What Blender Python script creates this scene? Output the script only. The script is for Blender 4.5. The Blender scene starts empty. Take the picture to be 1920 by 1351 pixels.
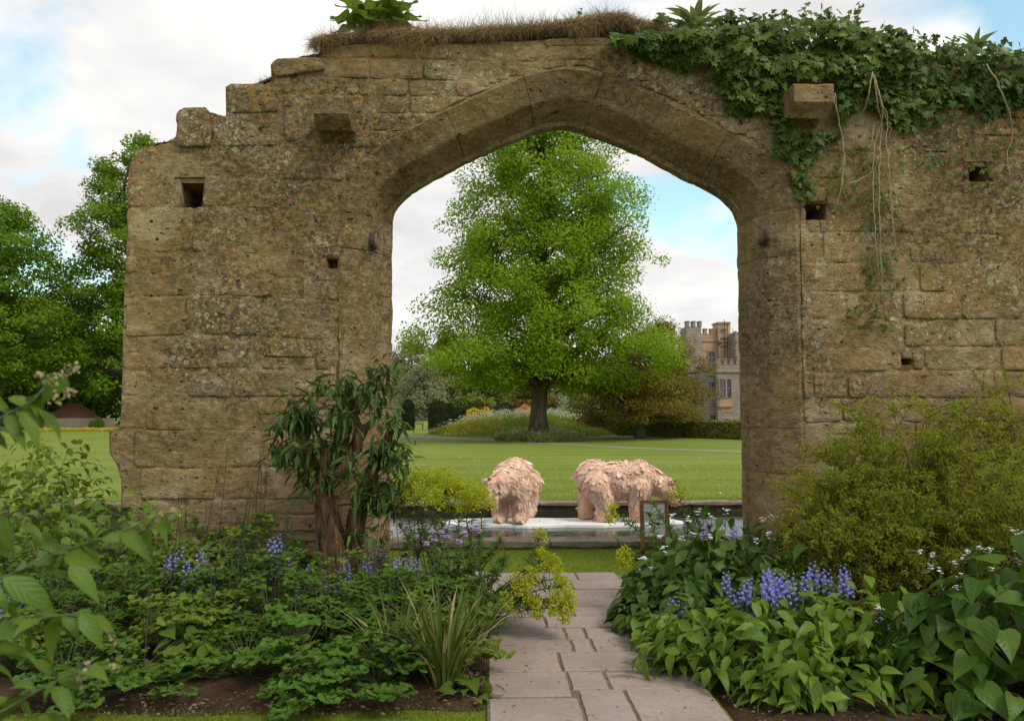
import bpy, bmesh, math, random
import numpy as np
from mathutils import Matrix, Vector, Euler
R = math.radians
SC = bpy.context.scene
COL = SC.collection

# ------------------------------------------------------------------ camera
CAM_H, FPX, YAW, PITCH = 1.65, 1500.0, R(1.72), R(3.4)
cd = bpy.data.cameras.new('camera')
cd.sensor_width = 36.0
cd.lens = 36.0 * FPX / 1920.0
cd.clip_start = 0.05
cd.clip_end = 4000.0
cd.dof.use_dof = True
cd.dof.focus_distance = 8.0
cd.dof.aperture_fstop = 6.3
cam = bpy.data.objects.new('camera', cd)
COL.objects.link(cam)
cam.location = (0, 0, CAM_H)
cam.rotation_euler = (R(90) + PITCH, 0, -YAW)
SC.camera = cam

# ------------------------------------------------------------------ sky and sun
SUN_EL, SUN_AZ = R(50), R(132)        # azimuth from +Y (north) clockwise: behind the camera's right shoulder
w = bpy.data.worlds.new('World')
SC.world = w
w.use_nodes = True
nt = w.node_tree
nt.nodes.clear()


def N(t, typ, **kw):
    n = t.nodes.new(typ)
    for k, v in kw.items():
        setattr(n, k, v)
    return n


def setin(n, vals):
    for k, v in vals.items():
        n.inputs[k].default_value = v


def build_sky(nt):
    L = nt.links.new
    out = N(nt, 'ShaderNodeOutputWorld')
    bg = N(nt, 'ShaderNodeBackground')
    bg.inputs['Strength'].default_value = 0.12
    sky = N(nt, 'ShaderNodeTexSky', sky_type='NISHITA', sun_disc=False)
    sky.sun_elevation = SUN_EL
    sky.sun_rotation = SUN_AZ
    sky.air_density = 1.0
    sky.dust_density = 1.6
    sky.ozone_density = 1.0
    tc = N(nt, 'ShaderNodeTexCoord')
    sp = N(nt, 'ShaderNodeSeparateXYZ')
    L(tc.outputs['Generated'], sp.inputs[0])
    mz = N(nt, 'ShaderNodeMath', operation='MAXIMUM')
    L(sp.outputs['Z'], mz.inputs[0]); mz.inputs[1].default_value = 0.0
    az = N(nt, 'ShaderNodeMath', operation='ADD')
    L(mz.outputs[0], az.inputs[0]); az.inputs[1].default_value = 0.22
    dv = N(nt, 'ShaderNodeVectorMath', operation='DIVIDE')
    cb = N(nt, 'ShaderNodeCombineXYZ')
    for s in 'XYZ':
        L(az.outputs[0], cb.inputs[s])
    L(tc.outputs['Generated'], dv.inputs[0]); L(cb.outputs[0], dv.inputs[1])
    mp = N(nt, 'ShaderNodeMapping')
    mp.inputs['Location'].default_value = SKY_OFF
    L(dv.outputs[0], mp.inputs['Vector'])
    n1 = N(nt, 'ShaderNodeTexNoise')
    setin(n1, {'Scale': 1.15, 'Detail': 7.0, 'Roughness': 0.52, 'Distortion': 0.25})
    L(mp.outputs[0], n1.inputs['Vector'])
    cr = N(nt, 'ShaderNodeValToRGB')
    cr.color_ramp.elements[0].position = 0.405
    cr.color_ramp.elements[0].color = (0, 0, 0, 1)
    cr.color_ramp.elements[1].position = 0.505
    cr.color_ramp.elements[1].color = (1, 1, 1, 1)
    L(n1.outputs['Fac'], cr.inputs[0])
    n2 = N(nt, 'ShaderNodeTexNoise')
    setin(n2, {'Scale': 1.7, 'Detail': 5.0, 'Roughness': 0.55})
    L(mp.outputs[0], n2.inputs['Vector'])
    c2 = N(nt, 'ShaderNodeValToRGB')
    c2.color_ramp.elements[0].position = 0.33
    c2.color_ramp.elements[0].color = (4.1, 4.0, 4.0, 1)
    c2.color_ramp.elements[1].position = 0.62
    c2.color_ramp.elements[1].color = (5.9, 5.78, 5.6, 1)
    L(n2.outputs['Fac'], c2.inputs[0])
    gain = N(nt, 'ShaderNodeVectorMath', operation='MULTIPLY')
    L(sky.outputs[0], gain.inputs[0]); gain.inputs[1].default_value = SKY_GAIN
    mx = N(nt, 'ShaderNodeMix', data_type='RGBA')
    hz = N(nt, 'ShaderNodeMapRange')
    setin(hz, {'From Min': 0.03, 'From Max': 0.13, 'To Min': 1.0, 'To Max': 0.0})
    L(sp.outputs['Z'], hz.inputs['Value'])
    mxf = N(nt, 'ShaderNodeMath', operation='MAXIMUM')
    L(cr.outputs['Color'], mxf.inputs[0]); L(hz.outputs[0], mxf.inputs[1])
    L(mxf.outputs[0], mx.inputs['Factor'])
    L(gain.outputs[0], mx.inputs['A']); L(c2.outputs['Color'], mx.inputs['B'])
    L(mx.outputs['Result'], bg.inputs['Color'])
    L(bg.outputs[0], out.inputs[0])


SKY_OFF = (-14.63, 13.9, 2.64)
SKY_GAIN = (1.5, 1.65, 1.3)
build_sky(nt)

sd = bpy.data.lights.new('sun', 'SUN')
sd.energy = 1.35
sd.angle = R(18)
sd.color = (1.0, 0.95, 0.86)
sun = bpy.data.objects.new('sun', sd)
COL.objects.link(sun)
sun.rotation_euler = (R(90) - SUN_EL, 0, math.pi - SUN_AZ)

SC.view_settings.view_transform = 'Standard'
SC.view_settings.look = 'None'
SC.view_settings.gamma = 1.0
SC.view_settings.exposure = 0.68
SC.view_settings.use_curve_mapping = False
SC.cycles.max_bounces = 8
SC.cycles.transparent_max_bounces = 8

# ------------------------------------------------------------------ pixel -> place helpers
_F = np.array([math.sin(YAW) * math.cos(PITCH), math.cos(YAW) * math.cos(PITCH), math.sin(PITCH)])
_R = np.array([math.cos(YAW), -math.sin(YAW), 0.0])
_U = np.cross(_R, _F)


def ray(px, py):
    return _F + _R * (px - 960) / FPX + _U * (675.5 - py) / FPX


def P(px, py, Y):
    d = ray(px, py)
    return np.array([0, 0, CAM_H]) + d * (Y / d[1])


def G(px, py, z=0.0):
    d = ray(px, py)
    return np.array([0, 0, CAM_H]) + d * ((z - CAM_H) / d[2])


# ------------------------------------------------------------------ numpy noise
def _hash(ix, iy, iz, seed):
    h = (ix * 374761393 + iy * 668265263 + iz * 2147483647 + seed * 1274126177) & 0xFFFFFFFF
    h = ((h ^ (h >> 13)) * 1274126177) & 0xFFFFFFFF
    h = (h ^ (h >> 16)) & 0xFFFF
    return h / 32767.5 - 1.0


def vnoise(p, seed=0):
    p = np.asarray(p, float)
    f = np.floor(p)
    t = p - f
    t = t * t * (3 - 2 * t)
    i = f.astype(np.int64)
    r = 0
    for a in (0, 1):
        for b in (0, 1):
            for c in (0, 1):
                wgt = (t[:, 0] if a else 1 - t[:, 0]) * (t[:, 1] if b else 1 - t[:, 1]) * (t[:, 2] if c else 1 - t[:, 2])
                r = r + wgt * _hash(i[:, 0] + a, i[:, 1] + b, i[:, 2] + c, seed)
    return r


def fbm(p, scale=1.0, octs=4, seed=0, gain=0.5):
    p = np.asarray(p, float) * scale
    r = 0
    a = 1.0
    for k in range(octs):
        r = r + a * vnoise(p + 17.3 * k, seed + k)
        p = p * 2.03
        a *= gain
    return r


# ------------------------------------------------------------------ mesh helpers
def norm(v):
    v = np.asarray(v, float)
    return v / np.maximum(np.linalg.norm(v, axis=-1, keepdims=True), 1e-9)


class MB:
    """collects vertices, quads and triangles; build() links them as ONE mesh object"""

    def __init__(self):
        self.V = []; self.Q = []; self.T = []; self.QM = []; self.TM = []; self.n = 0

    def add(self, V, quads=None, tris=None, mi=0):
        V = np.asarray(V, float).reshape(-1, 3)
        if quads is not None and len(quads):
            q = np.asarray(quads, np.int64).reshape(-1, 4) + self.n
            self.Q.append(q); self.QM.append(np.full(len(q), mi))
        if tris is not None and len(tris):
            t = np.asarray(tris, np.int64).reshape(-1, 3) + self.n
            self.T.append(t); self.TM.append(np.full(len(t), mi))
        self.V.append(V); self.n += len(V)
        return self

    def box(self, lo, hi, mi=0, jit=0.0, rng=None):
        x0, y0, z0 = lo; x1, y1, z1 = hi
        V = np.array([[x0, y0, z0], [x1, y0, z0], [x1, y1, z0], [x0, y1, z0],
                      [x0, y0, z1], [x1, y0, z1], [x1, y1, z1], [x0, y1, z1]], float)
        if jit:
            V += rng.uniform(-jit, jit, V.shape)
        self.add(V, [[0, 3, 2, 1], [4, 5, 6, 7], [0, 1, 5, 4], [1, 2, 6, 5], [2, 3, 7, 6], [3, 0, 4, 7]], mi=mi)
        return self

    def tube(self, pts, rad, n=6, mi=0, caps=True):
        pts = np.asarray(pts, float); m = len(pts)
        rad = np.broadcast_to(np.asarray(rad, float), (m,)) if np.ndim(rad) < 2 else rad
        tan = norm(np.gradient(pts, axis=0))
        ref = np.array([0.31, 0.17, 0.93]) if abs(tan[0][2]) < 0.9 else np.array([1.0, 0.1, 0.05])
        a = norm(np.cross(tan, ref)); b = np.cross(tan, a)
        th = np.linspace(0, 2 * math.pi, n, endpoint=False)
        V = (pts[:, None] + rad[:, None, None] * (np.cos(th)[None, :, None] * a[:, None] + np.sin(th)[None, :, None] * b[:, None])).reshape(-1, 3)
        i = np.arange(m - 1)[:, None] * n; j = np.arange(n)[None]; k = (j + 1) % n
        q = np.stack([i + j, i + k, i + n + k, i + n + j], -1).reshape(-1, 4)
        tr = []
        if caps:
            V = np.vstack([V, pts[:1], pts[-1:]])
            c0, c1 = m * n, m * n + 1
            for s in range(n):
                tr.append([c0, (s + 1) % n, s]); tr.append([c1, (m - 1) * n + s, (m - 1) * n + (s + 1) % n])
        self.add(V, q, tr, mi)
        return self

    def arrays(self):
        return np.concatenate(self.V)

    def mesh(self, name, mats, smooth=False):
        V = np.concatenate(self.V) if self.V else np.zeros((0, 3))
        Q = np.concatenate(self.Q) if self.Q else np.zeros((0, 4), np.int64)
        T = np.concatenate(self.T) if self.T else np.zeros((0, 3), np.int64)
        me = bpy.data.meshes.new(name)
        me.vertices.add(len(V))
        me.vertices.foreach_set('co', V.ravel().astype(np.float32))
        li = np.concatenate([Q.ravel(), T.ravel()])
        me.loops.add(len(li))
        me.loops.foreach_set('vertex_index', li.astype(np.int32))
        nq, ntr = len(Q), len(T)
        me.polygons.add(nq + ntr)
        ls = np.concatenate([np.arange(nq) * 4, nq * 4 + np.arange(ntr) * 3])
        me.polygons.foreach_set('loop_start', ls.astype(np.int32))
        mi = np.concatenate((self.QM or [np.zeros(0)]) + (self.TM or [np.zeros(0)]))
        me.polygons.foreach_set('material_index', mi.astype(np.int32))
        me.polygons.foreach_set('use_smooth', np.full(nq + ntr, smooth))
        me.update(calc_edges=True)
        for m in (mats if isinstance(mats, (list, tuple)) else [mats]):
            me.materials.append(m)
        return me

    def build(self, name, mats, parent=None, smooth=False, stuff=False):
        return link(name, self.mesh(name, mats, smooth), parent, stuff=stuff)


def link(name, me, parent=None, M=None, stuff=False):
    o = bpy.data.objects.new(name, me)
    COL.objects.link(o)
    if parent is not None:
        o.parent = parent
        l = parent.get('_loc')
        if l is not None:
            o.matrix_parent_inverse = Matrix.Translation((-l[0], -l[1], -l[2]))
    if M is not None:
        o.matrix_basis = M
    if stuff:
        o['kind'] = 'stuff'
    return o


def tag(o, label, cat=None, group=None, kind=None):
    o['label'] = label
    if cat: o['category'] = cat
    if group: o['group'] = group
    if kind: o['kind'] = kind
    return o


def thing(name, label, cat, loc=(0, 0, 0), group=None):
    o = bpy.data.objects.new(name, None)
    COL.objects.link(o)
    o.location = tuple(float(v) for v in loc)
    o.empty_display_size = 0.1
    o['_loc'] = [float(v) for v in loc]
    return tag(o, label, cat, group)


def struct(o, label=None):
    o['kind'] = 'structure'
    if label: o['label'] = label
    return o


# ------------------------------------------------------------------ leaf templates: u along, v across, w up
def tmpl(rows, faces_q=(), faces_t=()):
    return np.array(rows, float), np.array(faces_q, np.int64).reshape(-1, 4), np.array(faces_t, np.int64).reshape(-1, 3)


T_DIAM = tmpl([(0, 0, 0), (.45, -.5, .07), (1, 0, -.06), (.45, .5, .07)], (), [(0, 1, 2), (0, 2, 3)])
T_LANCE = tmpl([(0, 0, 0), (.3, -.5, .05), (.3, 0, .0), (.3, .5, .05), (.68, -.36, -.02), (.68, 0, -.06), (.68, .36, -.02), (1, 0, -.2)],
               [(1, 4, 5, 2), (2, 5, 6, 3)], [(0, 1, 2), (0, 2, 3), (4, 7, 5), (5, 7, 6)])
T_OVATE = tmpl([(0, 0, 0), (.12, -.3, .03), (.12, 0, .0), (.12, .3, .03), (.36, -.5, .07), (.36, 0, .01), (.36, .5, .07),
                (.66, -.36, .03), (.66, 0, -.05), (.66, .36, .03), (.88, -.13, -.09), (.88, 0, -.13), (.88, .13, -.09), (1, 0, -.2)],
               [(1, 4, 5, 2), (2, 5, 6, 3), (4, 7, 8, 5), (5, 8, 9, 6), (7, 10, 11, 8), (8, 11, 12, 9)],
               [(0, 1, 2), (0, 2, 3), (10, 13, 11), (11, 13, 12)])
T_HEART = tmpl([(0.06, 0, 0), (-.06, -.25, .03), (.02, -.46, .06), (.25, -.52, .08), (.25, 0, .0), (.25, .52, .08), (.02, .46, .06), (-.06, .25, .03),
                (.55, -.38, .04), (.55, 0, -.04), (.55, .38, .04), (.82, -.16, -.05), (.82, 0, -.1), (.82, .16, -.05), (1, 0, -.18)],
               [(0, 2, 3, 4), (0, 4, 5, 6), (3, 8, 9, 4), (4, 9, 10, 5), (8, 11, 12, 9), (9, 12, 13, 10)],
               [(0, 1, 2), (0, 6, 7), (11, 14, 12), (12, 14, 13)])
_iv = [(0, 0), (-.12, -.28), (.12, -.55), (.30, -.26), (.58, -.42), (.62, -.16), (1.0, 0), (.62, .16), (.58, .42), (.30, .26), (.12, .55), (-.12, .28)]
T_IVY = tmpl([(u, v, .05 - .12 * abs(v) - .10 * u * u) for u, v in _iv] + [(.36, 0, .05)], (), [(12, i, (i + 1) % 12) for i in range(12)])
_lf = [(0, 0), (.3, -.32), (.62, -.5), (.8, -.34), (.84, -.12), (1.0, 0), (.84, .12), (.8, .34), (.62, .5), (.3, .32)]
T_LOBE = tmpl([(u, v, .03 + .1 * abs(v) - .06 * u) for u, v in _lf] + [(.55, 0, -.02)], (), [(10, i, (i + 1) % 10) for i in range(10)])
T_BLADE = tmpl([(0, -.5, 0), (0, .5, 0), (.5, -.4, 0), (.5, .4, 0), (1, 0, 0)], [(0, 2, 3, 1)], [(2, 4, 3)])
T_TRI = tmpl([(0, -.5, 0), (0, .5, 0), (1, 0, 0)], (), [(0, 2, 1)])


def leaves(mb, pos, d, nrm, Ln, Wd, T=T_DIAM, mi=0):
    """pos (n,3), d axis (n,3), nrm (n,3), lengths, widths"""
    pos = np.asarray(pos, float); n = len(pos)
    if n == 0: return
    d = norm(np.broadcast_to(d, (n, 3))); nrm = np.broadcast_to(nrm, (n, 3))
    s = norm(np.cross(nrm, d)); u = np.cross(d, s)
    Ln = np.broadcast_to(np.asarray(Ln, float), (n,)); Wd = np.broadcast_to(np.asarray(Wd, float), (n,))
    tv, q, t = T; k = len(tv)
    V = pos[:, None] + tv[None, :, 0, None] * (Ln[:, None, None] * d[:, None]) + tv[None, :, 1, None] * (Wd[:, None, None] * s[:, None]) \
        + tv[None, :, 2, None] * (Ln[:, None, None] * u[:, None])
    off = (np.arange(n) * k)[:, None, None]
    mb.add(V, (q[None] + off).reshape(-1, 4) if len(q) else None, (t[None] + off).reshape(-1, 3) if len(t) else None, mi)


def frame(p, d, nrm, Ln, Wd=None):
    """matrix that lays a unit leaf template at p along d"""
    d = norm(d); s = norm(np.cross(nrm, d)); u = np.cross(d, s)
    Wd = Ln if Wd is None else Wd
    return Matrix(((d[0] * Ln, s[0] * Wd, u[0] * Ln, p[0]), (d[1] * Ln, s[1] * Wd, u[1] * Ln, p[1]), (d[2] * Ln, s[2] * Wd, u[2] * Ln, p[2]), (0, 0, 0, 1)))


def rdir(rng, n, up=0.0):
    v = rng.normal(size=(n, 3)); v[:, 2] += up
    return norm(v)


# ------------------------------------------------------------------ material helpers
class NT:
    def __init__(self, name):
        self.m = bpy.data.materials.new(name); self.m.use_nodes = True
        self.t = self.m.node_tree; self.t.nodes.clear()
        self.out = self.n('ShaderNodeOutputMaterial')

    def n(self, typ, ins=None, **kw):
        n = N(self.t, typ, **kw)
        for k, v in (ins or {}).items():
            if hasattr(v, 'is_output') or isinstance(v, bpy.types.NodeSocket):
                self.t.links.new(v, n.inputs[k])
            else:
                n.inputs[k].default_value = v
        return n

    def coord(self, which='Object'):
        return self.n('ShaderNodeTexCoord').outputs[which]

    def mapped(self, vec, scale=(1, 1, 1), loc=(0, 0, 0)):
        return self.n('ShaderNodeMapping', {'Vector': vec, 'Scale': scale, 'Location': loc}).outputs[0]

    def noise(self, vec, scale, detail=4.0, rough=0.55, dist=0.0):
        return self.n('ShaderNodeTexNoise', {'Vector': vec, 'Scale': scale, 'Detail': detail, 'Roughness': rough, 'Distortion': dist}).outputs['Fac']

    def ramp(self, fac, stops):
        n = self.n('ShaderNodeValToRGB', {'Fac': fac})
        e = n.color_ramp.elements
        while len(e) < len(stops): e.new(0.5)
        for i, (p, c) in enumerate(stops):
            e[i].position = p
            e[i].color = (c, c, c, 1) if isinstance(c, (int, float)) else (*c, 1)
        return n.outputs['Color']

    def mix(self, fac, a, b, blend='MIX'):
        n = self.n('ShaderNodeMix', data_type='RGBA', blend_type=blend)
        for k, v in (('Factor', fac), ('A', a), ('B', b)):
            if isinstance(v, bpy.types.NodeSocket): self.t.links.new(v, n.inputs[k])
            elif k == 'Factor': n.inputs[k].default_value = v
            else: n.inputs[k].default_value = (*v, 1) if len(v) == 3 else v
        return n.outputs['Result']

    def math(self, op, a, b=0.0, c=None):
        n = self.n('ShaderNodeMath', operation=op)
        for i, v in enumerate((a, b) if c is None else (a, b, c)):
            if isinstance(v, bpy.types.NodeSocket): self.t.links.new(v, n.inputs[i])
            else: n.inputs[i].default_value = v
        return n.outputs[0]

    def bump(self, h, strength=0.5, dist=0.02, nrm=None):
        ins = {'Height': h, 'Strength': strength, 'Distance': dist}
        if nrm is not None: ins['Normal'] = nrm
        return self.n('ShaderNodeBump', ins).outputs[0]

    def principled(self, color, rough=0.9, nrm=None, **kw):
        ins = {'Roughness': rough}
        if nrm is not None: ins['Normal'] = nrm
        p = self.n('ShaderNodeBsdfPrincipled', ins)
        if isinstance(color, bpy.types.NodeSocket): self.t.links.new(color, p.inputs['Base Color'])
        else: p.inputs['Base Color'].default_value = (*color, 1)
        for k, v in kw.items():
            p.inputs[k.replace('_', ' ')].default_value = v
        self.t.links.new(p.outputs[0], self.out.inputs[0])
        return p


def plain(name, color, rough=0.8, var=0.25, scale=8.0, bump=0.3, **kw):
    k = NT(name); v = k.coord()
    n = k.noise(v, scale, 6, 0.6)
    c = k.mix(k.ramp(n, [(0.3, 0.0), (0.72, 1.0)]), tuple(x * (1 - var) for x in color), tuple(min(1, x * (1 + var)) for x in color))
    k.principled(c, rough, k.bump(n, bump, 0.02), **kw)
    return k.m


def warm(c):
    return (c[0] * 1.14, c[1] * 1.10, c[2] * .75) if c[1] > c[0] * 1.12 and c[1] > c[2] else c


def leafmat(name, dark, light, trans=0.35, rough=0.5, tcol=None, src='island', spec=0.15):
    """leaf: colour varies leaf by leaf, light comes through the blade"""
    dark, light = warm(dark), warm(light)
    k = NT(name)
    if src == 'island': r = k.n('ShaderNodeNewGeometry').outputs['Random Per Island']
    else: r = k.n('ShaderNodeObjectInfo').outputs['Random']
    pos = k.n('ShaderNodeNewGeometry').outputs['Position']
    big = k.noise(pos, 1.3, 3)
    f = k.math('ADD', k.math('MULTIPLY', r, 0.65), k.math('MULTIPLY', k.ramp(big, [(0.35, 0.0), (0.65, 1.0)]), 0.35))
    c = k.mix(f, dark, light)
    p = k.n('ShaderNodeBsdfPrincipled', {'Base Color': c, 'Roughness': rough, 'Specular IOR Level': spec})
    tc = k.mix(0.6, c, tcol or tuple(min(1, x * 1.5) for x in light))
    t = k.n('ShaderNodeBsdfTranslucent', {'Color': tc})
    m = k.n('ShaderNodeMixShader', {'Fac': trans})
    k.t.links.new(p.outputs[0], m.inputs[1]); k.t.links.new(t.outputs[0], m.inputs[2])
    k.t.links.new(m.outputs[0], k.out.inputs[0])
    return k.m
# ------------------------------------------------------------------ materials for stone
def stone_material(name, warm=0.0, lichen=1.0, tint=0.22, ashlar=False):
    k = NT(name); v = k.coord()
    rnd = k.n('ShaderNodeObjectInfo').outputs['Random']
    big = k.noise(v, 0.75, 3, 0.5)
    zz = k.n('ShaderNodeSeparateXYZ', {'Vector': v}).outputs['Z']
    high = k.n('ShaderNodeMapRange', {'Value': k.math('ADD', zz, k.math('MULTIPLY', k.noise(v, 0.9, 3, 0.5), 1.6)), 'From Min': 2.0, 'From Max': 3.0, 'To Min': 0.18, 'To Max': 1.0}).outputs[0]      # crusts grow on the rain-washed upper wall
    mid = k.noise(k.mapped(v, (1, 1, 1.6), (5, 2, 1)), 3.4, 6, 0.62, 0.4)
    fine = k.noise(v, 26.0, 6, 0.7)
    grain = k.noise(k.mapped(v, (9, 9, 42)), 2.0, 6, 0.7, 0.6)
    c = k.mix(k.ramp(mid, [(0.30, 0.0), (0.66, 1.0)]), (0.108, 0.070, 0.030), (0.345, 0.240, 0.120))
    # each stone has its own bed: pinkish, grey or honey
    own = k.ramp(rnd, [(0.0, (0.36, 0.20, 0.105)), (0.2, (0.22, 0.155, 0.075)), (0.4, (0.40, 0.255, 0.10)), (0.6, (0.21, 0.185, 0.115)), (0.8, (0.28, 0.15, 0.068)), (1.0, (0.40, 0.325, 0.195))])
    c = k.mix(0.52, c, own)
    zone = k.noise(k.mapped(v, (1, 1, 1.25), (31, 7, 13)), 1.9, 3, 0.55, 0.8)
    c = k.mix(k.math('MULTIPLY', k.ramp(zone, [(0.52, 0.0), (0.62, 1.0)]), 0.62), c, (0.44, 0.36, 0.225))
    c = k.mix(k.math('MULTIPLY', k.ramp(zone, [(0.36, 1.0), (0.44, 0.0)]), 0.5), c, (0.27, 0.130, 0.060))
    if ashlar:
        c = k.mix(0.35, c, (0.175, 0.125, 0.060))
    c = k.mix(k.ramp(grain, [(0.44, 0.0), (0.66, 0.42)]), c, (0.40, 0.28, 0.14))
    # dark crust of algae in broad weathered zones
    crust = k.math('MULTIPLY', k.ramp(big, [(0.42, 0.10), (0.55, 1.0)]), k.ramp(fine, [(0.34, 0.0), (0.56, 1.0)]))
    c = k.mix(k.math('MULTIPLY', k.math('MULTIPLY', crust, k.math('ADD', k.math('MULTIPLY', high, .7), .3)), 0.80 if not ashlar else 0.62), c, (0.058, 0.043, 0.018))
    # eroded grain: light crumbled edges and dark hollows
    er = k.noise(k.mapped(v, (1, 1, 1.5), (6, 1, 9)), 11.0, 8, 0.72, 0.3)
    c = k.mix(k.ramp(er, [(0.50, 0.0), (0.66, 0.50)]), c, (0.46, 0.335, 0.19))
    c = k.mix(k.ramp(er, [(0.32, 0.6), (0.46, 0.0)]), c, (0.050, 0.030, 0.012))
    # orange lichen
    lz = k.noise(k.mapped(v, loc=(9, 3, 4)), 1.1, 3, 0.5)
    lo = k.noise(k.mapped(v, loc=(2, 8, 3)), 15.0, 5, 0.65)
    om = k.math('MULTIPLY', k.ramp(lo, [(0.54, 0.0), (0.61, 1.0)]), k.ramp(lz, [(0.42, 0.0), (0.56, 1.0)]))
    c = k.mix(k.math('MULTIPLY', k.math('MULTIPLY', om, high), 0.68 * lichen), c, (0.33, 0.180, 0.030))
    # pale crustose lichen: rosettes (rings) and flecks
    vo = k.n('ShaderNodeTexVoronoi', {'Vector': k.mix(0.09, v, k.n('ShaderNodeTexNoise', {'Vector': v, 'Scale': 9.0, 'Detail': 4.0}).outputs['Color'], 'ADD'), 'Scale': 13.0, 'Randomness': 1.0})
    ring = k.ramp(vo.outputs['Distance'], [(0.0, 0.30), (0.16, 0.25), (0.21, 1.0), (0.27, 0.9), (0.33, 0.0)])
    sel = k.n('ShaderNodeSeparateColor', {'Color': vo.outputs['Color']}).outputs[0]
    pz = k.noise(k.mapped(v, loc=(4, 7, 11)), 1.5, 3, 0.5)
    pm = k.math('MULTIPLY', k.math('MULTIPLY', ring, k.ramp(sel, [(0.60, 0.0), (0.64, 1.0)])), k.ramp(pz, [(0.44, 0.0), (0.54, 1.0)]))
    fl = k.math('MULTIPLY', k.ramp(k.noise(k.mapped(v, loc=(1, 1, 7)), 40.0, 3, 0.6), [(0.585, 0.0), (0.63, 1.0)]), k.ramp(pz, [(0.42, 0.1), (0.56, 1.0)]))
    c = k.mix(k.math('MULTIPLY', k.math('MAXIMUM', pm, k.math('MULTIPLY', fl, 0.8)), k.math('MULTIPLY', high, 0.85 * lichen)), c, (0.46, 0.44, 0.31))
    # pits
    pit = k.ramp(k.noise(k.mapped(v, (1, 1, 1.3), (3, 3, 3)), 19.0, 2, 0.5), [(0.26, 0.0), (0.34, 1.0)])
    c = k.mix(pit, (0.05, 0.036, 0.02), c)
    h = k.math('ADD', k.math('MULTIPLY', fine, 0.55), k.math('MULTIPLY', grain, 0.45))
    h = k.math('ADD', h, k.math('MULTIPLY', pit, 0.7))
    h = k.math('ADD', h, k.math('MULTIPLY', mid, 0.8))
    h = k.math('ADD', h, k.math('MULTIPLY', er, 1.1))
    k.principled(c, 0.94, k.bump(h, 1.0, 0.030), Specular_IOR_Level=0.15)
    return k.m


M_STONE = stone_material('weathered_limestone')
M_VOUS = stone_material('dressed_limestone', lichen=0.55, ashlar=True)
k = NT('lime_mortar'); v = k.coord()
n1 = k.noise(v, 6, 6, 0.7); n2 = k.noise(v, 40, 4, 0.7)
c = k.mix(k.ramp(n1, [(0.3, 0.0), (0.7, 1.0)]), (0.10, 0.064, 0.030), (0.26, 0.17, 0.085))
k.principled(c, 0.96, k.bump(k.math('ADD', n1, k.math('MULTIPLY', n2, 0.6)), 1.0, 0.03), Specular_IOR_Level=0.1)
M_MORTAR = k.m
M_IRON = plain('rusted_iron', (0.055, 0.032, 0.026), 0.8, 0.5, 40, 0.6)

# ------------------------------------------------------------------ the ruined wall with its arch
YW, TH = 7.2, 0.78
rs = np.random.default_rng(11)


def wx(px, py, Y=YW):
    p = P(px, py, Y); return (p[0], p[2])


INN = [(735, 418), (738, 403), (747, 388), (765, 370), (795, 350), (850, 319), (925, 282), (1004, 249), (1028, 243), (1055, 238), (1080, 243),
       (1096, 250), (1130, 261), (1200, 291), (1280, 334), (1340, 362), (1365, 378), (1378, 394), (1384, 412)]
inn = np.array([wx(a, b, YW + 0.5) for a, b in INN])
xl, xr = wx(735, 620, YW + 0.5)[0], wx(1388, 620, YW + 0.5)[0]
inn[0, 0] = xl; inn[-1, 0] = xr
# gentle smoothing of the haunches
dense = [np.array([xl, -0.15])]


def resample(pts, step):
    pts = np.asarray(pts, float)
    seg = np.linalg.norm(np.diff(pts, axis=0), axis=1)
    s = np.concatenate([[0], np.cumsum(seg)])
    n = max(2, int(round(s[-1] / step)) + 1)
    t = np.linspace(0, s[-1], n)
    return np.stack([np.interp(t, s, pts[:, i]) for i in range(pts.shape[1])], 1)


arch = resample(np.vstack([[[xl, -0.15]], inn, [[xr, -0.15]]]), 0.035)
for _ in range(3):
    arch[1:-1] = 0.5 * arch[1:-1] + 0.25 * (arch[:-2] + arch[2:])
tan = norm(np.gradient(arch, axis=0))
for _ in range(4):
    tan[1:-1] = norm(0.5 * tan[1:-1] + 0.25 * (tan[:-2] + tan[2:]))
anrm = np.stack([-tan[:, 1], tan[:, 0]], 1)          # points away from the opening
slen = np.concatenate([[0], np.cumsum(np.linalg.norm(np.diff(arch, axis=0), axis=1))])


def off_curve(o):
    return arch + anrm * o


OUT_PX = [(228, 1170), (226, 900), (218, 872), (204, 850), (203, 808), (224, 802), (228, 700), (232, 560), (238, 420), (240, 320), (250, 292), (268, 280),
          (300, 270), (331, 264), (331, 216), (343, 201), (384, 200), (396, 214), (400, 224), (423, 222), (422, 162), (432, 156), (498, 157), (508, 150),
          (507, 120), (520, 111), (590, 108), (608, 104), (610, 84), (640, 80), (760, 82), (900, 80), (1050, 72), (1160, 70), (1300, 80), (1500, 90),
          (1700, 100), (1920, 105), (2300, 112), (2300, 1170)]
outl = np.array([wx(a, b) for a, b in OUT_PX])
ARCH_O = 0.410
region = np.vstack([outl, off_curve(ARCH_O)[::-1]])
core_poly = np.vstack([outl[::-1] * 1.0, off_curve(ARCH_O - 0.04)])       # same loop, mortar slips behind the arch stones
# pull the core slightly inside the ragged outline
cen = np.array([(xl + xr) / 2, 2.0])

HOLES = [(338, 342, 378, 390), (614, 484, 640, 503), (1510, 381, 1549, 412), (1690, 672, 1712, 684), (642, 398, 662, 408), (1818, 312, 1850, 340)]
holes = []
for a, b, c2_, d2_ in HOLES:
    x0, z1 = wx(a, b); x1, z0 = wx(c2_, d2_)
    holes.append((x0, z0, x1, z1))

WALL = thing('ruined_arch_wall', 'ruined honey stone wall with a wide pointed arch opening', 'wall', (xl - 0.8, YW + TH / 2, 0))

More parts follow.
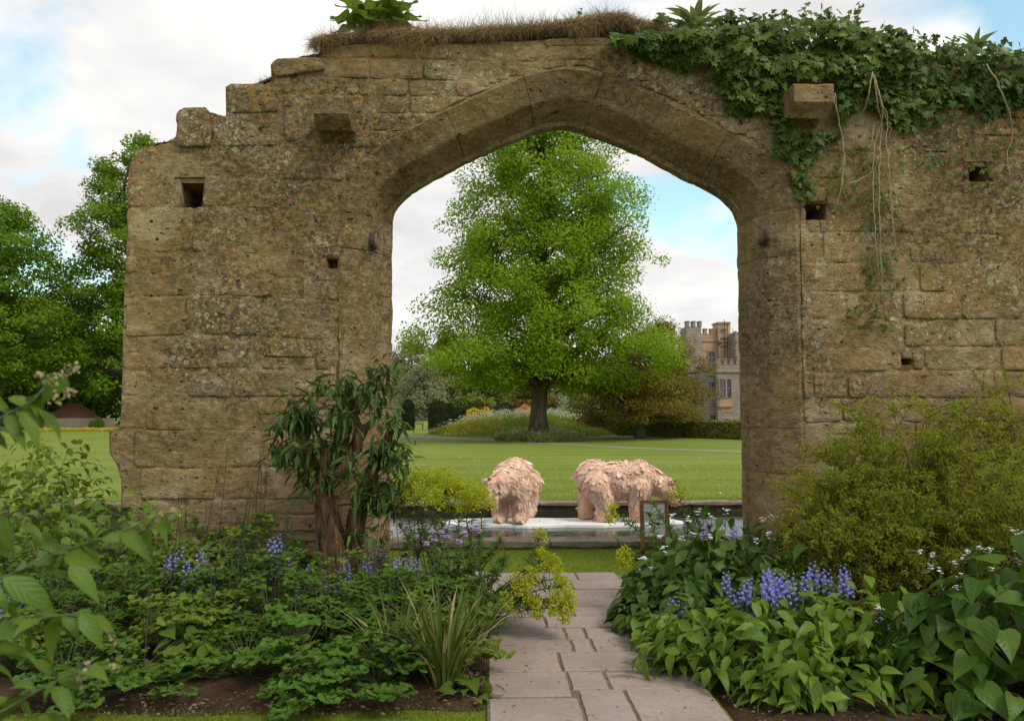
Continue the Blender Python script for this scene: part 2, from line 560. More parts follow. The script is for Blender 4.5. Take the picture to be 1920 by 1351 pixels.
# mortar core: front sheet with blind holes, sides and back
bm = bmesh.new()


def loop2(bm, pts, y):
    vs = [bm.verts.new((p[0], y, p[1])) for p in pts]
    return vs, [bm.edges.new((vs[i], vs[(i + 1) % len(vs)])) for i in range(len(vs))]


core_in = core_poly.copy()
cp = np.vstack([resample(np.array([core_in[i], core_in[(i + 1) % len(core_in)]]), .10)[:-1] for i in range(len(core_in))])
yf, yb = YW + 0.014, YW + TH
vf, ef = loop2(bm, cp, yf)
hv = []
ed = list(ef)
for (x0, z0, x1, z1) in holes:
    h = np.array([(x0, z0), (x1, z0), (x1 + .01, z1), (x0 - .01, z1)])
    a, e = loop2(bm, h, yf); hv.append((a, h)); ed += e
bmesh.ops.triangle_fill(bm, use_beauty=True, edges=ed)
vb, eb = loop2(bm, cp, yb)
bmesh.ops.triangle_fill(bm, use_beauty=True, edges=eb)
n = len(vf)
for i in range(n):
    bm.faces.new((vf[i], vf[(i + 1) % n], vb[(i + 1) % n], vb[i]))
for a, h in hv:
    dd = 0.42 if h[1][0] - h[0][0] > 0.15 else 0.16
    hb = h.mean(0)
    b = [bm.verts.new((hb[0] + (p[0] - hb[0]) * .8, yf + dd, hb[1] + (p[1] - hb[1]) * .8)) for p in h]
    for i in range(4):
        bm.faces.new((a[i], b[i], b[(i + 1) % 4], a[(i + 1) % 4]))
    bm.faces.new(b)
bmesh.ops.recalc_face_normals(bm, faces=bm.faces)
me = bpy.data.meshes.new('mortar_core'); bm.to_mesh(me); bm.free(); me.materials.append(M_MORTAR)
link('mortar_core', me, WALL)


def inside(poly, pts):
    x, z = pts[:, 0], pts[:, 1]; r = np.zeros(len(pts), bool)
    a = poly; b = np.roll(poly, -1, 0)
    for (x0, z0), (x1, z1) in zip(a, b):
        if z0 == z1: continue
        c_ = ((z0 > z) != (z1 > z)) & (x < (x1 - x0) * (z - z0) / (z1 - z0) + x0)
        r ^= c_
    return r


# mortar smeared over the joints: proud here, washed out there
gx = np.arange(outl[:, 0].min(), outl[:, 0].max(), 0.035); gz = np.arange(-0.05, outl[:, 1].max(), 0.035)
XX, ZZ = np.meshgrid(gx, gz, indexing='ij')
pp = np.stack([XX.ravel(), ZZ.ravel()], 1)
q3 = np.stack([pp[:, 0], np.zeros(len(pp)), pp[:, 1]], 1)
yy = YW + 0.0005 - 0.008 * fbm(q3, 0.9, 2, 71) - 0.006 * fbm(q3, 7, 3, 72)
yy = yy + .007 * np.clip((2.3 - pp[:, 1]) / .6, 0, 1)
yy = np.minimum(yy, YW + 0.0135)
ok = inside(region, pp)
for h in holes:
    ok &= ~((pp[:, 0] > h[0] - .03) & (pp[:, 0] < h[2] + .03) & (pp[:, 1] > h[1] - .03) & (pp[:, 1] < h[3] + .03))
ok = ok.reshape(XX.shape); ii = np.arange(XX.size).reshape(XX.shape)
cell = ok[:-1, :-1] & ok[1:, :-1] & ok[1:, 1:] & ok[:-1, 1:]
q = np.stack([ii[:-1, :-1], ii[1:, :-1], ii[1:, 1:], ii[:-1, 1:]], -1)[cell]
mb = MB(); mb.add(np.stack([pp[:, 0], yy, pp[:, 1]], 1), q); mb.build('mortar_face', M_STONE, WALL, smooth=True)


def clip_rect(poly, x0, z0, x1, z1):
    def cut(pts, ax, val, keep_ge):
        out = []
        for i in range(len(pts)):
            a, b = pts[i], pts[(i + 1) % len(pts)]
            ia = (a[ax] >= val) == keep_ge or a[ax] == val
            ib = (b[ax] >= val) == keep_ge or b[ax] == val
            if ia: out.append(a)
            if ia != ib:
                t = (val - a[ax]) / (b[ax] - a[ax])
                out.append(a + t * (b - a))
        return out
    pts = [np.array(p) for p in poly]
    for ax, val, ge in ((0, x0, True), (0, x1, False), (1, z0, True), (1, z1, False)):
        pts = cut(pts, ax, val, ge)
        if len(pts) < 3: return None
    pts = np.array(pts)
    return pts


def area(p):
    return 0.5 * abs(np.dot(p[:, 0], np.roll(p[:, 1], 1)) - np.dot(p[:, 1], np.roll(p[:, 0], 1)))


def warp(p):
    q = np.stack([p[:, 0], np.zeros(len(p)), p[:, 1]], 1)
    dz = 0.026 * fbm(q, 0.8, 2, 5) + 0.010 * vnoise(q * 3.1, 8)
    dx = 0.014 * vnoise(q * 1.7, 9)
    return np.stack([p[:, 0] + dx, p[:, 1] + dz], 1)


def stone_mesh(poly, seed, proud, bev, rough=1.0, joint=0.007, depth=0.09):
    """one squared stone: rounded arrises, pitted and worn face"""
    poly = resample(np.vstack([poly, poly[:1]]), 0.032)[:-1]
    if len(poly) < 8: return None
    c = poly.mean(0)
    q = np.stack([poly[:, 0], np.full(len(poly), seed * 1.7), poly[:, 1]], 1)
    rr = np.linalg.norm(poly - c, axis=1)
    # worn corners and wavering edge
    for _ in range(2):
        poly = 0.6 * poly + 0.2 * (np.roll(poly, 1, 0) + np.roll(poly, -1, 0))
    inset = joint + 0.006 * fbm(q, 9, 3, 31) + 0.005 * vnoise(q * 3, 32)
    poly = c + (poly - c) * (1 - np.clip(inset, 0.001, 0.03) / np.maximum(rr, .03))[:, None]
    rmin = max(0.05, np.percentile(rr, 20))
    n = len(poly)
    ringsS = [1.0, 1.0, 1 - 0.35 * bev / rmin, 1 - bev / rmin]
    dep = [depth, bev, bev * 0.35, 0.0]
    m = max(3, int(rmin / 0.035))
    for j in range(1, m):
        ringsS.append((1 - bev / rmin) * (1 - j / m)); dep.append(0.0)
    V = []
    for s, d in zip(ringsS, dep):
        pp = c + (poly - c) * s
        V.append(np.stack([pp[:, 0], np.full(n, YW - proud + d), pp[:, 1]], 1))
    V = np.vstack(V + [np.array([[c[0], YW - proud, c[1]]])])
    face = np.ones(len(V)); face[:n] = 0
    ns = V * 1.0; ns[:, 1] = seed * 0.37
    disp = 0.011 * rough * fbm(ns, 6.5, 4, 3, 0.55) + 0.013 * rough * np.minimum(0, vnoise(ns * 4.0, 14) + 0.25) * 1.2
    tilt = (V[:, 0] - c[0]) * rs.uniform(-.03, .03) + (V[:, 2] - c[1]) * rs.uniform(-.04, .04)
    V[:, 1] -= face * (disp + tilt)
    quads = []; tris = []
    for r_ in range(len(ringsS) - 1):
        i = r_ * n + np.arange(n); j = r_ * n + (np.arange(n) + 1) % n
        quads.append(np.stack([i, j, j + n, i + n], 1))
    lo_ = (len(ringsS) - 1) * n; cc = len(V) - 1
    tris = np.stack([lo_ + np.arange(n), lo_ + (np.arange(n) + 1) % n, np.full(n, cc)], 1)
    mb = MB(); mb.add(V, np.vstack(quads), tris)
    return mb


TOPC = [66, 84, 112, 150, 180, 212, 245, 278]
LC = TOPC + [340, 396, 480, 560, 632, 692, 742, 803, 872, 932, 992, 1050, 1110, 1180]
RC = TOPC + [330, 385, 432, 487, 540, 592, 645, 692, 745, 792, 850, 905, 962, 1020, 1080, 1180]


def zof(py):
    return wx(960, py)[1]


NST = 0


def add_stone(poly, big=1.0, proud=None):
    global NST
    if poly is None or len(poly) < 3 or area(poly) < 0.004: return
    ext = poly.max(0) - poly.min(0)
    if ext.min() < 0.045: return
    c_ = poly.mean(0)
    if wx(326, 200)[0] < c_[0] < wx(524, 200)[0] and c_[1] > zof(216): return      # the hand-laid step blocks stand here
    NST += 1
    pr = rs.uniform(-0.006, 0.009) if proud is None else proud
    mb = stone_mesh(warp(poly), NST, pr, rs.uniform(0.005, 0.014), rough=rs.uniform(0.7, 1.35) * big, joint=rs.uniform(.003, .008))
    if mb is None: return
    mb.build('stone', M_STONE, WALL, smooth=True)


def split_hole(r):
    out = [r]
    for h in holes:
        nx = []
        for (x0, z0, x1, z1) in out:
            if x1 <= h[0] or x0 >= h[2] or z1 <= h[1] or z0 >= h[3]:
                nx.append((x0, z0, x1, z1)); continue
            if h[0] - x0 > .05: nx.append((x0, z0, h[0], z1))
            if x1 - h[2] > .05: nx.append((h[2], z0, x1, z1))
            a, b = max(x0, h[0]), min(x1, h[2])
            if z1 - h[3] > .05: nx.append((a, h[3], b, z1))
            if h[1] - z0 > .05: nx.append((a, z0, b, h[1]))
        out = nx
    return out


def lay(courses, xa, xb, lmin, lmax, pairs=None):
    for i in range(len(courses) - 1):
        z1, z0 = zof(courses[i]), zof(courses[i + 1])
        x = xa - rs.uniform(0, lmin)
        hgt = z1 - z0
        while x < xb:
            l = rs.uniform(lmin, lmax) * (0.75 + 0.8 * hgt)
            x1 = x + l
            if xb - x1 < 0.15: x1 = xb + 0.01
            for r in split_hole((max(x, xa), z0, min(x1, xb), z1)):
                if hgt > 0.27 and rs.random() < 0.22:      # now and then two thinner stones in one course
                    zm = r[1] + (r[3] - r[1]) * rs.uniform(.4, .6)
                    add_stone(clip_rect(region, r[0], r[1], r[2], zm)); add_stone(clip_rect(region, r[0], zm, r[2], r[3]))
                else:
                    add_stone(clip_rect(region, *r))
            x = x1


XL0, XR0 = wx(180, 600)[0], wx(2300, 600)[0]
XM = wx(1055, 300)[0]
lay(LC[7:], XL0, xl + 0.2, 0.34, 0.74)
lay(RC[7:], xr - 0.2, XR0, 0.28, 0.66)
lay(TOPC, XL0, XR0, 0.24, 0.58)
# the big blocks of the broken steps, laid by hand
for poly, pr_ in (([(333, 216), (344, 202), (383, 201), (395, 214), (399, 276), (332, 278)], .035), ([(424, 164), (433, 157), (497, 158), (516, 170), (526, 212), (424, 214)], .03), ([(508, 122), (520, 112), (606, 109), (612, 133), (516, 148)], .045),
                  ([(398, 221), (470, 214), (520, 218), (522, 274), (400, 276)], .012), ([(532, 176), (584, 178), (584, 262), (534, 268)], .02)):
    mb = stone_mesh(np.array([wx(a, b) for a, b in poly]), 900 + NST, pr_, .016, 1.2, .002, .5 if pr_ > .025 else .09); NST += 1
    mb.build('stone', M_STONE, WALL, smooth=True)
print('wall stones', NST)

# arch: jamb blocks and voussoirs, one moulded section swept round the opening
PROF = [(.425, .07), (.413, .004), (.374, .0), (.366, .006), (.16, .130), (.15, .142), (.040, .425), (.003, .438), (0, .45), (0, .53), (.012, .54), (.07, .545), (.07, .76), (.085, .785), (.385, .785)]
prof = np.vstack([resample(np.array(PROF[i:i + 2]), 0.03)[:-1] for i in range(len(PROF) - 1)] + [np.array(PROF[-1:])])
s_apex = slen[np.argmax(arch[:, 1])]
cuts = [slen[0]]
joints = [0.42, 0.95, 1.35, 1.93, 2.42, 2.86]
total = slen[-1]
cuts = [0.0] + joints + [3.25, 3.95, 4.55] + [s_apex - 0.27, s_apex + 0.22, s_apex + 0.80] + [s_apex + 1.45, s_apex + 2.05, s_apex + 2.45] \
    + [total - x for x in (2.75, 2.3, 1.62, 1.2, .62)] + [total]
cuts = sorted(c_ for c_ in cuts if 0 <= c_ <= total)
cuts = [c_ for i, c_ in enumerate(cuts) if i == 0 or c_ - cuts[i - 1] > 0.16]
ncut = len(cuts) - 1
core_o = prof + 0.0
core_o[:, 0] = np.clip(prof[:, 0] + .022, 0, .5); core_o[:, 1] = np.clip(prof[:, 1] + np.where(prof[:, 0] > .1, .016, 0), .02, .765)
V = np.stack([arch[:, None, 0] + anrm[:, None, 0] * core_o[None, :, 0], YW + np.broadcast_to(core_o[None, :, 1], (len(arch), len(prof))), arch[:, None, 1] + anrm[:, None, 1] * core_o[None, :, 0]], -1)
idx = np.arange(len(arch) * len(prof)).reshape(len(arch), len(prof))
mb = MB(); mb.add(V, np.stack([idx[:-1, :-1], idx[1:, :-1], idx[1:, 1:], idx[:-1, 1:]], -1).reshape(-1, 4))
mb.build('mortar_core', M_MORTAR, WALL)
for bi in range(ncut):
    a, b = cuts[bi] + .002, cuts[bi + 1] - .002
    m = max(4, int((b - a) / 0.035))
    ts = np.linspace(a, b, m)
    cx = np.stack([np.interp(ts, slen, arch[:, i]) for i in (0, 1)], 1)
    nn = norm(np.stack([np.interp(ts, slen, anrm[:, i]) for i in (0, 1)], 1))
    sh = rs.uniform(-.006, .006); shd = rs.uniform(-.004, .006)
    endr = np.minimum(ts - a, b - ts)
    endr = np.clip(1 - endr / 0.03, 0, 1) ** 2 * 0.005
    o = prof[None, :, 0] + sh + endr[:, None]
    d = prof[None, :, 1] + shd
    V = np.stack([cx[:, None, 0] + nn[:, None, 0] * o, YW + np.broadcast_to(d, o.shape), cx[:, None, 1] + nn[:, None, 1] * o], -1)
    npf = prof.shape[0]
    flat = V.reshape(-1, 3)
    ns = flat + np.array([bi * 3.3, 0, 0])
    dsp = (0.008 * fbm(ns, 7, 4, 44, .55) + 0.022 * np.minimum(0, vnoise(ns * 3.2, 45) + 0.45)).reshape(m, npf)
    # move along the local section normal
    gt = np.gradient(prof, axis=0); gn = norm(np.stack([gt[:, 1], -gt[:, 0]], 1))
    wgt = np.ones(npf); wgt[-1] = 0
    no = -gn[:, 0] * wgt; nd = -gn[:, 1] * wgt
    V[..., 0] += nn[:, None, 0] * (dsp * no[None]); V[..., 2] += nn[:, None, 1] * (dsp * no[None]); V[..., 1] += dsp * nd[None]
    mb = MB()
    idx = np.arange(m * npf).reshape(m, npf)
    q = np.stack([idx[:-1, :-1], idx[1:, :-1], idx[1:, 1:], idx[:-1, 1:]], -1).reshape(-1, 4)
    q2 = np.stack([idx[:-1, -1], idx[1:, -1], idx[1:, 0], idx[:-1, 0]], -1)
    VV = V.reshape(-1, 3)
    cap0 = VV[idx[0]].mean(0); cap1 = VV[idx[-1]].mean(0)
    VV = np.vstack([VV, cap0, cap1]); c0 = m * npf
    t0 = [[c0, idx[0, i], idx[0, (i + 1) % npf]] for i in range(npf)] + [[c0 + 1, idx[-1, (i + 1) % npf], idx[-1, i]] for i in range(npf)]
    mb.add(VV, np.vstack([q, q2]), t0)
    vert = cx[:, 1].max() < wx(735, 425, YW + .5)[1]
    mb.build('jamb_stone' if vert else 'voussoir', M_VOUS, WALL, smooth=True).data.set_sharp_from_angle(angle=R(24))

# corbels
for (a, b, c3, d3, pj) in ((588, 178, 655, 266, 0.40), (1488, 156, 1563, 240, 0.40)):
    Yf = YW - pj
    x0, z1 = wx(a, b, Yf); x1, _ = wx(c3, b, Yf)
    zf = wx(a, b + 34, Yf)[1]
    zb = wx(a, d3, YW)[1]
    pr = [(YW + .2, z1 + .01), (Yf + .012, z1), (Yf, z1 - .015), (Yf, zf), (Yf + .03, zf - .03), (Yf + .14, zf - .10), (YW - .10, zb + .06), (YW - .02, zb), (YW + .2, zb)]
    pr = pr + pr[:1]; pr = np.vstack([resample(np.array(pr[i:i + 2]), 0.035)[:-1] for i in range(len(pr) - 1)])
    m = 14; xs = np.linspace(x0, x1, m)
    V = np.array([[(x, y, z) for y, z in pr] for x in xs])
    fl = V.reshape(-1, 3)
    dn = 0.006 * fbm(fl, 8, 4, 61); cen2 = fl.mean(0)
    fl = fl + norm(fl - cen2) * (dn + 0.006 * np.minimum(0, vnoise(fl * 5, 62)))[:, None]
    npf = len(pr); idx = np.arange(m * npf).reshape(m, npf)
    q = np.stack([idx[:-1], np.roll(idx, -1, 1)[:-1], np.roll(idx, -1, 1)[1:], idx[1:]], -1).reshape(-1, 4)
    VV = np.vstack([fl, fl[idx[0]].mean(0), fl[idx[-1]].mean(0)]); c0 = m * npf
    t0 = [[c0, idx[0, (i + 1) % npf], idx[0, i]] for i in range(npf)] + [[c0 + 1, idx[-1, i], idx[-1, (i + 1) % npf]] for i in range(npf)]
    mb = MB(); mb.add(VV, q, t0); mb.build('corbel', M_VOUS, WALL, smooth=True).data.set_sharp_from_angle(angle=R(28))

# iron hinge pins with their strap remnants, and the bent metal strip at the broken end
for (a, b, rods) in ((697, 448, [(702, 436, 712, 412, 727, 409), (703, 436, 716, 426, 728, 417)]), (1437, 440, [(1430, 432, 1415, 420, 1400, 407), (1400, 407, 1404, 405, 1410, 408)])):
    p = P(a, b, YW + 0.03)
    mb = MB()
    mb.tube([p + [0, 0, -.055], p + [0, 0, -.05], p + [0, 0, .045], p + [0, 0, .05]], [.022, .030, .026, .02], 8)
    mb.tube([p + [0, .16, -.04], p + [0, .06, -.042], p + [0, -.01, -.04]], [.034, .034, .03], 6)
    pin = mb.build('hinge_pin', M_IRON, WALL, smooth=True)
    mb = MB()
    for r_ in rods:
        mb.tube([P(r_[0], r_[1], YW + .03), P(r_[2], r_[3], YW + .08), P(r_[4], r_[5], YW + .2)], [.006, .005, .004], 5)
    mb.build('iron_rod', M_IRON, pin)
mb = MB()
mb.tube([P(268, 281, YW + .25), P(252, 294, YW + .25), P(240, 318, YW + .22), P(235, 340, YW + .22), P(232, 358, YW + .22)], .011, 6)
mb.build('metal_strip', M_IRON, WALL, smooth=True)
# ------------------------------------------------------------------ ground, soil, path, pond
def lawn_material(name, dark, light, yellow):
    k = NT(name); v = k.coord()
    a = k.noise(v, 0.22, 4, 0.6); b = k.noise(v, 3.2, 5, 0.65); f = k.noise(v, 55, 4, 0.7)
    stripes = k.noise(k.mapped(v, (0.05, 0.9, 1)), 1.0, 2, 0.5)
    c = k.mix(k.ramp(b, [(0.3, 0.0), (0.7, 1.0)]), dark, light)
    c = k.mix(k.math('MULTIPLY', k.ramp(a, [(0.42, 0.0), (0.66, 1.0)]), 0.6), c, yellow)
    c = k.mix(k.math('MULTIPLY', k.ramp(stripes, [(0.44, 0.0), (0.56, 1.0)]), 0.65), c, yellow)
    c = k.mix(k.math('MULTIPLY', k.ramp(f, [(0.32, 1.0), (0.52, 0.0)]), 0.55), c, tuple(x * .5 for x in dark))
    k.principled(c, 0.9, k.bump(f, 0.6, 0.03), Specular_IOR_Level=0.1)
    return k.m


M_LAWN = lawn_material('mown_lawn', (0.120, 0.172, 0.020), (0.175, 0.225, 0.034), (0.215, 0.245, 0.048))
k = NT('garden_soil'); v = k.coord()
n1 = k.noise(v, 5, 6, 0.7); n2 = k.noise(v, 45, 5, 0.7)
c = k.mix(k.ramp(n1, [(0.3, 0.0), (0.7, 1.0)]), (0.040, 0.024, 0.015), (0.115, 0.072, 0.045))
c = k.mix(k.ramp(n2, [(0.64, 0.0), (0.72, 1.0)]), c, (0.24, 0.17, 0.11))
k.principled(c, 0.97, k.bump(k.math('ADD', n1, n2), 1.0, 0.05), Specular_IOR_Level=0.1)
M_SOIL = k.m
k = NT('pink_sandstone_paving'); v = k.coord()
rnd = k.n('ShaderNodeObjectInfo').outputs['Random']
n1 = k.noise(v, 2.4, 5, 0.6); n2 = k.noise(v, 30, 6, 0.7); n3 = k.noise(k.mapped(v, loc=(3, 1, 2)), 9, 4, 0.6)
c = k.ramp(rnd, [(0.0, (0.30, 0.220, 0.190)), (0.35, (0.345, 0.265, 0.230)), (0.65, (0.31, 0.255, 0.228)), (1.0, (0.36, 0.265, 0.22))])
c = k.mix(k.math('MULTIPLY', k.ramp(n1, [(0.35, 0.0), (0.7, 1.0)]), 0.5), c, (0.22, 0.168, 0.145))
c = k.mix(k.math('MULTIPLY', k.ramp(n2, [(0.40, 1.0), (0.55, 0.0)]), 0.25), c, (0.15, 0.115, 0.10))
c = k.mix(k.ramp(n3, [(0.62, 0.0), (0.74, 0.55)]), c, (0.15, 0.125, 0.085))
c = k.mix(k.math('MULTIPLY', k.ramp(k.noise(k.mapped(v, loc=(7, 2, 1)), 1.1, 4, .6), [(.48, 0.), (.62, 1.)]), .45), c, (.20, .155, .125))
k.principled(c, k.n('ShaderNodeMapRange', {'Value': n1, 'To Min': 0.55, 'To Max': 0.85}).outputs[0], k.bump(k.math('ADD', n2, k.math('MULTIPLY', n3, 2.0)), 0.35, 0.01), Specular_IOR_Level=0.3)
M_PAVE = k.m
M_JOINT = plain('path_joint_sand', (0.16, 0.11, 0.066), 0.95, 0.5, 30, 0.8)
M_GRAVEL = plain('gravel_path', (0.235, 0.205, 0.165), 0.95, 0.25, 40, 0.6)
k = NT('pond_stone'); v = k.coord()
n1 = k.noise(v, 4, 6, 0.65); n2 = k.noise(v, 28, 5, 0.7)
c = k.mix(k.ramp(n1, [(0.3, 0.0), (0.68, 1.0)]), (0.115, 0.085, 0.058), (0.31, 0.245, 0.185))
c = k.mix(k.math('MULTIPLY', k.ramp(n2, [(0.55, 0.0), (0.66, 1.0)]), 0.5), c, (0.12, 0.12, 0.05))
k.principled(c, 0.92, k.bump(k.math('ADD', n1, n2), 0.8, 0.02), Specular_IOR_Level=0.15)
M_PSTONE = k.m
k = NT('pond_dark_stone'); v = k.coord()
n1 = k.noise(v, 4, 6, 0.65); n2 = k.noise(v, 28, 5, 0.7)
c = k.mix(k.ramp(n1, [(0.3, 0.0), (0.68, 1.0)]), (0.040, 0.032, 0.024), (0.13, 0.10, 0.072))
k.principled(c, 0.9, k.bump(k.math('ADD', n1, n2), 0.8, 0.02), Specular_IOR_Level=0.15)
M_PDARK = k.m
k = NT('pond_water'); v = k.coord()
n1 = k.noise(k.mapped(v, (1.0, 3.2, 1)), 5.0, 3, 0.5)
p = k.principled((0.020, 0.024, 0.012), 0.03, k.bump(n1, 0.22, 0.02), IOR=1.33)
M_WATER = k.m

# pond rectangle in plan: front kerb 9.45-9.85, water to 13.15, far wall 13.15-13.5
PX0, PX1, PY0, PY1 = -7.5, 9.0, 9.70, 14.40
xs = [-600, -60, -7.5, 9.0, 60, 600]; ys = [-30, 2, PY0, PY1, 60, 640]
mb = MB()
V = [(x, y, 0) for x in xs for y in ys]
q = []
for i in range(5):
    for j in range(5):
        if i == 2 and j == 2: continue
        a = i * 6 + j; q.append([a, a + 6, a + 7, a + 1])
mb.add(V, q)
struct(mb.build('lawn', M_LAWN), 'mown green lawn of the castle garden')

# soil beds either side of the path
rb = np.random.default_rng(5)


def bed(name, x0, x1, y0, y1, label, wob=0.10):
    nx, ny = int((x1 - x0) / .07), int((y1 - y0) / .07)
    gx, gy = np.linspace(x0, x1, nx), np.linspace(0, 1, ny)
    X, T_ = np.meshgrid(gx, gy, indexing='ij')
    e = y0 + wob * fbm(np.stack([gx, gx * 0, gx * 0], 1), 1.3, 3, 4)
    Y = e[:, None] + T_ * (y1 - e[:, None])
    pt = np.stack([X.ravel(), Y.ravel(), 0 * X.ravel()], 1)
    edge = np.minimum(np.minimum((pt[:, 0] - x0), (x1 - pt[:, 0])), np.repeat(Y[:, :1] * 0, ny, 1).ravel() + (Y - e[:, None]).ravel())
    z = 0.006 + np.clip(edge / .25, 0, 1) * (0.05 + 0.03 * fbm(pt, 3, 3, 7)) + np.clip(edge / .06, 0, 1) * 0.014 * (1 + fbm(pt, 14, 3, 8))
    idx = np.arange(nx * ny).reshape(nx, ny)
    mb = MB(); mb.add(np.stack([pt[:, 0], pt[:, 1], z], 1), np.stack([idx[:-1, :-1], idx[1:, :-1], idx[1:, 1:], idx[:-1, 1:]], -1).reshape(-1, 4))
    return struct(mb.build(name, M_SOIL, smooth=True), label)


bed('soil_bed', -4.6, -0.015, 4.44, 7.9, 'dark crumbly soil of the flower border left of the path')
bed('soil_bed', 1.305, 6.2, 3.0, 7.9, 'dark crumbly soil of the flower border right of the path', 0.0)

# path: joint sand sheet and one slab for each flag
PATH = thing('path', 'path of pinkish sandstone flags leading through the arch', None, (0.6, 6, 0))
del PATH['label']
struct(PATH, 'path of pinkish sandstone flags leading through the arch')
mb = MB(); mb.add([[0, 2.9, .020], [1.28, 2.9, .020], [1.28, 7.95, .020], [0, 7.95, .020]], [[0, 1, 2, 3]])
mb.add([[-.75, 7.25, .006], [0.0, 7.25, .006], [0.0, 8.0, .006], [-.75, 8.0, .006]], [[0, 1, 2, 3]])
mb.build('joint_sand', M_JOINT, PATH)


def yof(py): return G(960, py)[1]


def slab(x0, x1, y0, y1, g=0.010):
    x0, x1, y0, y1 = x0 + g, x1 - g, y0 + g, y1 - g
    mb = MB(); h = 0.030 + rb.uniform(-.004, .004); b = 0.006
    def ring(i, z):
        pts = resample(np.array([(x0 + i, y0 + i), (x1 - i, y0 + i), (x1 - i, y1 - i), (x0 + i, y1 - i), (x0 + i, y0 + i)]), 0.09)[:-1]
        return pts
    nseg = 32
    def per(i):
        t = np.linspace(0, 4, nseg, endpoint=False)
        out = []
        for s in t:
            kk = int(s); f = s - kk
            c_ = [(x0 + i, y0 + i), (x1 - i, y0 + i), (x1 - i, y1 - i), (x0 + i, y1 - i)]
            a_, b_ = c_[kk], c_[(kk + 1) % 4]
            out.append((a_[0] + (b_[0] - a_[0]) * f, a_[1] + (b_[1] - a_[1]) * f))
        return np.array(out)
    V = []
    tl = rb.uniform(-.004, .004, 2)
    for i, z in ((0, 0.0), (0, h - b), (b * .4, h - b * .3), (b, h)):
        pp_ = per(i)
        q_ = np.stack([pp_[:, 0], pp_[:, 1], np.zeros(nseg)], 1)
        jit = 0.004 * np.stack([vnoise(q_ * 14, 3), vnoise(q_ * 14, 4)], 1)
        V.append(np.column_stack([pp_ + jit, np.full(nseg, z) + (0 if z == 0 else 1) * ((pp_[:, 0] - x0) * tl[0] + (pp_[:, 1] - y0) * tl[1])]))
    V = np.vstack(V + [np.array([[(x0 + x1) / 2, (y0 + y1) / 2, h]])])
    qs = []
    for r_ in range(3):
        i = r_ * nseg + np.arange(nseg); j = r_ * nseg + (np.arange(nseg) + 1) % nseg
        qs.append(np.stack([i, j, j + nseg, i + nseg], 1))
    i = 3 * nseg + np.arange(nseg); j = 3 * nseg + (np.arange(nseg) + 1) % nseg
    mb.add(V, np.vstack(qs), np.stack([i, j, np.full(nseg, 4 * nseg)], 1))
    mb.build('slab', M_PAVE, PATH)


RW = 1.28
rows = [(1440, 1385, [0, .62, RW]), (1385, 1316, [0, .515]), (1385, 1303, [.515, .79, RW]), (1316, 1268, [0, .486]), (1303, 1268, [.486, .715, RW]),
        (1268, 1230, [-.0, .466, RW]), (1230, 1205, [0, .58, .72, RW]), (1205, 1184, [0, .56, .705, RW]), (1184, 1163, [0, .44, RW]),
        (1163, 1143, [0, .68, RW]), (1143, 1124, [0, .5, RW]), (1124, 1111, [0, .62, RW]), (1111, 1094, [0, .77, RW]), (1094, 1079, [0, .86, 1.26]), (1097, 1075, [-.7, -.3, 0])]
for a, b, cs in rows:
    for x0, x1 in zip(cs[:-1], cs[1:]):
        slab(x0, x1, yof(a), yof(b))
for x0, x1 in ((0, .7), (.7, RW)):
    slab(x0, x1, 3.0, yof(1440))

# bits fallen on the flags, moss and weeds in the joints
n = 240; p_ = np.column_stack([rb.uniform(0, 1.27, n), rb.uniform(3.6, 7.8, n), np.full(n, .037)])
mb = MB(); leaves(mb, p_, rb.normal(size=(n, 3)) * [1, 1, .05], np.array([0, 0, 1.]) + rb.normal(size=(n, 3)) * .2, rb.uniform(.008, .028, n), rb.uniform(.005, .014, n), T_DIAM)
o = mb.build('fallen_bits', leafmat('path_bits', (.05, .035, .025), (.16, .11, .07), .1, .9), PATH); o['kind'] = 'stuff'
# pond
mb = MB(); mb.add([[PX0, PY0, -.16], [PX1, PY0, -.16], [PX1, PY1, -.16], [PX0, PY1, -.16]], [[0, 1, 2, 3]])
struct(mb.build('pond_water', M_WATER), 'still dark pond water reflecting the pink bears')


def rough_block(lo, hi, seed, amp=.008, n=5):
    """squared block with worn arrises"""
    bm = bmesh.new(); bmesh.ops.create_cube(bm, size=1)
    bmesh.ops.subdivide_edges(bm, edges=bm.edges[:], cuts=3, use_grid_fill=True)
    V = np.array([v_.co[:] for v_ in bm.verts]); F_ = [[v_.index for v_ in f.verts] for f in bm.faces]; bm.free()
    lo, hi = np.array(lo), np.array(hi)
    r_ = np.linalg.norm(V, axis=1, keepdims=True)
    W = (V + .5) * (hi - lo) + lo
    W += norm(V) * (amp * fbm(W + seed * 3.1, 7, 3, seed % 50))[:, None] - norm(V) * (np.clip(r_ - .70, 0, 1) * .06)
    mb = MB(); mb.add(W, F_)
    return mb


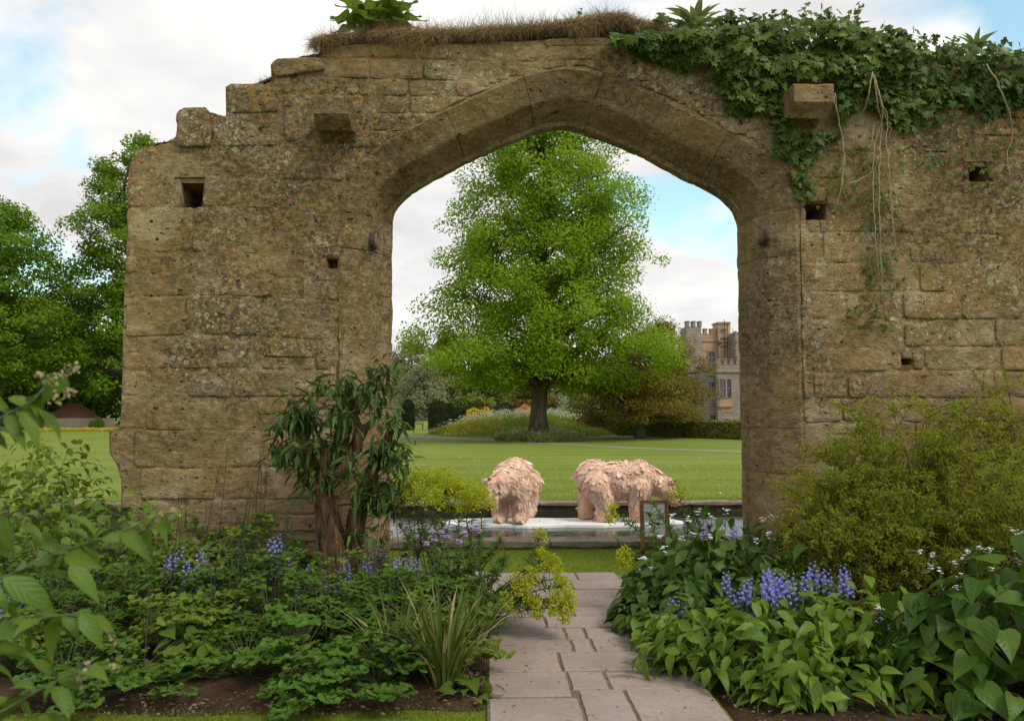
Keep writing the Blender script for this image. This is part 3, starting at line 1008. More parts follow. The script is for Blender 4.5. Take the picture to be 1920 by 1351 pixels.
KERB = thing('pond_kerb', 'low stone kerb of the pond along the grass by the arch', 'kerb', (0.5, 9.65, 0))
x = PX0 - .3
i = 0
while x < PX1:
    l = rb.uniform(.75, 1.25)
    rough_block((x, 9.42, .03), (x + l - .008, 9.80, .098), i, .006).build('coping_stone', M_PSTONE, KERB, smooth=False); i += 1; x += l
for zz in ((-.04, .027),):
    x = PX0
    while x < PX1:
        l = rb.uniform(.3, .8)
        rough_block((x, 9.46, zz[0]), (x + l - .012, 9.77, zz[1]), i, .012).build('kerb_stone', M_PSTONE, KERB); i += 1; x += l
mb = MB(); mb.box((PX0, 9.5, -.6), (PX1, 9.76, .02)); mb.build('kerb_core', M_MORTAR, KERB)
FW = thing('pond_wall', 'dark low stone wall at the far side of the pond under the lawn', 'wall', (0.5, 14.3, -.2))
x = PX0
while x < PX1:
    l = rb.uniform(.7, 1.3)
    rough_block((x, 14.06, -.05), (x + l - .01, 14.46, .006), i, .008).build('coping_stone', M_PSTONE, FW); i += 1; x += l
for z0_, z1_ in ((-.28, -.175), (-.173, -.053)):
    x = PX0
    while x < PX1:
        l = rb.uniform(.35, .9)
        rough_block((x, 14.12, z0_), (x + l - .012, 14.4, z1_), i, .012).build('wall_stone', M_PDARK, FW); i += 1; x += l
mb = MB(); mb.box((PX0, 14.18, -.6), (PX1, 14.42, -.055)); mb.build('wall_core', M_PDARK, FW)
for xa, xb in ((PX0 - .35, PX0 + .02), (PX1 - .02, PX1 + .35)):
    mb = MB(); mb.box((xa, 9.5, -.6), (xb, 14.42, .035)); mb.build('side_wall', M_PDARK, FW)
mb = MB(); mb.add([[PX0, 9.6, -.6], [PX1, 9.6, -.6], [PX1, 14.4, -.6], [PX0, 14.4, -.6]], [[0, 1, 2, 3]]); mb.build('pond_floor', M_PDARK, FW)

# far gravel path across the lawn
pts = [G(700, 816), G(775, 818), G(900, 824), G(1020, 831), G(1150, 838), G(1390, 847), G(1600, 852)]
V = []
for p_ in pts:
    wd_ = 0.6 if p_[0] > -4 else 1.2
    V += [(p_[0], p_[1] - wd_, .008), (p_[0], p_[1] + wd_, .008)]
mb = MB(); mb.add(V, [[2 * i, 2 * i + 2, 2 * i + 3, 2 * i + 1] for i in range(len(pts) - 1)])
struct(mb.build('gravel_path', M_GRAVEL), 'pale gravel path crossing the far lawn')

# short grass: near lawn strip, strip between arch and pond, lawn past the pond
GM = [leafmat('grass_blades', (0.120, 0.165, 0.022), (0.215, 0.255, 0.048), 0.35, 0.7, spec=.08), ]


def grass(n, x0, x1, y0, y1, h0, h1, wd, name, label, seed, dens=None):
    r = np.random.default_rng(seed)
    p_ = np.column_stack([r.uniform(x0, x1, n), y0 + (y1 - y0) * r.uniform(0, 1, n) ** (1.0 if y1 - y0 < 5 else 2.2), np.full(n, -.002)])
    if dens is not None: p_ = p_[dens(p_)]
    n = len(p_)
    cl = 0.65 + 0.5 * (0.5 + 0.5 * fbm(p_, 2.0, 3, seed))
    d = r.normal(size=(n, 3)) * [.5, .5, .12]; d[:, 2] += 1
    mb = MB(); leaves(mb, p_, d, norm(r.normal(size=(n, 3)) * [1, 1, .1]), r.uniform(h0, h1, n) * cl, r.uniform(.7, 1.3, n) * wd, T_TRI)
    o = mb.build(name, GM[0]); o['kind'] = 'stuff'; o['label'] = label
    return o


grass(42000, -3.6, 0.0, 3.7, 4.75, .018, .042, .0042, 'grass', 'short grass of the lawn edge in front of the flower border', 21,
      lambda p_: p_[:, 1] < 4.5 + .10 * fbm(np.stack([p_[:, 0], p_[:, 0] * 0, p_[:, 0] * 0], 1), 1.3, 3, 4) + .03)
grass(60000, -3.0, 4.5, 7.98, 9.44, .02, .05, .0055, 'grass', 'short grass between the arch and the pond kerb', 22)
grass(52000, -7.0, 8.0, 14.44, 23.0, .02, .04, .009, 'grass', 'lawn grass just past the pond wall', 23)
# daisies
r = np.random.default_rng(9)
mb = MB(); n = 420
p_ = np.column_stack([r.uniform(-4, 9, n), r.uniform(14.8, 27, n), np.full(n, .045)])
p_ = p_[(fbm(p_, .35, 2, 3) > .05)]
leaves(mb, p_ + r.normal(size=p_.shape) * [.01, .01, .004], r.normal(size=p_.shape) * [1, 1, .1], np.array([0, -.3, 1.]), .03, .028, T_DIAM)
o = mb.build('daisies', plain('daisy_petal', (.75, .75, .7), .7)); o['kind'] = 'stuff'; o['label'] = 'small white daisies scattered in the lawn past the pond'
# ------------------------------------------------------------------ trees, hedges, far garden, castle
def barkmat(name, a, b, fs=1.0):
    k = NT(name); v = k.coord()
    n1 = k.noise(k.mapped(v, (6 * fs, 6 * fs, 0.9 * fs)), 1.6, 6, 0.65, 0.5); n2 = k.noise(v, 22, 4, 0.6)
    c = k.mix(k.ramp(n1, [(0.32, 0.0), (0.66, 1.0)]), a, b)
    k.principled(c, 0.95, k.bump(k.math('ADD', n1, k.math('MULTIPLY', n2, .3)), 1.0, 0.06 / fs ** .5), Specular_IOR_Level=0.1)
    return k.m


M_BARK = barkmat('tree_bark', (0.045, 0.036, 0.024), (0.155, 0.128, 0.090))
ML_LIME = leafmat('lime_leaves', (0.092, 0.165, 0.010), (0.225, 0.335, 0.022), 0.45, 0.6, spec=.12)
ML_LEFT = leafmat('maple_leaves', (0.066, 0.130, 0.012), (0.155, 0.250, 0.025), 0.42, 0.6, spec=.12)
ML_DARK = leafmat('dark_tree_leaves', (0.035, 0.062, 0.010), (0.085, 0.130, 0.018), 0.30, 0.5)  # darker leaf green, for the trees behind the hut and one bush
ML_BRONZE = leafmat('bronze_young_leaves', (0.110, 0.092, 0.014), (0.250, 0.200, 0.036), 0.35, 0.5)
ML_OLIVE = leafmat('olive_leaves', (0.095, 0.125, 0.030), (0.190, 0.225, 0.058), 0.35, 0.5)
ML_PALE = leafmat('pale_far_leaves', (0.16, 0.165, 0.085), (0.27, 0.27, 0.14), 0.35, 0.6)
ML_YEW = leafmat('yew_needles', (0.012, 0.022, 0.007), (0.030, 0.048, 0.014), 0.15, 0.6)
ML_YEWT = leafmat('yew_new_growth', (0.045, 0.058, 0.012), (0.095, 0.110, 0.025), 0.2, 0.6)
ML_HEDGE = leafmat('beech_hedge_leaves', (0.140, 0.150, 0.024), (0.30, 0.275, 0.055), 0.3, 0.5)


def tree(name, label, base, hts, rads, cxs=None, n_cl=300, per=280, leaf=.12, mat=None, trunk_r=.35, trunk_h=None, seed=1, flat=.55, clr=(.55, 1.0),
         group=None, bark=None, droop=.35, lean=0.0, shell=.55, n_limb=26, gap=0.0):
    """crown radius given against height; leaf clumps gather round the ends of real limbs"""
    r = np.random.default_rng(seed)
    base = np.asarray(base, float)
    t = thing(name, label, 'tree', base, group)
    hts = np.asarray(hts, float); rads = np.asarray(rads, float)
    cxs = np.zeros(len(hts)) if cxs is None else np.asarray(cxs, float)
    H = hts[-1]
    mb = MB()
    zt = np.linspace(0, H * .93, 14)
    tp = np.column_stack([np.interp(zt, hts, cxs) * np.clip(zt / H * 2, 0, 1) + .10 * np.sin(zt * .9 + seed), .1 * np.cos(zt * .7 + seed), zt]) + base
    tr = trunk_r * (1 - zt / H) ** .8 + .03
    tr[0] *= 1.45; tr[1] *= 1.05
    th = np.linspace(0, 2 * math.pi, 14, endpoint=False)
    mb.tube(tp, tr, 12)
    # sample clump centres
    prob = rads * 1.0
    cs = []
    tries = 0
    while len(cs) < n_cl and tries < n_cl * 60:
        tries += 1
        z = r.uniform(hts[0], hts[-1]); Rz = np.interp(z, hts, rads)
        if r.uniform(0, max(rads)) > Rz + .15: continue
        a = r.uniform(0, 2 * math.pi)
        lump = 1 + .13 * math.sin(3 * a + z * 1.1 + seed) + .10 * math.sin(5 * a - z * 1.9 + seed * 2)
        rr = Rz * lump * (r.uniform(shell, 1.0) if r.random() < .8 else r.uniform(.1, shell))
        c = np.array([np.interp(z, hts, cxs) + rr * math.cos(a), rr * math.sin(a), z - .05 * rr])
        if gap and vnoise((c * [.45, .45, .7] + seed)[None], seed)[0] < -1 + gap: continue
        cs.append(c)
    cs = np.array(cs)
    # limbs reach towards some clumps
    pick = r.choice(len(cs), min(n_limb, len(cs)), replace=False)
    for i in pick:
        c = cs[i]; rr = math.hypot(c[0], c[1])
        z0 = max(hts[0] * .92, c[2] - rr * r.uniform(.35, .75))
        z0 = min(z0, H * .85)
        st = np.array([np.interp(z0, zt, tp[:, 0]), np.interp(z0, zt, tp[:, 1]), z0 + base[2]])
        en = c + base
        u = np.linspace(0, 1, 7)[:, None]
        mid = (st + en) / 2 + np.array([0, 0, .12 * rr])
        pts = (1 - u) ** 2 * st + 2 * u * (1 - u) * mid + u ** 2 * en
        pts[1:-1] += r.normal(size=(5, 3)) * .06 * rr * .3
        r0 = np.interp(z0, zt, tr) * r.uniform(.35, .55)
        mb.tube(pts, r0 * (1 - np.linspace(0, 1, 7)) ** .8 + .012, 6)
    wood = mb.build('trunk', bark or M_BARK, t, smooth=True)
    mb = MB()
    for c in cs:
        rad = r.uniform(*clr)
        n = int(per * (rad / clr[1]) ** 2 * r.uniform(.7, 1.2))
        p = rdir(r, n) * (r.uniform(0, 1, n) ** .4)[:, None] * [rad, rad, rad * flat]
        rr = np.hypot(p[:, 0], p[:, 1])
        p[:, 2] -= droop * rr ** 2 / rad * .5
        p += r.normal(size=p.shape) * .07 * rad
        out = norm(np.array([c[0], c[1], 0.01]))
        d = rdir(r, n) * .9 + out * .5 + [0, 0, -.55]
        nn = rdir(r, n) * .4 + out * .55 + [0, 0, .9]
        leaves(mb, p + c + base, d, nn, r.uniform(.7, 1.3, n) * leaf, r.uniform(.7, 1.25, n) * leaf * .8, T_DIAM)
    mb.build('crown', mat, t)
    return t


# the tree seen through the arch
base = np.array([*G(1013, 826)[:2], 0.0])
tree('lime_tree', 'tall bright green lime tree framed by the arch', base,
     [3.0, 3.3, 3.75, 4.8, 6, 8.1, 10.5, 12.8, 14, 15.4, 17, 18.2], [3.2, 4.5, 5.5, 6.5, 6.1, 5.4, 4.9, 4.5, 4.0, 3.3, 2.0, .6],
     [.0, .1, .5, .1, .2, .0, .15, .6, .3, .1, 0, 0], n_cl=980, per=240, leaf=.150, mat=ML_LIME, trunk_r=.40, seed=4, flat=.66, clr=(.55, 1.1), n_limb=80, gap=.18, droop=.45)

# trees along the lawn to the left
b = np.array([*P(-15, 764, 62)[:2], 0])
tree('dark_tree', 'dense dark green tree at the lawn edge beside the hut', b, [2.7, 3.6, 6, 9.5, 12, 14.2, 16.5, 17.6], [3.4, 5, 5.8, 5.9, 5.2, 4.2, 2.4, .4], None,
     330, 240, .24, ML_LEFT, .5, seed=7, clr=(.8, 1.5), n_limb=40, gap=.3)
b = np.array([*P(255, 764, 66)[:2], 0])
tree('leafy_tree', 'tall fresh green tree rising behind the broken end of the wall', b, [2.9, 4, 7, 11, 15, 18.5, 21.5, 24.2], [4.0, 5.8, 6.4, 5.6, 5.2, 4.6, 3.2, .5], None,
     420, 260, .25, ML_LEFT, .55, seed=9, clr=(.8, 1.5), n_limb=50, gap=.33)
b = np.array([*P(60, 764, 84)[:2], 0])
tree('dark_leaved_tree', 'dark tree behind the red roofed hut', b, [.8, 3, 6, 9, 12, 13.5], [5, 7, 8, 7, 5, 1], None, 260, 200, .34, ML_DARK, .5, seed=12, clr=(1.1, 2.0), n_limb=20)
b = np.array([*P(190, 764, 82)[:2], 0])
tree('dark_leaved_tree', 'dark spreading tree filling the gap right of the hut roof', b, [.8, 3, 6, 8, 9.5], [3, 4.5, 4.5, 3.5, .6], None, 150, 180, .32, ML_DARK, .4, seed=13, clr=(.9, 1.6), n_limb=12)
b = np.array([*P(-130, 764, 75)[:2], 0])
tree('broad_tree', 'broad green tree past the left end of the lawn', b, [1.0, 4, 8, 12, 15, 17], [5, 7, 7.5, 6.5, 4, .8], None, 260, 200, .32, ML_LEFT, .5, seed=14, clr=(1.1, 2.0), n_limb=20)

# bronze tree right of the lime tree
b = np.array([*G(1204, 822)[:2], 0.0])
tree('bronze_tree', 'spreading tree with bronze young leaves in front of the castle', b, [1.1, 2.0, 3.2, 4.4, 5.5, 6.4], [3.0, 3.4, 3.3, 2.8, 1.9, .4], [.0, .0, .1, .3, .7, 1.0],
     260, 260, .12, ML_BRONZE, .22, seed=17, clr=(.45, .85), n_limb=46, gap=.3)
# far trees seen left of the lime trunk and behind it
for i, (px, Y, H, Wd, m, nm, lb) in enumerate([
        (770, 150, 15, 9, ML_PALE, 'distant_tree', 'pale distant tree with thin spring leaf on the far slope'),
        (838, 140, 14, 8.5, ML_OLIVE, 'distant_tree', 'rounded olive green tree beyond the clipped yews'),
        (795, 105, 7.5, 5.5, ML_PALE, 'willow_shrub', 'grey green bushy shrub behind the clipped yews'),
        (700, 115, 12, 8, ML_OLIVE, 'distant_tree', 'olive tree hidden partly by the left jamb of the arch'),
        (905, 120, 9, 7, ML_OLIVE, 'distant_tree', 'bushy tree low behind the wavy yew hedge'),
        (1000, 125, 9, 8, ML_BRONZE, 'distant_tree', 'brownish tree behind the orange azalea'),
        (1110, 118, 9, 8, ML_OLIVE, 'distant_tree', 'olive tree between the lime trunk and the bronze tree'),
        (1260, 92, 8, 5, ML_OLIVE, 'distant_tree', 'low tree in front of the castle tower foot'),
        (1500, 120, 14, 9, ML_OLIVE, 'distant_tree', 'tree past the castle, hidden by the wall'),
        (560, 130, 16, 10, ML_OLIVE, 'distant_tree', 'tree hidden behind the left pier of the wall')]):
    b = np.array([*P(px, 764, Y)[:2], 0])
    tree(nm, lb, b, [.3, H * .3, H * .55, H * .8, H], [Wd * .38, Wd * .5, Wd * .5, Wd * .36, .4], None, 110, 190, .30 if Y < 120 else .40, m, .25, seed=30 + i, clr=(.9, 1.8), n_limb=12, shell=.4, group=None)

# wooded hill on the skyline
k = NT('wooded_hill'); v = k.coord()
n1 = k.noise(v, .06, 6, .7); n2 = k.noise(v, .5, 4, .6)
c = k.mix(k.ramp(n1, [(.35, 0.), (.65, 1.)]), (.10, .12, .055), (.20, .21, .12)); c = k.mix(k.ramp(n2, [(.4, .5), (.6, 0.)]), c, (.06, .075, .04))
k.principled(c, .95, k.bump(n2, 1., 1.5)); M_HILL = k.m
nx, ny = 160, 24
gx = np.linspace(-560, 560, nx); gy = np.linspace(0, 1, ny)
X, T_ = np.meshgrid(gx, gy, indexing='ij')
pt = np.stack([X.ravel(), T_.ravel() * 0, X.ravel() * 0], 1)
ridge = 26 + 7 * fbm(pt, .006, 3, 4)
hp = np.sin(np.clip(T_.ravel(), 0, 1) * math.pi / 2)
Z = ridge * hp - .5
Y = 330 + T_.ravel() * 260
pt2 = np.column_stack([X.ravel(), Y, Z]); Z = Z + hp * 2.5 * fbm(pt2, .07, 3, 6)
idx = np.arange(nx * ny).reshape(nx, ny)
mb = MB(); mb.add(np.column_stack([X.ravel(), Y, Z]), np.stack([idx[:-1, :-1], idx[1:, :-1], idx[1:, 1:], idx[:-1, 1:]], -1).reshape(-1, 4))
struct(mb.build('hill', M_HILL, smooth=True), 'low wooded hill on the skyline')


def foliage_body(t, surf, n, leaf, mat, r, name='foliage', T=T_DIAM, up=.2):
    """leaves over points on a surface: surf(u) gives points and outward normals"""
    p, nn = surf(n)
    d = norm(nn * .5 + rdir(r, n) + [0, 0, up])
    mb = MB(); leaves(mb, p, d, nn + rdir(r, n) * .6, r.uniform(.7, 1.3, n) * leaf, r.uniform(.7, 1.3, n) * leaf * .7, T)
    return mb.build(name, mat, t)


def solid_foliage(name, label, cat, base, prof, n, leaf, mat, seed, squash=(1, 1), tops=None, inner=None, group=None, lump=.05):
    """clipped or mounded bush: a closed leafy skin over a dark woody body"""
    r = np.random.default_rng(seed); base = np.asarray(base, float)
    t = thing(name, label, cat, base, group)
    prof = resample(np.array(prof, float), .12)           # (radius, z)
    na = 28
    th = np.linspace(0, 2 * math.pi, na, endpoint=False)
    q_ = np.array([[p_[0] * math.cos(a) * squash[0], p_[0] * math.sin(a) * squash[1], p_[1]] for p_ in prof for a in th])
    q_ = q_ * (1 + lump * fbm(q_ + seed, 1.6, 3, seed))[:, None] if lump else q_
    body = q_ * [.93, .93, .97] + base
    m = len(prof); idx = np.arange(m * na).reshape(m, na)
    mb = MB(); mb.add(body, np.stack([idx[:-1], np.roll(idx, -1, 1)[:-1], np.roll(idx, -1, 1)[1:], idx[1:]], -1).reshape(-1, 4))
    mb.build('branches', inner or M_TWIG, t, smooth=True)

    # area weighted points
    A = q_.reshape(m, na, 3)
    cellA = np.linalg.norm(np.cross(A[1:] - A[:-1], np.roll(A, -1, 1)[:-1] - A[:-1]), axis=2).ravel() + 1e-6
    ci = r.choice(len(cellA), n, p=cellA / cellA.sum())
    a_, b_ = ci // na, ci % na
    u, v_ = r.uniform(0, 1, n)[:, None], r.uniform(0, 1, n)[:, None]
    p = (1 - u) * (1 - v_) * A[a_, b_] + u * (1 - v_) * A[a_ + 1, b_] + (1 - u) * v_ * A[a_, (b_ + 1) % na] + u * v_ * A[a_ + 1, (b_ + 1) % na]
    nn = norm(np.cross(A[a_, (b_ + 1) % na] - A[a_, b_], A[a_ + 1, b_] - A[a_, b_]))
    p = p + nn * r.normal(size=(n, 1)) * leaf * .35 + base
    d = norm(nn * .6 + rdir(r, n) + [0, 0, .15])
    mb = MB(); leaves(mb, p, d, nn + rdir(r, n) * .7, r.uniform(.7, 1.3, n) * leaf, r.uniform(.7, 1.3, n) * leaf * .65, T_DIAM)
    mb.build('foliage', mat, t)
    return t


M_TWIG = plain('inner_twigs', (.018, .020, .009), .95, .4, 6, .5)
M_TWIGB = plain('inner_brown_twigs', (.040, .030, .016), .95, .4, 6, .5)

# clipped yews on the lawn
for px, py, wpx, hpx, lb in ((765, 806, 22, 54, 'narrow clipped yew close to the left jamb of the arch'), (822, 806, 37, 52, 'stout clipped yew with a stepped flat top'), (840, 806, 24, 48, 'clipped yew joined to the right of the stepped one')):
    b = G(px, py); Y = b[1]; m_ = Y / FPX
    rr = wpx * m_ / 2; h = hpx * m_
    solid_foliage('clipped_yew', lb, 'topiary', (b[0], b[1] + (0.8 if px == 840 else 0), 0), [(.02, 0), (rr, .02), (rr * .98, h * .45), (rr * .80, h * .9), (rr * .62, h * .91), (rr * .6, h), (.02, h * 1.005)], 5200, .085, ML_YEW, px, group='clipped yew columns on the far lawn', lump=.03)
# wavy yew hedge mounds
for i, (px, py, wpx, hpx) in enumerate([(862, 804, 34, 28), (885, 803, 44, 30), (912, 802, 50, 33), (945, 803, 50, 36), (965, 803, 40, 33)]):
    b = P(px, 764, 66); m_ = 66 / FPX
    rr = wpx * m_ / 2; h = (hpx + 8) * m_
    solid_foliage('yew_mound', ['dark low end mound of the wavy yew hedge beside the clipped yews', 'dark yew mound behind the bright yellow azalea', 'lighter green crested mound of the wavy yew hedge', 'tall dark yew mound left of the orange azalea', 'dark yew mound touching the orange azalea'][i], 'hedge', (b[0], b[1], 0), [(.02, 0), (rr, .02), (rr * 1.05, h * .5), (rr * .85, h * .82), (rr * .4, h * .97), (.02, h)], 3600, .11, ML_YEWT if i in (2,) else ML_YEW, 60 + i, group='mounds of the wavy yew hedge', lump=.10)
# tiered golden topiary
b = P(1098, 764, 60); m_ = 60 / FPX
solid_foliage('tiered_shrub', 'golden green shrub clipped in tiers right of the lime trunk', 'topiary', (b[0], b[1], 0),
              [(.02, 0), (1.6, .02), (1.7, .5), (1.5, .95), (1.1, 1.0), (1.25, 1.15), (1.25, 1.45), (.8, 1.55), (.95, 1.7), (.9, 2.0), (.5, 2.1), (.6, 2.3), (.5, 2.55), (.02, 2.7)], 6500, .11, ML_HEDGE, 71, lump=.06, inner=M_TWIGB)
# bright shrubs
ML_YEL = leafmat('yellow_azalea_flowers', (.42, .30, .015), (.62, .48, .03), .3, .6)
ML_ORG = leafmat('orange_azalea_flowers', (.55, .17, .08), (.72, .30, .17), .3, .6)
for nm, lb, px, Y, wpx, hpx, z0, m in (('azalea', 'bright yellow azalea in bloom on the meadow slope', 890, 60, 34, 24, .55, ML_YEL), ('azalea', 'small yellow azalea beside the wavy hedge', 912, 62, 22, 26, .6, ML_YEL),
                                       ('azalea', 'salmon orange azalea in bloom left of the lime trunk', 982, 58, 36, 22, .75, ML_ORG)):
    b = P(px, 764, Y); m_ = Y / FPX
    rr = wpx * m_ / 2; h = hpx * m_
    solid_foliage(nm, lb, 'shrub', (b[0], b[1], z0 - .4), [(.02, 0), (rr * .8, .05), (rr, .4 + h * .4), (rr * .8, .4 + h * .75), (.02, .4 + h)], 2200, .12, m, 80 + px, lump=.25, inner=M_TWIGB)
# meadow mound round the tree and behind
k = NT('long_meadow_grass'); v = k.coord()
n1 = k.noise(v, 2.5, 5, .65); n2 = k.noise(v, 14, 4, .7)
c = k.mix(k.ramp(n1, [(.3, 0.), (.7, 1.)]), (.13, .17, .03), (.22, .25, .06))
k.principled(c, .95, k.bump(n2, 1., .15)); M_MEADOW = k.m
cb_ = P(985, 764, 52)
nx, ny = 70, 40
gx, gy = np.linspace(-1, 1, nx), np.linspace(-1, 1, ny)
X, Y = np.meshgrid(gx, gy, indexing='ij')
r2 = np.clip(1 - (X ** 2 + Y ** 2), 0, 1)


def mound_z(x, y):
    u, w_ = (x - cb_[0]) / 6.4, (y - cb_[1]) / 7.5
    return 1.05 * np.clip(1 - u * u - w_ * w_, 0, 1) ** 1.2


px_, py_ = cb_[0] + X * 6.4, cb_[1] + Y * 7.5
idx = np.arange(nx * ny).reshape(nx, ny)
mb = MB(); mb.add(np.column_stack([px_.ravel(), py_.ravel(), mound_z(px_, py_).ravel() + .006]), np.stack([idx[:-1, :-1], idx[1:, :-1], idx[1:, 1:], idx[:-1, 1:]], -1).reshape(-1, 4))
struct(mb.build('meadow_mound', M_MEADOW, smooth=True), 'low mound of unmown meadow behind the lime tree')
r = np.random.default_rng(44)
n = 26000
p_ = np.column_stack([cb_[0] + r.uniform(-6.3, 6.3, n), cb_[1] + r.uniform(-7.4, 7.4, n)])
z_ = mound_z(p_[:, 0], p_[:, 1]); ok = z_ > .02; p_, z_ = p_[ok], z_[ok]; n = len(p_)
mb = MB(); d = r.normal(size=(n, 3)) * [.35, .35, .1]; d[:, 2] += 1
leaves(mb, np.column_stack([p_, z_]), d, rdir(r, n), r.uniform(.15, .38, n), .035, T_TRI)
o = mb.build('meadow_grass', GM[0]); o['kind'] = 'stuff'; o['label'] = 'long grass of the unmown meadow mound'
# cow parsley heads: on the mound and thick round the foot of the tree
ML_CP = leafmat('cow_parsley_flowers', (.30, .34, .20), (.48, .52, .36), .3, .7)
tb = G(1013, 826)
n = 5200
p1 = np.column_stack([cb_[0] + r.normal(0, 2.9, n), cb_[1] + r.normal(0, 3.2, n)])
z1 = mound_z(p1[:, 0], p1[:, 1]); ok = (z1 > .12) & (fbm(np.column_stack([p1, z1]), .5, 2, 3) > -.25); p1, z1 = p1[ok], z1[ok]
mb = MB(); n = len(p1)
leaves(mb, np.column_stack([p1, z1 + r.uniform(.25, .62, n)]), rdir(r, n), rdir(r, n) * .4 + [0, 0, 1], .10, .10, T_DIAM)
o = mb.build('cow_parsley', ML_CP); o['kind'] = 'stuff'; o['label'] = 'white haze of cow parsley over the meadow mound'
t = thing('cow_parsley_ring', 'ring of cow parsley left unmown round the lime trunk', 'plants', (tb[0], tb[1], 0))
n = 15000
a = r.uniform(0, 2 * math.pi, n); rr = 2.05 * np.sqrt(r.uniform(0, 1, n))
rr = rr * (1 + .12 * np.sin(3 * a) + .08 * np.sin(7 * a))
p1 = np.column_stack([tb[0] + rr * np.cos(a), tb[1] + .75 * rr * np.sin(a), np.zeros(n)])
d = r.normal(size=(n, 3)) * [.45, .45, .1]; d[:, 2] += 1
hh = r.uniform(.18, .66, n) * (1.1 - .10 * rr ** 2)
mb = MB(); leaves(mb, p1, d, rdir(r, n), hh, .06, T_LANCE)
mb.build('leaves', leafmat('cow_parsley_leaves', (.14, .185, .06), (.27, .31, .13), .3, .6), t)
mb = MB(); s = r.choice(n, 2600); leaves(mb, p1[s] + norm(d[s]) * hh[s][:, None] + [0, 0, .06], rdir(r, len(s)), rdir(r, len(s)) * .4 + [0, 0, 1], .07, .07, T_DIAM)
mb.build('flowers', ML_CP, t)
# buttercup band
n = 5000
mb = MB()
g0 = [G(px, py) for px, py in ((840, 815), (925, 806), (985, 812))]
u = r.dirichlet((1, 1, 1), n); p1 = u @ np.array(g0)
p1 = np.column_stack([r.uniform(G(835, 814)[0], G(945, 814)[0], n), r.uniform(46, 56, n), np.zeros(n)])
p1[:, 2] = mound_z(p1[:, 0], p1[:, 1]) + r.uniform(.06, .22, n)
p1 = p1[fbm(p1, .4, 2, 8) > -.2]; n = len(p1)
leaves(mb, p1, rdir(r, n), rdir(r, n) * .4 + [0, 0, 1], .06, .06, T_DIAM)
o = mb.build('buttercups', plain('buttercup_petal', (.58, .44, .02), .6)); o['kind'] = 'stuff'; o['label'] = 'yellow band of buttercups along the meadow edge'
# long clipped hedge on the right
t = thing('beech_hedge', 'long low clipped hedge below the castle', 'hedge', (*G(1230, 822)[:2], 0))
h0, h1_ = G(1062, 812), G(1560, 829)
L_ = np.linalg.norm(h1_ - h0); ux = (h1_ - h0) / L_; uy = np.array([-ux[1], ux[0], 0])
HH, HW = .92, .55
mb = MB()
c8 = [h0 - uy * HW, h1_ - uy * HW, h1_ + uy * HW, h0 + uy * HW]
V = [c_ + [0, 0, 0] for c_ in c8] + [c_ * 1 + [0, 0, HH - .04] for c_ in c8]
mb.add(V, [[0, 1, 5, 4], [1, 2, 6, 5], [2, 3, 7, 6], [3, 0, 4, 7], [4, 5, 6, 7]]); mb.build('branches', M_TWIGB, t)
n = 26000
s_ = r.uniform(0, L_, n); side = r.random(n)
zz = np.where(side < .62, r.uniform(0, HH, n), HH); off = np.where(side < .62, -HW, r.uniform(-HW, HW, n))
p1 = h0 + s_[:, None] * ux + off[:, None] * uy; p1[:, 2] = zz
p1 += r.normal(size=(n, 3)) * .035; wob = .05 * fbm(p1, .8, 3, 5); p1[:, 2] += wob * (side >= .62); p1 -= uy * (wob * (side < .62))[:, None]
mb = MB(); leaves(mb, p1, rdir(r, n), rdir(r, n) + np.where(side < .62, 0, 1)[:, None] * [0, 0, 1] - np.where(side < .62, 1, 0)[:, None] * uy, .095, .065, T_DIAM)
mb.build('foliage', ML_HEDGE, t)
# stone balls at the path corner
M_BALL = plain('ball_stone', (.20, .13, .10), .9, .3, 5, .5)
for px, py in ((813, 815), (828, 812)):
    b = G(px, py); rr = .2
    bm = bmesh.new(); bmesh.ops.create_icosphere(bm, subdivisions=3, radius=rr)
    for v_ in bm.verts: v_.co.z *= .85; v_.co.z += rr * .8
    me = bpy.data.meshes.new('stone_ball'); bm.to_mesh(me); bm.free(); me.materials.append(M_BALL)
    o = link('stone_ball', me); o.location = b
    tag(o, 'round brown stone close on the gravel path edge' if px < 820 else 'smaller looking round stone beside the buttercup band', 'stone', 'round stones by the gravel path')
# garden bench by the yew
t = thing('garden_bench', 'small grey wooden bench between the clipped yews', 'bench', G(783, 805))
b = G(783, 805); M_GREYW = plain('grey_wood', (.13, .12, .11), .9)
mb = MB(); mb.box(b + [-.45, -.2, .38], b + [.45, .2, .44]); mb.build('seat', M_GREYW, t)
for k_ in range(7):
    mb = MB(); mb.box(b + [-.42 + k_ * .135, .16, .47], b + [-.37 + k_ * .135, .2, .84]); mb.build('slat', M_GREYW, t)
mb = MB(); mb.box(b + [-.46, .15, .845], b + [.46, .21, .91]); mb.build('top_rail', M_GREYW, t)
for sx in (-.42, .36):
    for sy in (-.19, .13):
        mb = MB(); mb.box(b + [sx, sy, 0], b + [sx + .06, sy + .06, .377]); mb.build('leg', M_GREYW, t)

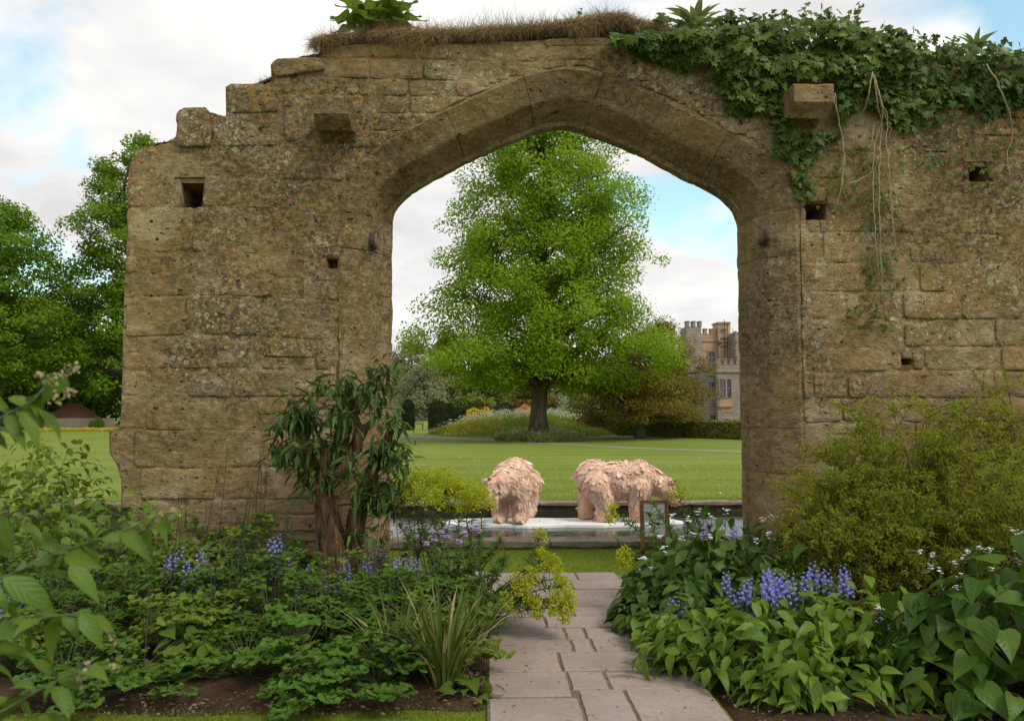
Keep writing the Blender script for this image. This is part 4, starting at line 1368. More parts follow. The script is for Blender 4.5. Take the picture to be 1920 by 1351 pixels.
# hut with red brown roof, fence and flower strip at left
M_ROOF = plain('red_brown_roof', (.17, .072, .045), .9, .35, 12, .6)
M_DWOOD = plain('dark_boards', (.028, .021, .016), .9, .4, 9, .5)
M_FENCE = plain('weathered_fence', (.24, .20, .155), .9, .3, 9, .5)
Yh = 66; m_ = Yh / FPX
b = P(138, 764, Yh); b[2] = 0
t = thing('garden_hut', 'small open fronted hut with a red brown hipped roof', 'hut', b)
w2, zE, zR = 34 * m_, P(0, 783, Yh)[2], P(0, 755, Yh)[2]
mb = MB()
V = [b + [-w2, -1.6, zE], b + [w2, -1.6, zE], b + [w2, 1.6, zE], b + [-w2, 1.6, zE], b + [-w2 * .35, 0, zR], b + [w2 * .3, 0, zR]]
mb.add(V, [[0, 1, 5, 4], [2, 3, 4, 5]], [[1, 2, 5], [3, 0, 4]]); rf = mb.build('roof', M_ROOF, t)
mb = MB(); mb.box(b + [-w2, -1.6, zE - .10], b + [w2, 1.6, zE - .002]); mb.build('eaves_board', M_DWOOD, rf)
mb = MB(); mb.box(b + [-w2 * .88, 1.2, 0], b + [w2 * .88, 1.3, zE - .1]); mb.build('back_wall', M_DWOOD, t)
for sx in (-.88, .84):
    mb = MB(); mb.box(b + [w2 * sx, -1.2, 0], b + [w2 * sx + .09, 1.2, zE - .1]); mb.build('side_wall', M_DWOOD, t)
for sx in (-.86, -.3, .28, .82):
    mb = MB(); mb.box(b + [w2 * sx, -1.45, 0], b + [w2 * sx + .11, -1.33, zE - .1]); mb.build('post', M_DWOOD, t)
# lean-to at its left
b2 = P(90, 764, Yh + .5); b2[2] = 0
t2 = thing('brick_shed', 'low brick shed with a sloping tiled roof left of the hut', 'shed', b2)
mb = MB(); mb.box(b2 + [-.9, -.8, 0], b2 + [.75, .8, 1.0]); mb.build('wall', plain('brick_wall', (.26, .10, .06), .9, .3, 9, .5), t2)
mb = MB(); V = [b2 + [-1.05, -1, .95], b2 + [.9, -1, 1.3], b2 + [.9, 1, 1.3], b2 + [-1.05, 1, .95]]; V += [v_ + [0, 0, .08] for v_ in V]
mb.add(V, [[0, 3, 2, 1], [4, 5, 6, 7], [0, 1, 5, 4], [1, 2, 6, 5], [2, 3, 7, 6], [3, 0, 4, 7]]); mb.build('roof', M_ROOF, t2)
# picket fence in front of the hut
f0 = P(62, 764, 62); f1 = P(216, 764, 62); f0[2] = f1[2] = 0
t = thing('paling_fence', 'weathered paling fence in front of the red roofed hut', 'fence', (f0 + f1) / 2)
for zz_ in (.22, .72):
    mb = MB(); mb.box(f0 + [0, .03, zz_], f1 + [0, .07, zz_ + .07]); mb.build('rail', M_FENCE, t)
x = f0[0]
while x < f1[0]:
    mb = MB(); mb.box((x, 62 - .005, .04), (x + .085, 62 + .028, .88)); mb.build('pale', M_FENCE, t); x += .115
b = P(182, 764, 61); solid_foliage('small_bush', 'small round green bush at the foot of the paling fence', 'shrub', (b[0], b[1], 0), [(.02, 0), (.42, .05), (.5, .4), (.35, .75), (.02, .85)], 1500, .09, ML_LEFT, 91, lump=.15)
b = P(40, 764, 61); solid_foliage('small_bush', 'rounded dark bush left of the paling fence', 'shrub', (b[0], b[1], 0), [(.02, 0), (1.2, .05), (1.4, .6), (1.0, 1.15), (.02, 1.4)], 2600, .10, ML_DARK, 92, lump=.15)
n = 3200; p1 = np.column_stack([r.uniform(P(60, 764, 58)[0], P(222, 764, 58)[0], n), r.normal(58.5, .7, n), r.uniform(.05, .22, n)])
mb = MB(); leaves(mb, p1, rdir(r, n), rdir(r, n) * .4 + [0, -.5, 1], .085, .085, T_DIAM)
o = mb.build('bedding_flowers', leafmat('yellow_bedding', (.10, .14, .02), (.62, .42, .015), .2, .6)); o['kind'] = 'stuff'; o['label'] = 'strip of yellow bedding flowers in front of the fence'

# ------------------------------------------------------------------ castle
def ashlar(name, a, b):
    k = NT(name); v = k.coord()
    br = k.n('ShaderNodeTexBrick', {'Vector': k.n('ShaderNodeCombineXYZ', {'X': k.n('ShaderNodeSeparateXYZ', {'Vector': v}).outputs['X'], 'Y': k.n('ShaderNodeSeparateXYZ', {'Vector': v}).outputs['Z'], 'Z': 0.0}).outputs[0],
                                   'Color1': (*a, 1), 'Color2': (*b, 1), 'Mortar': (*[x * .6 for x in a], 1), 'Scale': 1.0, 'Mortar Size': .02, 'Brick Width': .8, 'Row Height': .36})
    n1 = k.noise(v, .7, 5, .65)
    c = k.mix(k.math('MULTIPLY', k.ramp(n1, [(.4, 0.), (.65, 1.)]), .5), br.outputs['Color'], tuple(x * .55 for x in a))
    k.principled(c, .92, k.bump(n1, .4, .05)); return k.m


M_CT = ashlar('castle_warm_stone', (.42, .275, .165), (.47, .32, .20))
M_CG = ashlar('castle_grey_stone', (.25, .205, .18), (.31, .25, .21))
M_TRIM = plain('castle_trim_stone', (.30, .235, .185), .9, .25, 3, .4)
M_RED = plain('castle_red_stone', (.40, .22, .14), .9, .2, 3, .3)
M_PANE = plain('castle_glass', (.030, .034, .042), .15, .4, 2, .1)
YC = 96.0
cb0 = P(1345, 764, YC); cb0[2] = 0
CAS = thing('castle', 'castle range with battlements, tower and stone mullioned windows', 'castle', cb0)


def cx_(px, Y): return P(px, 764, Y)[0]
def cz_(py, Y): return P(1345, py, Y)[2]


def cbox(name, px0, px1, py0, py1, Y, dep, mat, parent=CAS, z0=None):
    mb = MB(); mb.box((cx_(px0, Y), Y, cz_(py1, Y) if z0 is None else z0), (cx_(px1, Y), Y + dep, cz_(py0, Y)))
    return mb.build(name, mat, parent)


def battlement(px0, px1, py, Y, dep, n, mat, hpx=9):
    """parapet: merlons standing on a string course"""
    w_ = (px1 - px0) / (2 * n - 1)
    for i in range(n):
        cbox('merlon', px0 + 2 * i * w_, px0 + (2 * i + 1) * w_, py - hpx, py, Y, dep, mat)
        cbox('merlon_cap', px0 + 2 * i * w_ - .6, px0 + (2 * i + 1) * w_ + .6, py - hpx - 1.4, py - hpx, Y - .08, dep + .16, M_TRIM)


def cwindow(px0, px1, py0, py1, Y, nx_, ny_, trim=M_TRIM):
    """stone frame standing proud, mullions, glass set back"""
    wn = cbox('window', px0, px1, py0, py1, Y - .03, .06, M_PANE)
    for a_, b_, c_, d_ in ((px0 - 1.4, px0, py0 - 1.5, py1 + 1.2), (px1, px1 + 1.4, py0 - 1.5, py1 + 1.2), (px0, px1, py0 - 1.5, py0), (px0, px1, py1, py1 + 1.2)):
        cbox('frame', a_, b_, c_, d_, Y - .14, .2, trim, wn)
    for i in range(1, nx_):
        x = px0 + (px1 - px0) * i / nx_; cbox('mullion', x - .45, x + .45, py0, py1, Y - .10, .12, trim, wn)
    for j in range(1, ny_):
        y = py0 + (py1 - py0) * j / ny_
        for i in range(nx_):
            xa, xb = px0 + (px1 - px0) * i / nx_ + (.45 if i else 0), px0 + (px1 - px0) * (i + 1) / nx_ - (.45 if i < nx_ - 1 else 0)
            cbox('transom', xa, xb, y - .45, y + .45, Y - .09, .10, trim, wn)
    return wn


# tower behind
YT = YC + 7
cbox('tower', 1300, 1372, 625, 800, YT, 8, M_CT, z0=0)
cbox('turret', 1289, 1317, 612, 800, YT - 1.2, 3, M_CG, z0=0)
battlement(1289, 1318, 612, YT - 1.25, 1.0, 3, M_CG, 9)
battlement(1322, 1352, 625, YT - .05, .8, 3, M_CT, 8)
cbox('stair_turret', 1349, 1372, 606, 800, YT - .6, 2.6, M_CT, z0=0)
cbox('turret_cap', 1348, 1373, 603, 606, YT - .75, 2.9, M_TRIM)
cbox('string_course', 1300, 1348.8, 638, 640, YT - .12, .3, M_TRIM)
cbox('string_course', 1348, 1373, 639, 641, YT - .72, .3, M_TRIM)
cbox('band', 1318, 1347, 651, 658, YT - .05, .2, M_RED)
cwindow(1330, 1342, 659, 681, YT, 2, 2)
for px in (1357, 1362.5):
    mb = MB(); x = cx_(px, YT); mb.tube([(x, YT - .85, cz_(672, YT)), (x, YT - .85, cz_(600 if px < 1360 else 605, YT))], .045, 6); dp = mb.build('drainpipe', M_IRON, CAS)
    for py in (617, 633, 648): cbox('bracket', px - 3, px + 3, py, py + .8, YT - .85, .2, M_IRON, dp)
cbox('rain_hopper', 1348, 1354, 640, 646, YT - .95, .3, M_IRON)
mb = MB(); x = cx_(1376, YC + 3); mb.tube([(x, YC + 3, cz_(690, YC)), (x, YC + 3, cz_(610, YC))], .03, 5); mb.build('flagpole', M_IRON, CAS)
# front range with bay
cbox('range_wall', 1324, 1346, 689, 800, YC + 1.2, 6, M_CG, z0=0)
battlement(1324, 1345, 690, YC + 1.15, .7, 3, M_CG, 9)
cbox('cornice', 1324, 1345.8, 701, 703.5, YC + 1.05, .3, M_TRIM)
cwindow(1330, 1343, 716, 746, YC + 1.2, 3, 2)
cwindow(1331, 1343, 778, 798, YC + 1.2, 2, 2)
cbox('bay', 1346, 1400, 683, 800, YC, 6, M_CG, z0=0)
battlement(1346, 1400, 683, YC - .05, .7, 5, M_CG, 9)
cbox('cornice', 1345.6, 1401, 694, 697, YC - .2, .4, M_TRIM)
cwindow(1351, 1361, 710, 745, YC, 3, 2)
cwindow(1364, 1372, 710, 745, YC, 1, 2)
cbox('panel', 1350, 1373.4, 747.5, 760, YC - .06, .2, M_RED)
cbox('sill', 1348, 1375, 760.2, 762.5, YC - .28, .5, M_TRIM)
cbox('panel', 1352, 1374, 763, 772, YC - .05, .2, M_RED)
cwindow(1360, 1371, 785, 800, YC, 2, 1)
cbox('gable_wall', 1381, 1440, 622, 800, YC + 4, 6, M_CG, z0=0)
for i, (a_, b_) in enumerate(((1379, 683), (1381, 668), (1379.5, 655), (1381, 640), (1379, 624))):
    cbox('pinnacle', a_, a_ + 5, b_ - 4, b_, YC + 3.6, .4, M_CG)
# ------------------------------------------------------------------ bears on their white floe, and the sign
k = NT('peach_felt'); v = k.coord()
n1 = k.noise(v, 9, 5, .6); n2 = k.noise(v, 60, 4, .7)
c = k.mix(k.ramp(n1, [(.3, 0.), (.7, 1.)]), (.70, .42, .30), (.80, .52, .385))
k.principled(c, .95, k.bump(n2, .6, .01), Specular_IOR_Level=.1); M_FELT = k.m
k = NT('torn_felt_patches')
rnd = k.n('ShaderNodeNewGeometry').outputs['Random Per Island']
pos = k.n('ShaderNodeNewGeometry').outputs['Position']
c = k.ramp(rnd, [(0., (.68, .40, .28)), (.4, (.80, .535, .40)), (.8, (.84, .60, .465)), (.95, (.86, .68, .54)), (1., (.82, .70, .58))])
n2 = k.noise(pos, 40, 4, .7)
c = k.mix(k.math('MULTIPLY', k.ramp(n2, [(.4, 1.), (.6, 0.)]), .25), c, (.42, .19, .13))
k.principled(c, .95, k.bump(n2, .5, .01), Specular_IOR_Level=.1); M_PATCH = k.m
M_EYE = plain('bear_eye', (.012, .010, .009), .2, .1, 5, .0)
M_FLOE = plain('white_floe_paint', (.78, .78, .77), .6, .05, 4, .15)


def ellipsoid(bm, c, r, rot=None):
    m = Matrix.Translation(c) @ (rot or Matrix()) @ Matrix.Diagonal((*r, 1))
    bmesh.ops.create_icosphere(bm, subdivisions=3, radius=1, matrix=m)


def capsule(bm, a, b, ra, rb_, n=7):
    a, b = np.array(a, float), np.array(b, float)
    for t_ in np.linspace(0, 1, n):
        rr = ra + (rb_ - ra) * t_
        ellipsoid(bm, a + (b - a) * t_, (rr, rr, rr))


def bear(label, loc, rotz, legs, head, scale=1.0, seed=1, turn=0.0):
    """body grown as one skin over joined masses; felt scraps laid over it like fur"""
    r = np.random.default_rng(seed)
    t = thing('bear_sculpture', label, 'sculpture', loc, 'pink bear sculptures on the white floe')
    bm = bmesh.new()
    ellipsoid(bm, (-.40, 0, .63), (.31, .275, .285)); ellipsoid(bm, (-.05, 0, .63), (.42, .265, .25)); ellipsoid(bm, (.05, 0, .54), (.42, .26, .24))
    ellipsoid(bm, (.32, 0, .64), (.27, .25, .27)); ellipsoid(bm, (.40, 0, .52), (.2, .2, .2))
    nk = np.array(head['neck']); hd = np.array(head['head']); mz = np.array(head['muzzle'])
    capsule(bm, (.36, 0, .66), nk, .225, .175); capsule(bm, nk, hd, .180, .155); capsule(bm, hd, mz, .135, .082)
    fw = norm(mz - hd); sd_ = norm(np.cross(fw, [0, 0, 1])); up_ = np.cross(sd_, fw)
    for s in (-1, 1):
        ear = hd - fw * .05 + sd_ * s * .125 + up_ * .14
        ellipsoid(bm, ear, (.05, .05, .058))
    for (x, y, top, bot, ft) in legs:
        hind = x < 0
        capsule(bm, (x, y, .52), (bot, y * 1.05, .30), .22 if hind else .18, .155 if hind else .14)
        capsule(bm, (bot, y * 1.05, .30), (bot - (.03 if hind else 0), y * 1.05, .10), .155 if hind else .14, .122)
        ellipsoid(bm, (bot + ft, y * 1.05, .062), (.155, .105, .066))
    ellipsoid(bm, (-.70, 0, .66), (.055, .05, .07))
    me0 = bpy.data.meshes.new('tmp'); bm.to_mesh(me0); bm.free()
    ob = bpy.data.objects.new('tmp', me0); COL.objects.link(ob)
    md = ob.modifiers.new('r', 'REMESH'); md.mode = 'VOXEL'; md.voxel_size = .026
    ms = ob.modifiers.new('s', 'SMOOTH'); ms.iterations = 4; ms.factor = .5
    dg = bpy.context.evaluated_depsgraph_get()
    me = bpy.data.meshes.new_from_object(ob.evaluated_get(dg))
    bpy.data.objects.remove(ob)
    n = len(me.vertices)
    V = np.zeros(n * 3); me.vertices.foreach_get('co', V); V = V.reshape(-1, 3)
    V = V * [1, 1, 1] + 0
    V[:, 2] = np.maximum(V[:, 2], 0); V[:, 0] *= .90
    cr_, sr_ = math.cos(rotz), math.sin(rotz)
    Rm = np.array([[cr_, -sr_, 0], [sr_, cr_, 0], [0, 0, 1]])
    Nn = np.zeros(n * 3); me.vertex_normals.foreach_get('vector', Nn); Nn = Nn.reshape(-1, 3)
    V = V + Nn * (.012 * fbm(V, 9, 3, seed))[:, None]
    W = (V * scale) @ Rm.T + np.array(loc); NW = Nn @ Rm.T
    me.vertices.foreach_set('co', W.ravel()); me.update()
    me.materials.clear(); me.materials.append(M_FELT); me.name = 'body'
    for p_ in me.polygons: p_.use_smooth = True
    link('body', me, t)
    # felt scraps: hang down and back from the head
    m = 9000
    pick = r.choice(n, m)
    p = W[pick] + r.normal(size=(m, 3)) * .006; nn = NW[pick]
    loc_h = V[pick][:, 2]
    flow = np.array([-1, 0, 0]) @ Rm.T * .55 + np.array([0, 0, -.9])
    d = flow + r.normal(size=(m, 3)) * .38
    d = norm(d - nn * (d * nn).sum(1, keepdims=True) + nn * r.uniform(-.06, .07, (m, 1)))
    tv = tmpl([(0, -.28, 0), (.05, .25, 0), (.4, -.5, .03), (.45, .46, .04), (.78, -.42, .06), (.85, .30, .05), (1.0, -.05, .08)], [(0, 2, 3, 1), (2, 4, 5, 3)], [(4, 6, 5)])
    big = r.uniform(.03, .075, m) * (1 + 1.3 * (r.random(m) < .05)) * np.where(loc_h < .12, .6, 1)
    mb = MB(); leaves(mb, p - d * big[:, None] * .3, d, nn, big, big * r.uniform(.3, .65, m), tv)
    fl = mb.build('felt_scraps', M_PATCH, t); fl['kind'] = 'stuff'
    for s in (-1, 1):
        e = np.array([.90, 1, 1]) * (hd + fw * .075 + sd_ * s * .112 + up_ * .06) * scale @ Rm.T + np.array(loc)
        bm = bmesh.new(); bmesh.ops.create_icosphere(bm, subdivisions=2, radius=.016, matrix=Matrix.Translation(e)); m2 = bpy.data.meshes.new('eye'); bm.to_mesh(m2); bm.free(); m2.materials.append(M_EYE)
        link('eye', m2, t)
    e = np.array([.90, 1, 1]) * (mz + fw * .075) * scale @ Rm.T + np.array(loc)
    bm = bmesh.new(); bmesh.ops.create_icosphere(bm, subdivisions=2, radius=.026, matrix=Matrix.Translation(e)); m2 = bpy.data.meshes.new('nose'); bm.to_mesh(m2); bm.free(); m2.materials.append(M_FELT)
    link('nose', m2, t)
    return t


ZF = -.115                       # top of the floe
# floe: angular slab, slightly dished top, rounded white lip
fp = [(-1.5, 11.65), (-.55, 11.35), (.1, 11.52), (.62, 11.18), (1.15, 11.42), (1.75, 11.28), (2.45, 11.5), (3.1, 11.9), (2.9, 12.45), (2.1, 12.72), (1.2, 12.6), (.3, 12.78), (-.6, 12.66), (-1.45, 12.4), (-1.8, 12.0)]
fp = np.array(fp); fp[:, 1] = 12.12 + (fp[:, 1] - 11.18) * .60; fp[:, 0] = np.where(fp[:, 0] < 0, fp[:, 0] * .42, fp[:, 0])
t = thing('ice_floe', 'angular white floating platform carrying the bears', 'platform', (.6, 12.2, -.16))
rings = []
cf = fp.mean(0)
fq = resample(np.vstack([fp, fp[:1]]), .12)[:-1]
for s, z in ((.985, -.22), (1.0, ZF - .035), (.995, ZF - .012), (.985, ZF), (.6, ZF + .006), (.25, ZF + .004)):
    p_ = cf + (fq - cf) * s
    zz = np.full(len(p_), z)
    if s < .99 and z > -.1: zz = zz + .006 * vnoise(np.column_stack([p_ * 2, zz]), 5)
    rings.append(np.column_stack([p_, zz]))
nq_ = len(fq); V = np.vstack(rings + [np.array([[*cf, ZF + .004]])]); qs = []
for i in range(len(rings) - 1):
    a = i * nq_ + np.arange(nq_); b = i * nq_ + (np.arange(nq_) + 1) % nq_; qs.append(np.stack([a, b, b + nq_, a + nq_], 1))
a = (len(rings) - 1) * nq_ + np.arange(nq_); b = (len(rings) - 1) * nq_ + (np.arange(nq_) + 1) % nq_
mb = MB(); mb.add(V, np.vstack(qs), np.stack([a, b, np.full(nq_, len(V) - 1)], 1)); mb.build('deck', M_FLOE, t)
r = np.random.default_rng(3)
n = 110
p_ = np.column_stack([r.uniform(-.4, 2.7, n), r.uniform(12.35, 12.9, n), np.full(n, ZF + .014)])
mb = MB(); leaves(mb, p_, r.normal(size=(n, 3)) * [1, 1, .05], np.array([0, 0, 1.]), r.uniform(.03, .06, n), r.uniform(.02, .05, n), T_DIAM)
o = mb.build('fallen_scraps', M_PATCH, t); o['kind'] = 'stuff'

def at(px, py, z): 
    g = G(px, py, z); return (g[0], g[1], z)


bR = at(1152, 971, ZF)
bear('pink felt covered bear standing side on with lowered head', (P(1158, 764, 12.62)[0], 12.62, ZF), R(-6), [(-.40, .14, .52, -.52, .03), (-.36, -.15, .5, -.24, .07), (.34, .14, .5, .40, .03), (.34, -.14, .5, .30, .04)],
     dict(neck=(.60, 0, .60), head=(.80, 0, .46), muzzle=(.94, 0, .31)), 1.05, 5)
bL = at(962, 972, ZF)
bear('pink felt covered bear facing the arch with its head turned low', (P(962, 764, 12.72)[0], 12.72, ZF), R(-101), [(-.40, .17, .52, -.44, .05), (-.36, -.17, .5, -.30, .05), (.34, .15, .5, .36, .05), (.34, -.15, .5, .28, .05)],
     dict(neck=(.55, -.08, .62), head=(.72, -.15, .51), muzzle=(.84, -.19, .37)), 1.05, 8)

# sign on the grass: tilted timber frame with legs behind, printed sheet under clear cover
M_SIGNW = plain('sign_timber', (.24, .085, .038), .7, .3, 14, .4)
M_SHEET = plain('printed_sheet_white', (.62, .63, .66), .5, .03, 3, .05)
M_INK = plain('print_black', (.02, .02, .022), .6, .1, 5, .0)
M_INKT = plain('print_grey', (.36, .37, .40), .6, .1, 5, .0)
M_INKG = plain('print_green', (.20, .31, .17), .6, .2, 5, .0)
M_INKY = plain('print_pale_green', (.47, .52, .40), .6, .1, 5, .0)
M_INKR = plain('print_red', (.50, .03, .03), .6, .1, 5, .0)
YS = 9.15
sb = P(1230, 1022, YS); sb[2] = 0
SG = thing('information_sign', 'brown timber framed information board with a printed sheet by the pond kerb', 'sign', sb)


def sq(px0, px1, py0, py1, dy, dep, name, mat, par=SG, tilt=.10):
    """box on the board's plane; board leans back with height"""
    a = P(px0, py1, YS); b_ = P(px1, py0, YS)
    mb = MB(); x0, x1, z0, z1 = a[0], b_[0], a[2], b_[2]
    V = []
    for z in (z0, z1):
        yo = YS + (z - .3) * tilt + dy
        V += [(x0, yo, z), (x1, yo, z), (x1, yo + dep, z), (x0, yo + dep, z)]
    mb.add(V, [[0, 3, 2, 1], [4, 5, 6, 7], [0, 1, 5, 4], [1, 2, 6, 5], [2, 3, 7, 6], [3, 0, 4, 7]])
    return mb.build(name, mat, par)


sq(1201.5, 1207.5, 938, 1028, 0, .035, 'upright', M_SIGNW); sq(1248, 1254, 938, 1022, 0, .035, 'upright', M_SIGNW)
sq(1207.5, 1248, 938, 943, .002, .03, 'rail', M_SIGNW); sq(1207.5, 1248, 1005, 1012, .002, .03, 'rail', M_SIGNW)
sh = sq(1207.5, 1248, 943, 1005, .015, .008, 'printed_sheet', M_SHEET)
sq(1209.5, 1246, 944.5, 946, .0125, .002, 'title_line', M_INKT, sh)
for i in range(3): sq(1210, 1228 + 3 * (i % 2), 948 + i * 3.2, 949 + i * 3.2, .0125, .002, 'text_line', M_INKT, sh)
sq(1209.5, 1232, 960, 975, .0125, .002, 'picture', M_INKY, sh); sq(1232.3, 1246, 962, 974, .0125, .002, 'picture', M_INKG, sh)
# world map: flat black shapes
for poly in ([(1215, 980.5), (1219, 979), (1225, 979), (1223, 982), (1220, 983), (1219, 985), (1217, 984)], [(1219, 986), (1222.5, 987), (1222, 990), (1220.5, 992), (1219.5, 989)], [(1226, 980), (1232, 979), (1239, 980), (1238, 983), (1235, 985), (1231, 983), (1227, 983)],
             [(1226, 984), (1229, 984), (1229.5, 987), (1228, 990), (1226.5, 987)], [(1235, 987.5), (1238, 987.5), (1238, 990), (1235.5, 990)]):
    pts = []
    for px, py in poly:
        w_ = P(px, py, YS); pts.append((w_[0], YS + (w_[2] - .3) * .10 + .0128, w_[2]))
    pts = np.array(pts); c_ = pts.mean(0); nn_ = len(pts)
    V = np.vstack([pts, c_[None], pts + [0, .002, 0]])
    mb = MB(); mb.add(V, [[i, (i + 1) % nn_, nn_ + 1 + (i + 1) % nn_, nn_ + 1 + i] for i in range(nn_)], [[i, nn_, (i + 1) % nn_] for i in range(nn_)]); mb.build('map_shape', M_INK, sh)
sq(1224, 1228, 996, 999, .0125, .002, 'red_mark', M_INKR, sh)
for px in (1213, 1252):
    a = P(px, 975, YS); b_ = P(px + (3 if px < 1230 else 5), 1022, YS + .55)
    mb = MB(); mb.tube([a + [0, .06, .15], np.array([b_[0], YS + .5, -.01])], [.018, .018], 4); mb.build('back_leg', M_SIGNW, SG)
# ------------------------------------------------------------------ planting
def veined(name, dark, light, trans=.28, rough=.5, freq=9.0, spec=.22):
    dark, light = warm(dark), warm(light)
    """broad leaf: pale midrib and side veins in the leaf's own space, colour by leaf"""
    k = NT(name); v = k.coord('Object')
    sp = k.n('ShaderNodeSeparateXYZ', {'Vector': v})
    av = k.math('ABSOLUTE', sp.outputs['Y'])
    s = k.math('SINE', k.math('MULTIPLY', k.math('SUBTRACT', sp.outputs['X'], k.math('MULTIPLY', av, .75)), freq * 6.28))
    rib = k.ramp(av, [(.012, 1.), (.035, 0.)])
    vein = k.math('MAXIMUM', rib, k.ramp(s, [(.93, 0.), (1., .5)]))
    rnd = k.n('ShaderNodeObjectInfo').outputs['Random']
    n1 = k.noise(k.n('ShaderNodeNewGeometry').outputs['Position'], 7, 3, .6)
    c = k.mix(k.math('ADD', k.math('MULTIPLY', rnd, .7), k.math('MULTIPLY', n1, .3)), dark, light)
    c = k.mix(k.math('MULTIPLY', vein, .20), c, tuple(min(1, x * 1.5 + .02) for x in light))
    nb = k.bump(k.math('ADD', s, k.math('MULTIPLY', rib, -2.)), .14, .003)
    p = k.n('ShaderNodeBsdfPrincipled', {'Base Color': c, 'Roughness': rough, 'Specular IOR Level': spec, 'Normal': nb})
    t = k.n('ShaderNodeBsdfTranslucent', {'Color': k.mix(.5, c, tuple(min(1, x * 1.6) for x in light))})
    m = k.n('ShaderNodeMixShader', {'Fac': trans})
    k.t.links.new(p.outputs[0], m.inputs[1]); k.t.links.new(t.outputs[0], m.inputs[2]); k.t.links.new(m.outputs[0], k.out.inputs[0])
    return k.m


def unit_leaf(name, T, mat, bend=0.0, twist=0.0, sub=0):
    tv, q, t_ = T
    V = tv.copy(); V[:, 2] -= bend * V[:, 0] ** 2
    V[:, 2] += twist * V[:, 1] * V[:, 0]
    mb = MB(); mb.add(V, q if len(q) else None, t_ if len(t_) else None)
    return mb.mesh(name, mat, smooth=True)


ML_COL = leafmat('columbine_leaves', (.034, .082, .020), (.088, .160, .032), .32, .6, spec=.08)
ML_COLY = leafmat('yellow_green_leaves', (.075, .125, .018), (.150, .205, .032), .35, .5, spec=.2)
ML_STRAP = leafmat('strap_leaves', (.030, .060, .012), (.085, .125, .028), .25, .45)
ML_STRAPO = leafmat('strap_leaves_single', (.030, .060, .012), (.110, .150, .040), .25, .45, src='object')
ML_DRY = leafmat('withered_blades', (.22, .16, .07), (.42, .34, .18), .2, .7)
ML_EUP = leafmat('euphorbia_leaves', (.040, .078, .022), (.100, .150, .038), .25, .5)
ML_EUPH = leafmat('euphorbia_bracts', (.235, .262, .012), (.450, .480, .026), .34, .6, spec=.08)
ML_BUD = veined('buddleia_leaves', (.030, .062, .022), (.085, .135, .042), .25, .5, 7)
ML_BUDI = leafmat('buddleia_leaves_small', (.030, .062, .022), (.080, .130, .040), .25, .5)
ML_BLUE = leafmat('bluebell_petals', (.20, .20, .52), (.38, .38, .76), .25, .5, spec=.1)
ML_MAUVE = leafmat('mauve_petals', (.36, .22, .44), (.58, .40, .62), .25, .5, spec=.1)
ML_WHITE = leafmat('white_petals', (.62, .62, .66), (.80, .80, .80), .2, .5, spec=.1)
ML_BROAD = veined('persicaria_leaves', (.050, .105, .014), (.145, .215, .032), .30, .42, 9)
ML_BROADD = veined('dark_broad_leaves', (.028, .066, .012), (.078, .130, .024), .25, .42, 8)  # darker green of the broad leaved clumps by the right jamb
ML_HEARTL = veined('large_heart_leaves', (.026, .066, .011), (.078, .140, .024), .28, .42, 6)
ML_SPIR = leafmat('spiraea_leaves', (.110, .145, .014), (.330, .360, .042), .46, .6, spec=.1)
ML_SPIRB = leafmat('spiraea_brown_shoots', (.14, .095, .018), (.24, .165, .04), .3, .6)
ML_FORE = veined('foreground_leaves', (.040, .085, .014), (.125, .195, .036), .38, .42, 6)
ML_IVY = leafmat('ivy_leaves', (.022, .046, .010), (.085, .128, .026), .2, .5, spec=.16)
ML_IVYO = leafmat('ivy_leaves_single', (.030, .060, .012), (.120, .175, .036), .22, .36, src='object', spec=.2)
ML_ROS = veined('wall_plant_leaves', (.050, .095, .014), (.120, .180, .030), .40, .5, 6)
ML_MUL = veined('mullein_leaves', (.095, .130, .050), (.180, .225, .095), .35, .6, 6)
ML_HAY = leafmat('dry_turf_blades', (.17, .105, .045), (.40, .29, .15), .2, .8, spec=.05)
ML_HAYG = leafmat('turf_green_blades', (.075, .085, .020), (.19, .185, .055), .3, .7, spec=.05)
M_STEM = plain('green_stem', (.075, .095, .030), .7, .2, 9, .2)
M_DSTEM = plain('dark_stem', (.035, .026, .030), .7, .3, 9, .2)
M_WOODY = barkmat('peeling_bark', (.028, .015, .008), (.21, .125, .066), 4.5)
M_VINE = plain('ivy_vine_bark', (.30, .24, .14), .9, .3, 20, .4)
M_THATCH = plain('turf_thatch', (.060, .034, .018), .98, .5, 14, 1.0)


def arc(a, b, sag, n=8):
    a, b = np.asarray(a, float), np.asarray(b, float)
    u = np.linspace(0, 1, n)[:, None]
    m = (a + b) / 2 + np.asarray(sag, float)
    return (1 - u) ** 2 * a + 2 * u * (1 - u) * m + u ** 2 * b


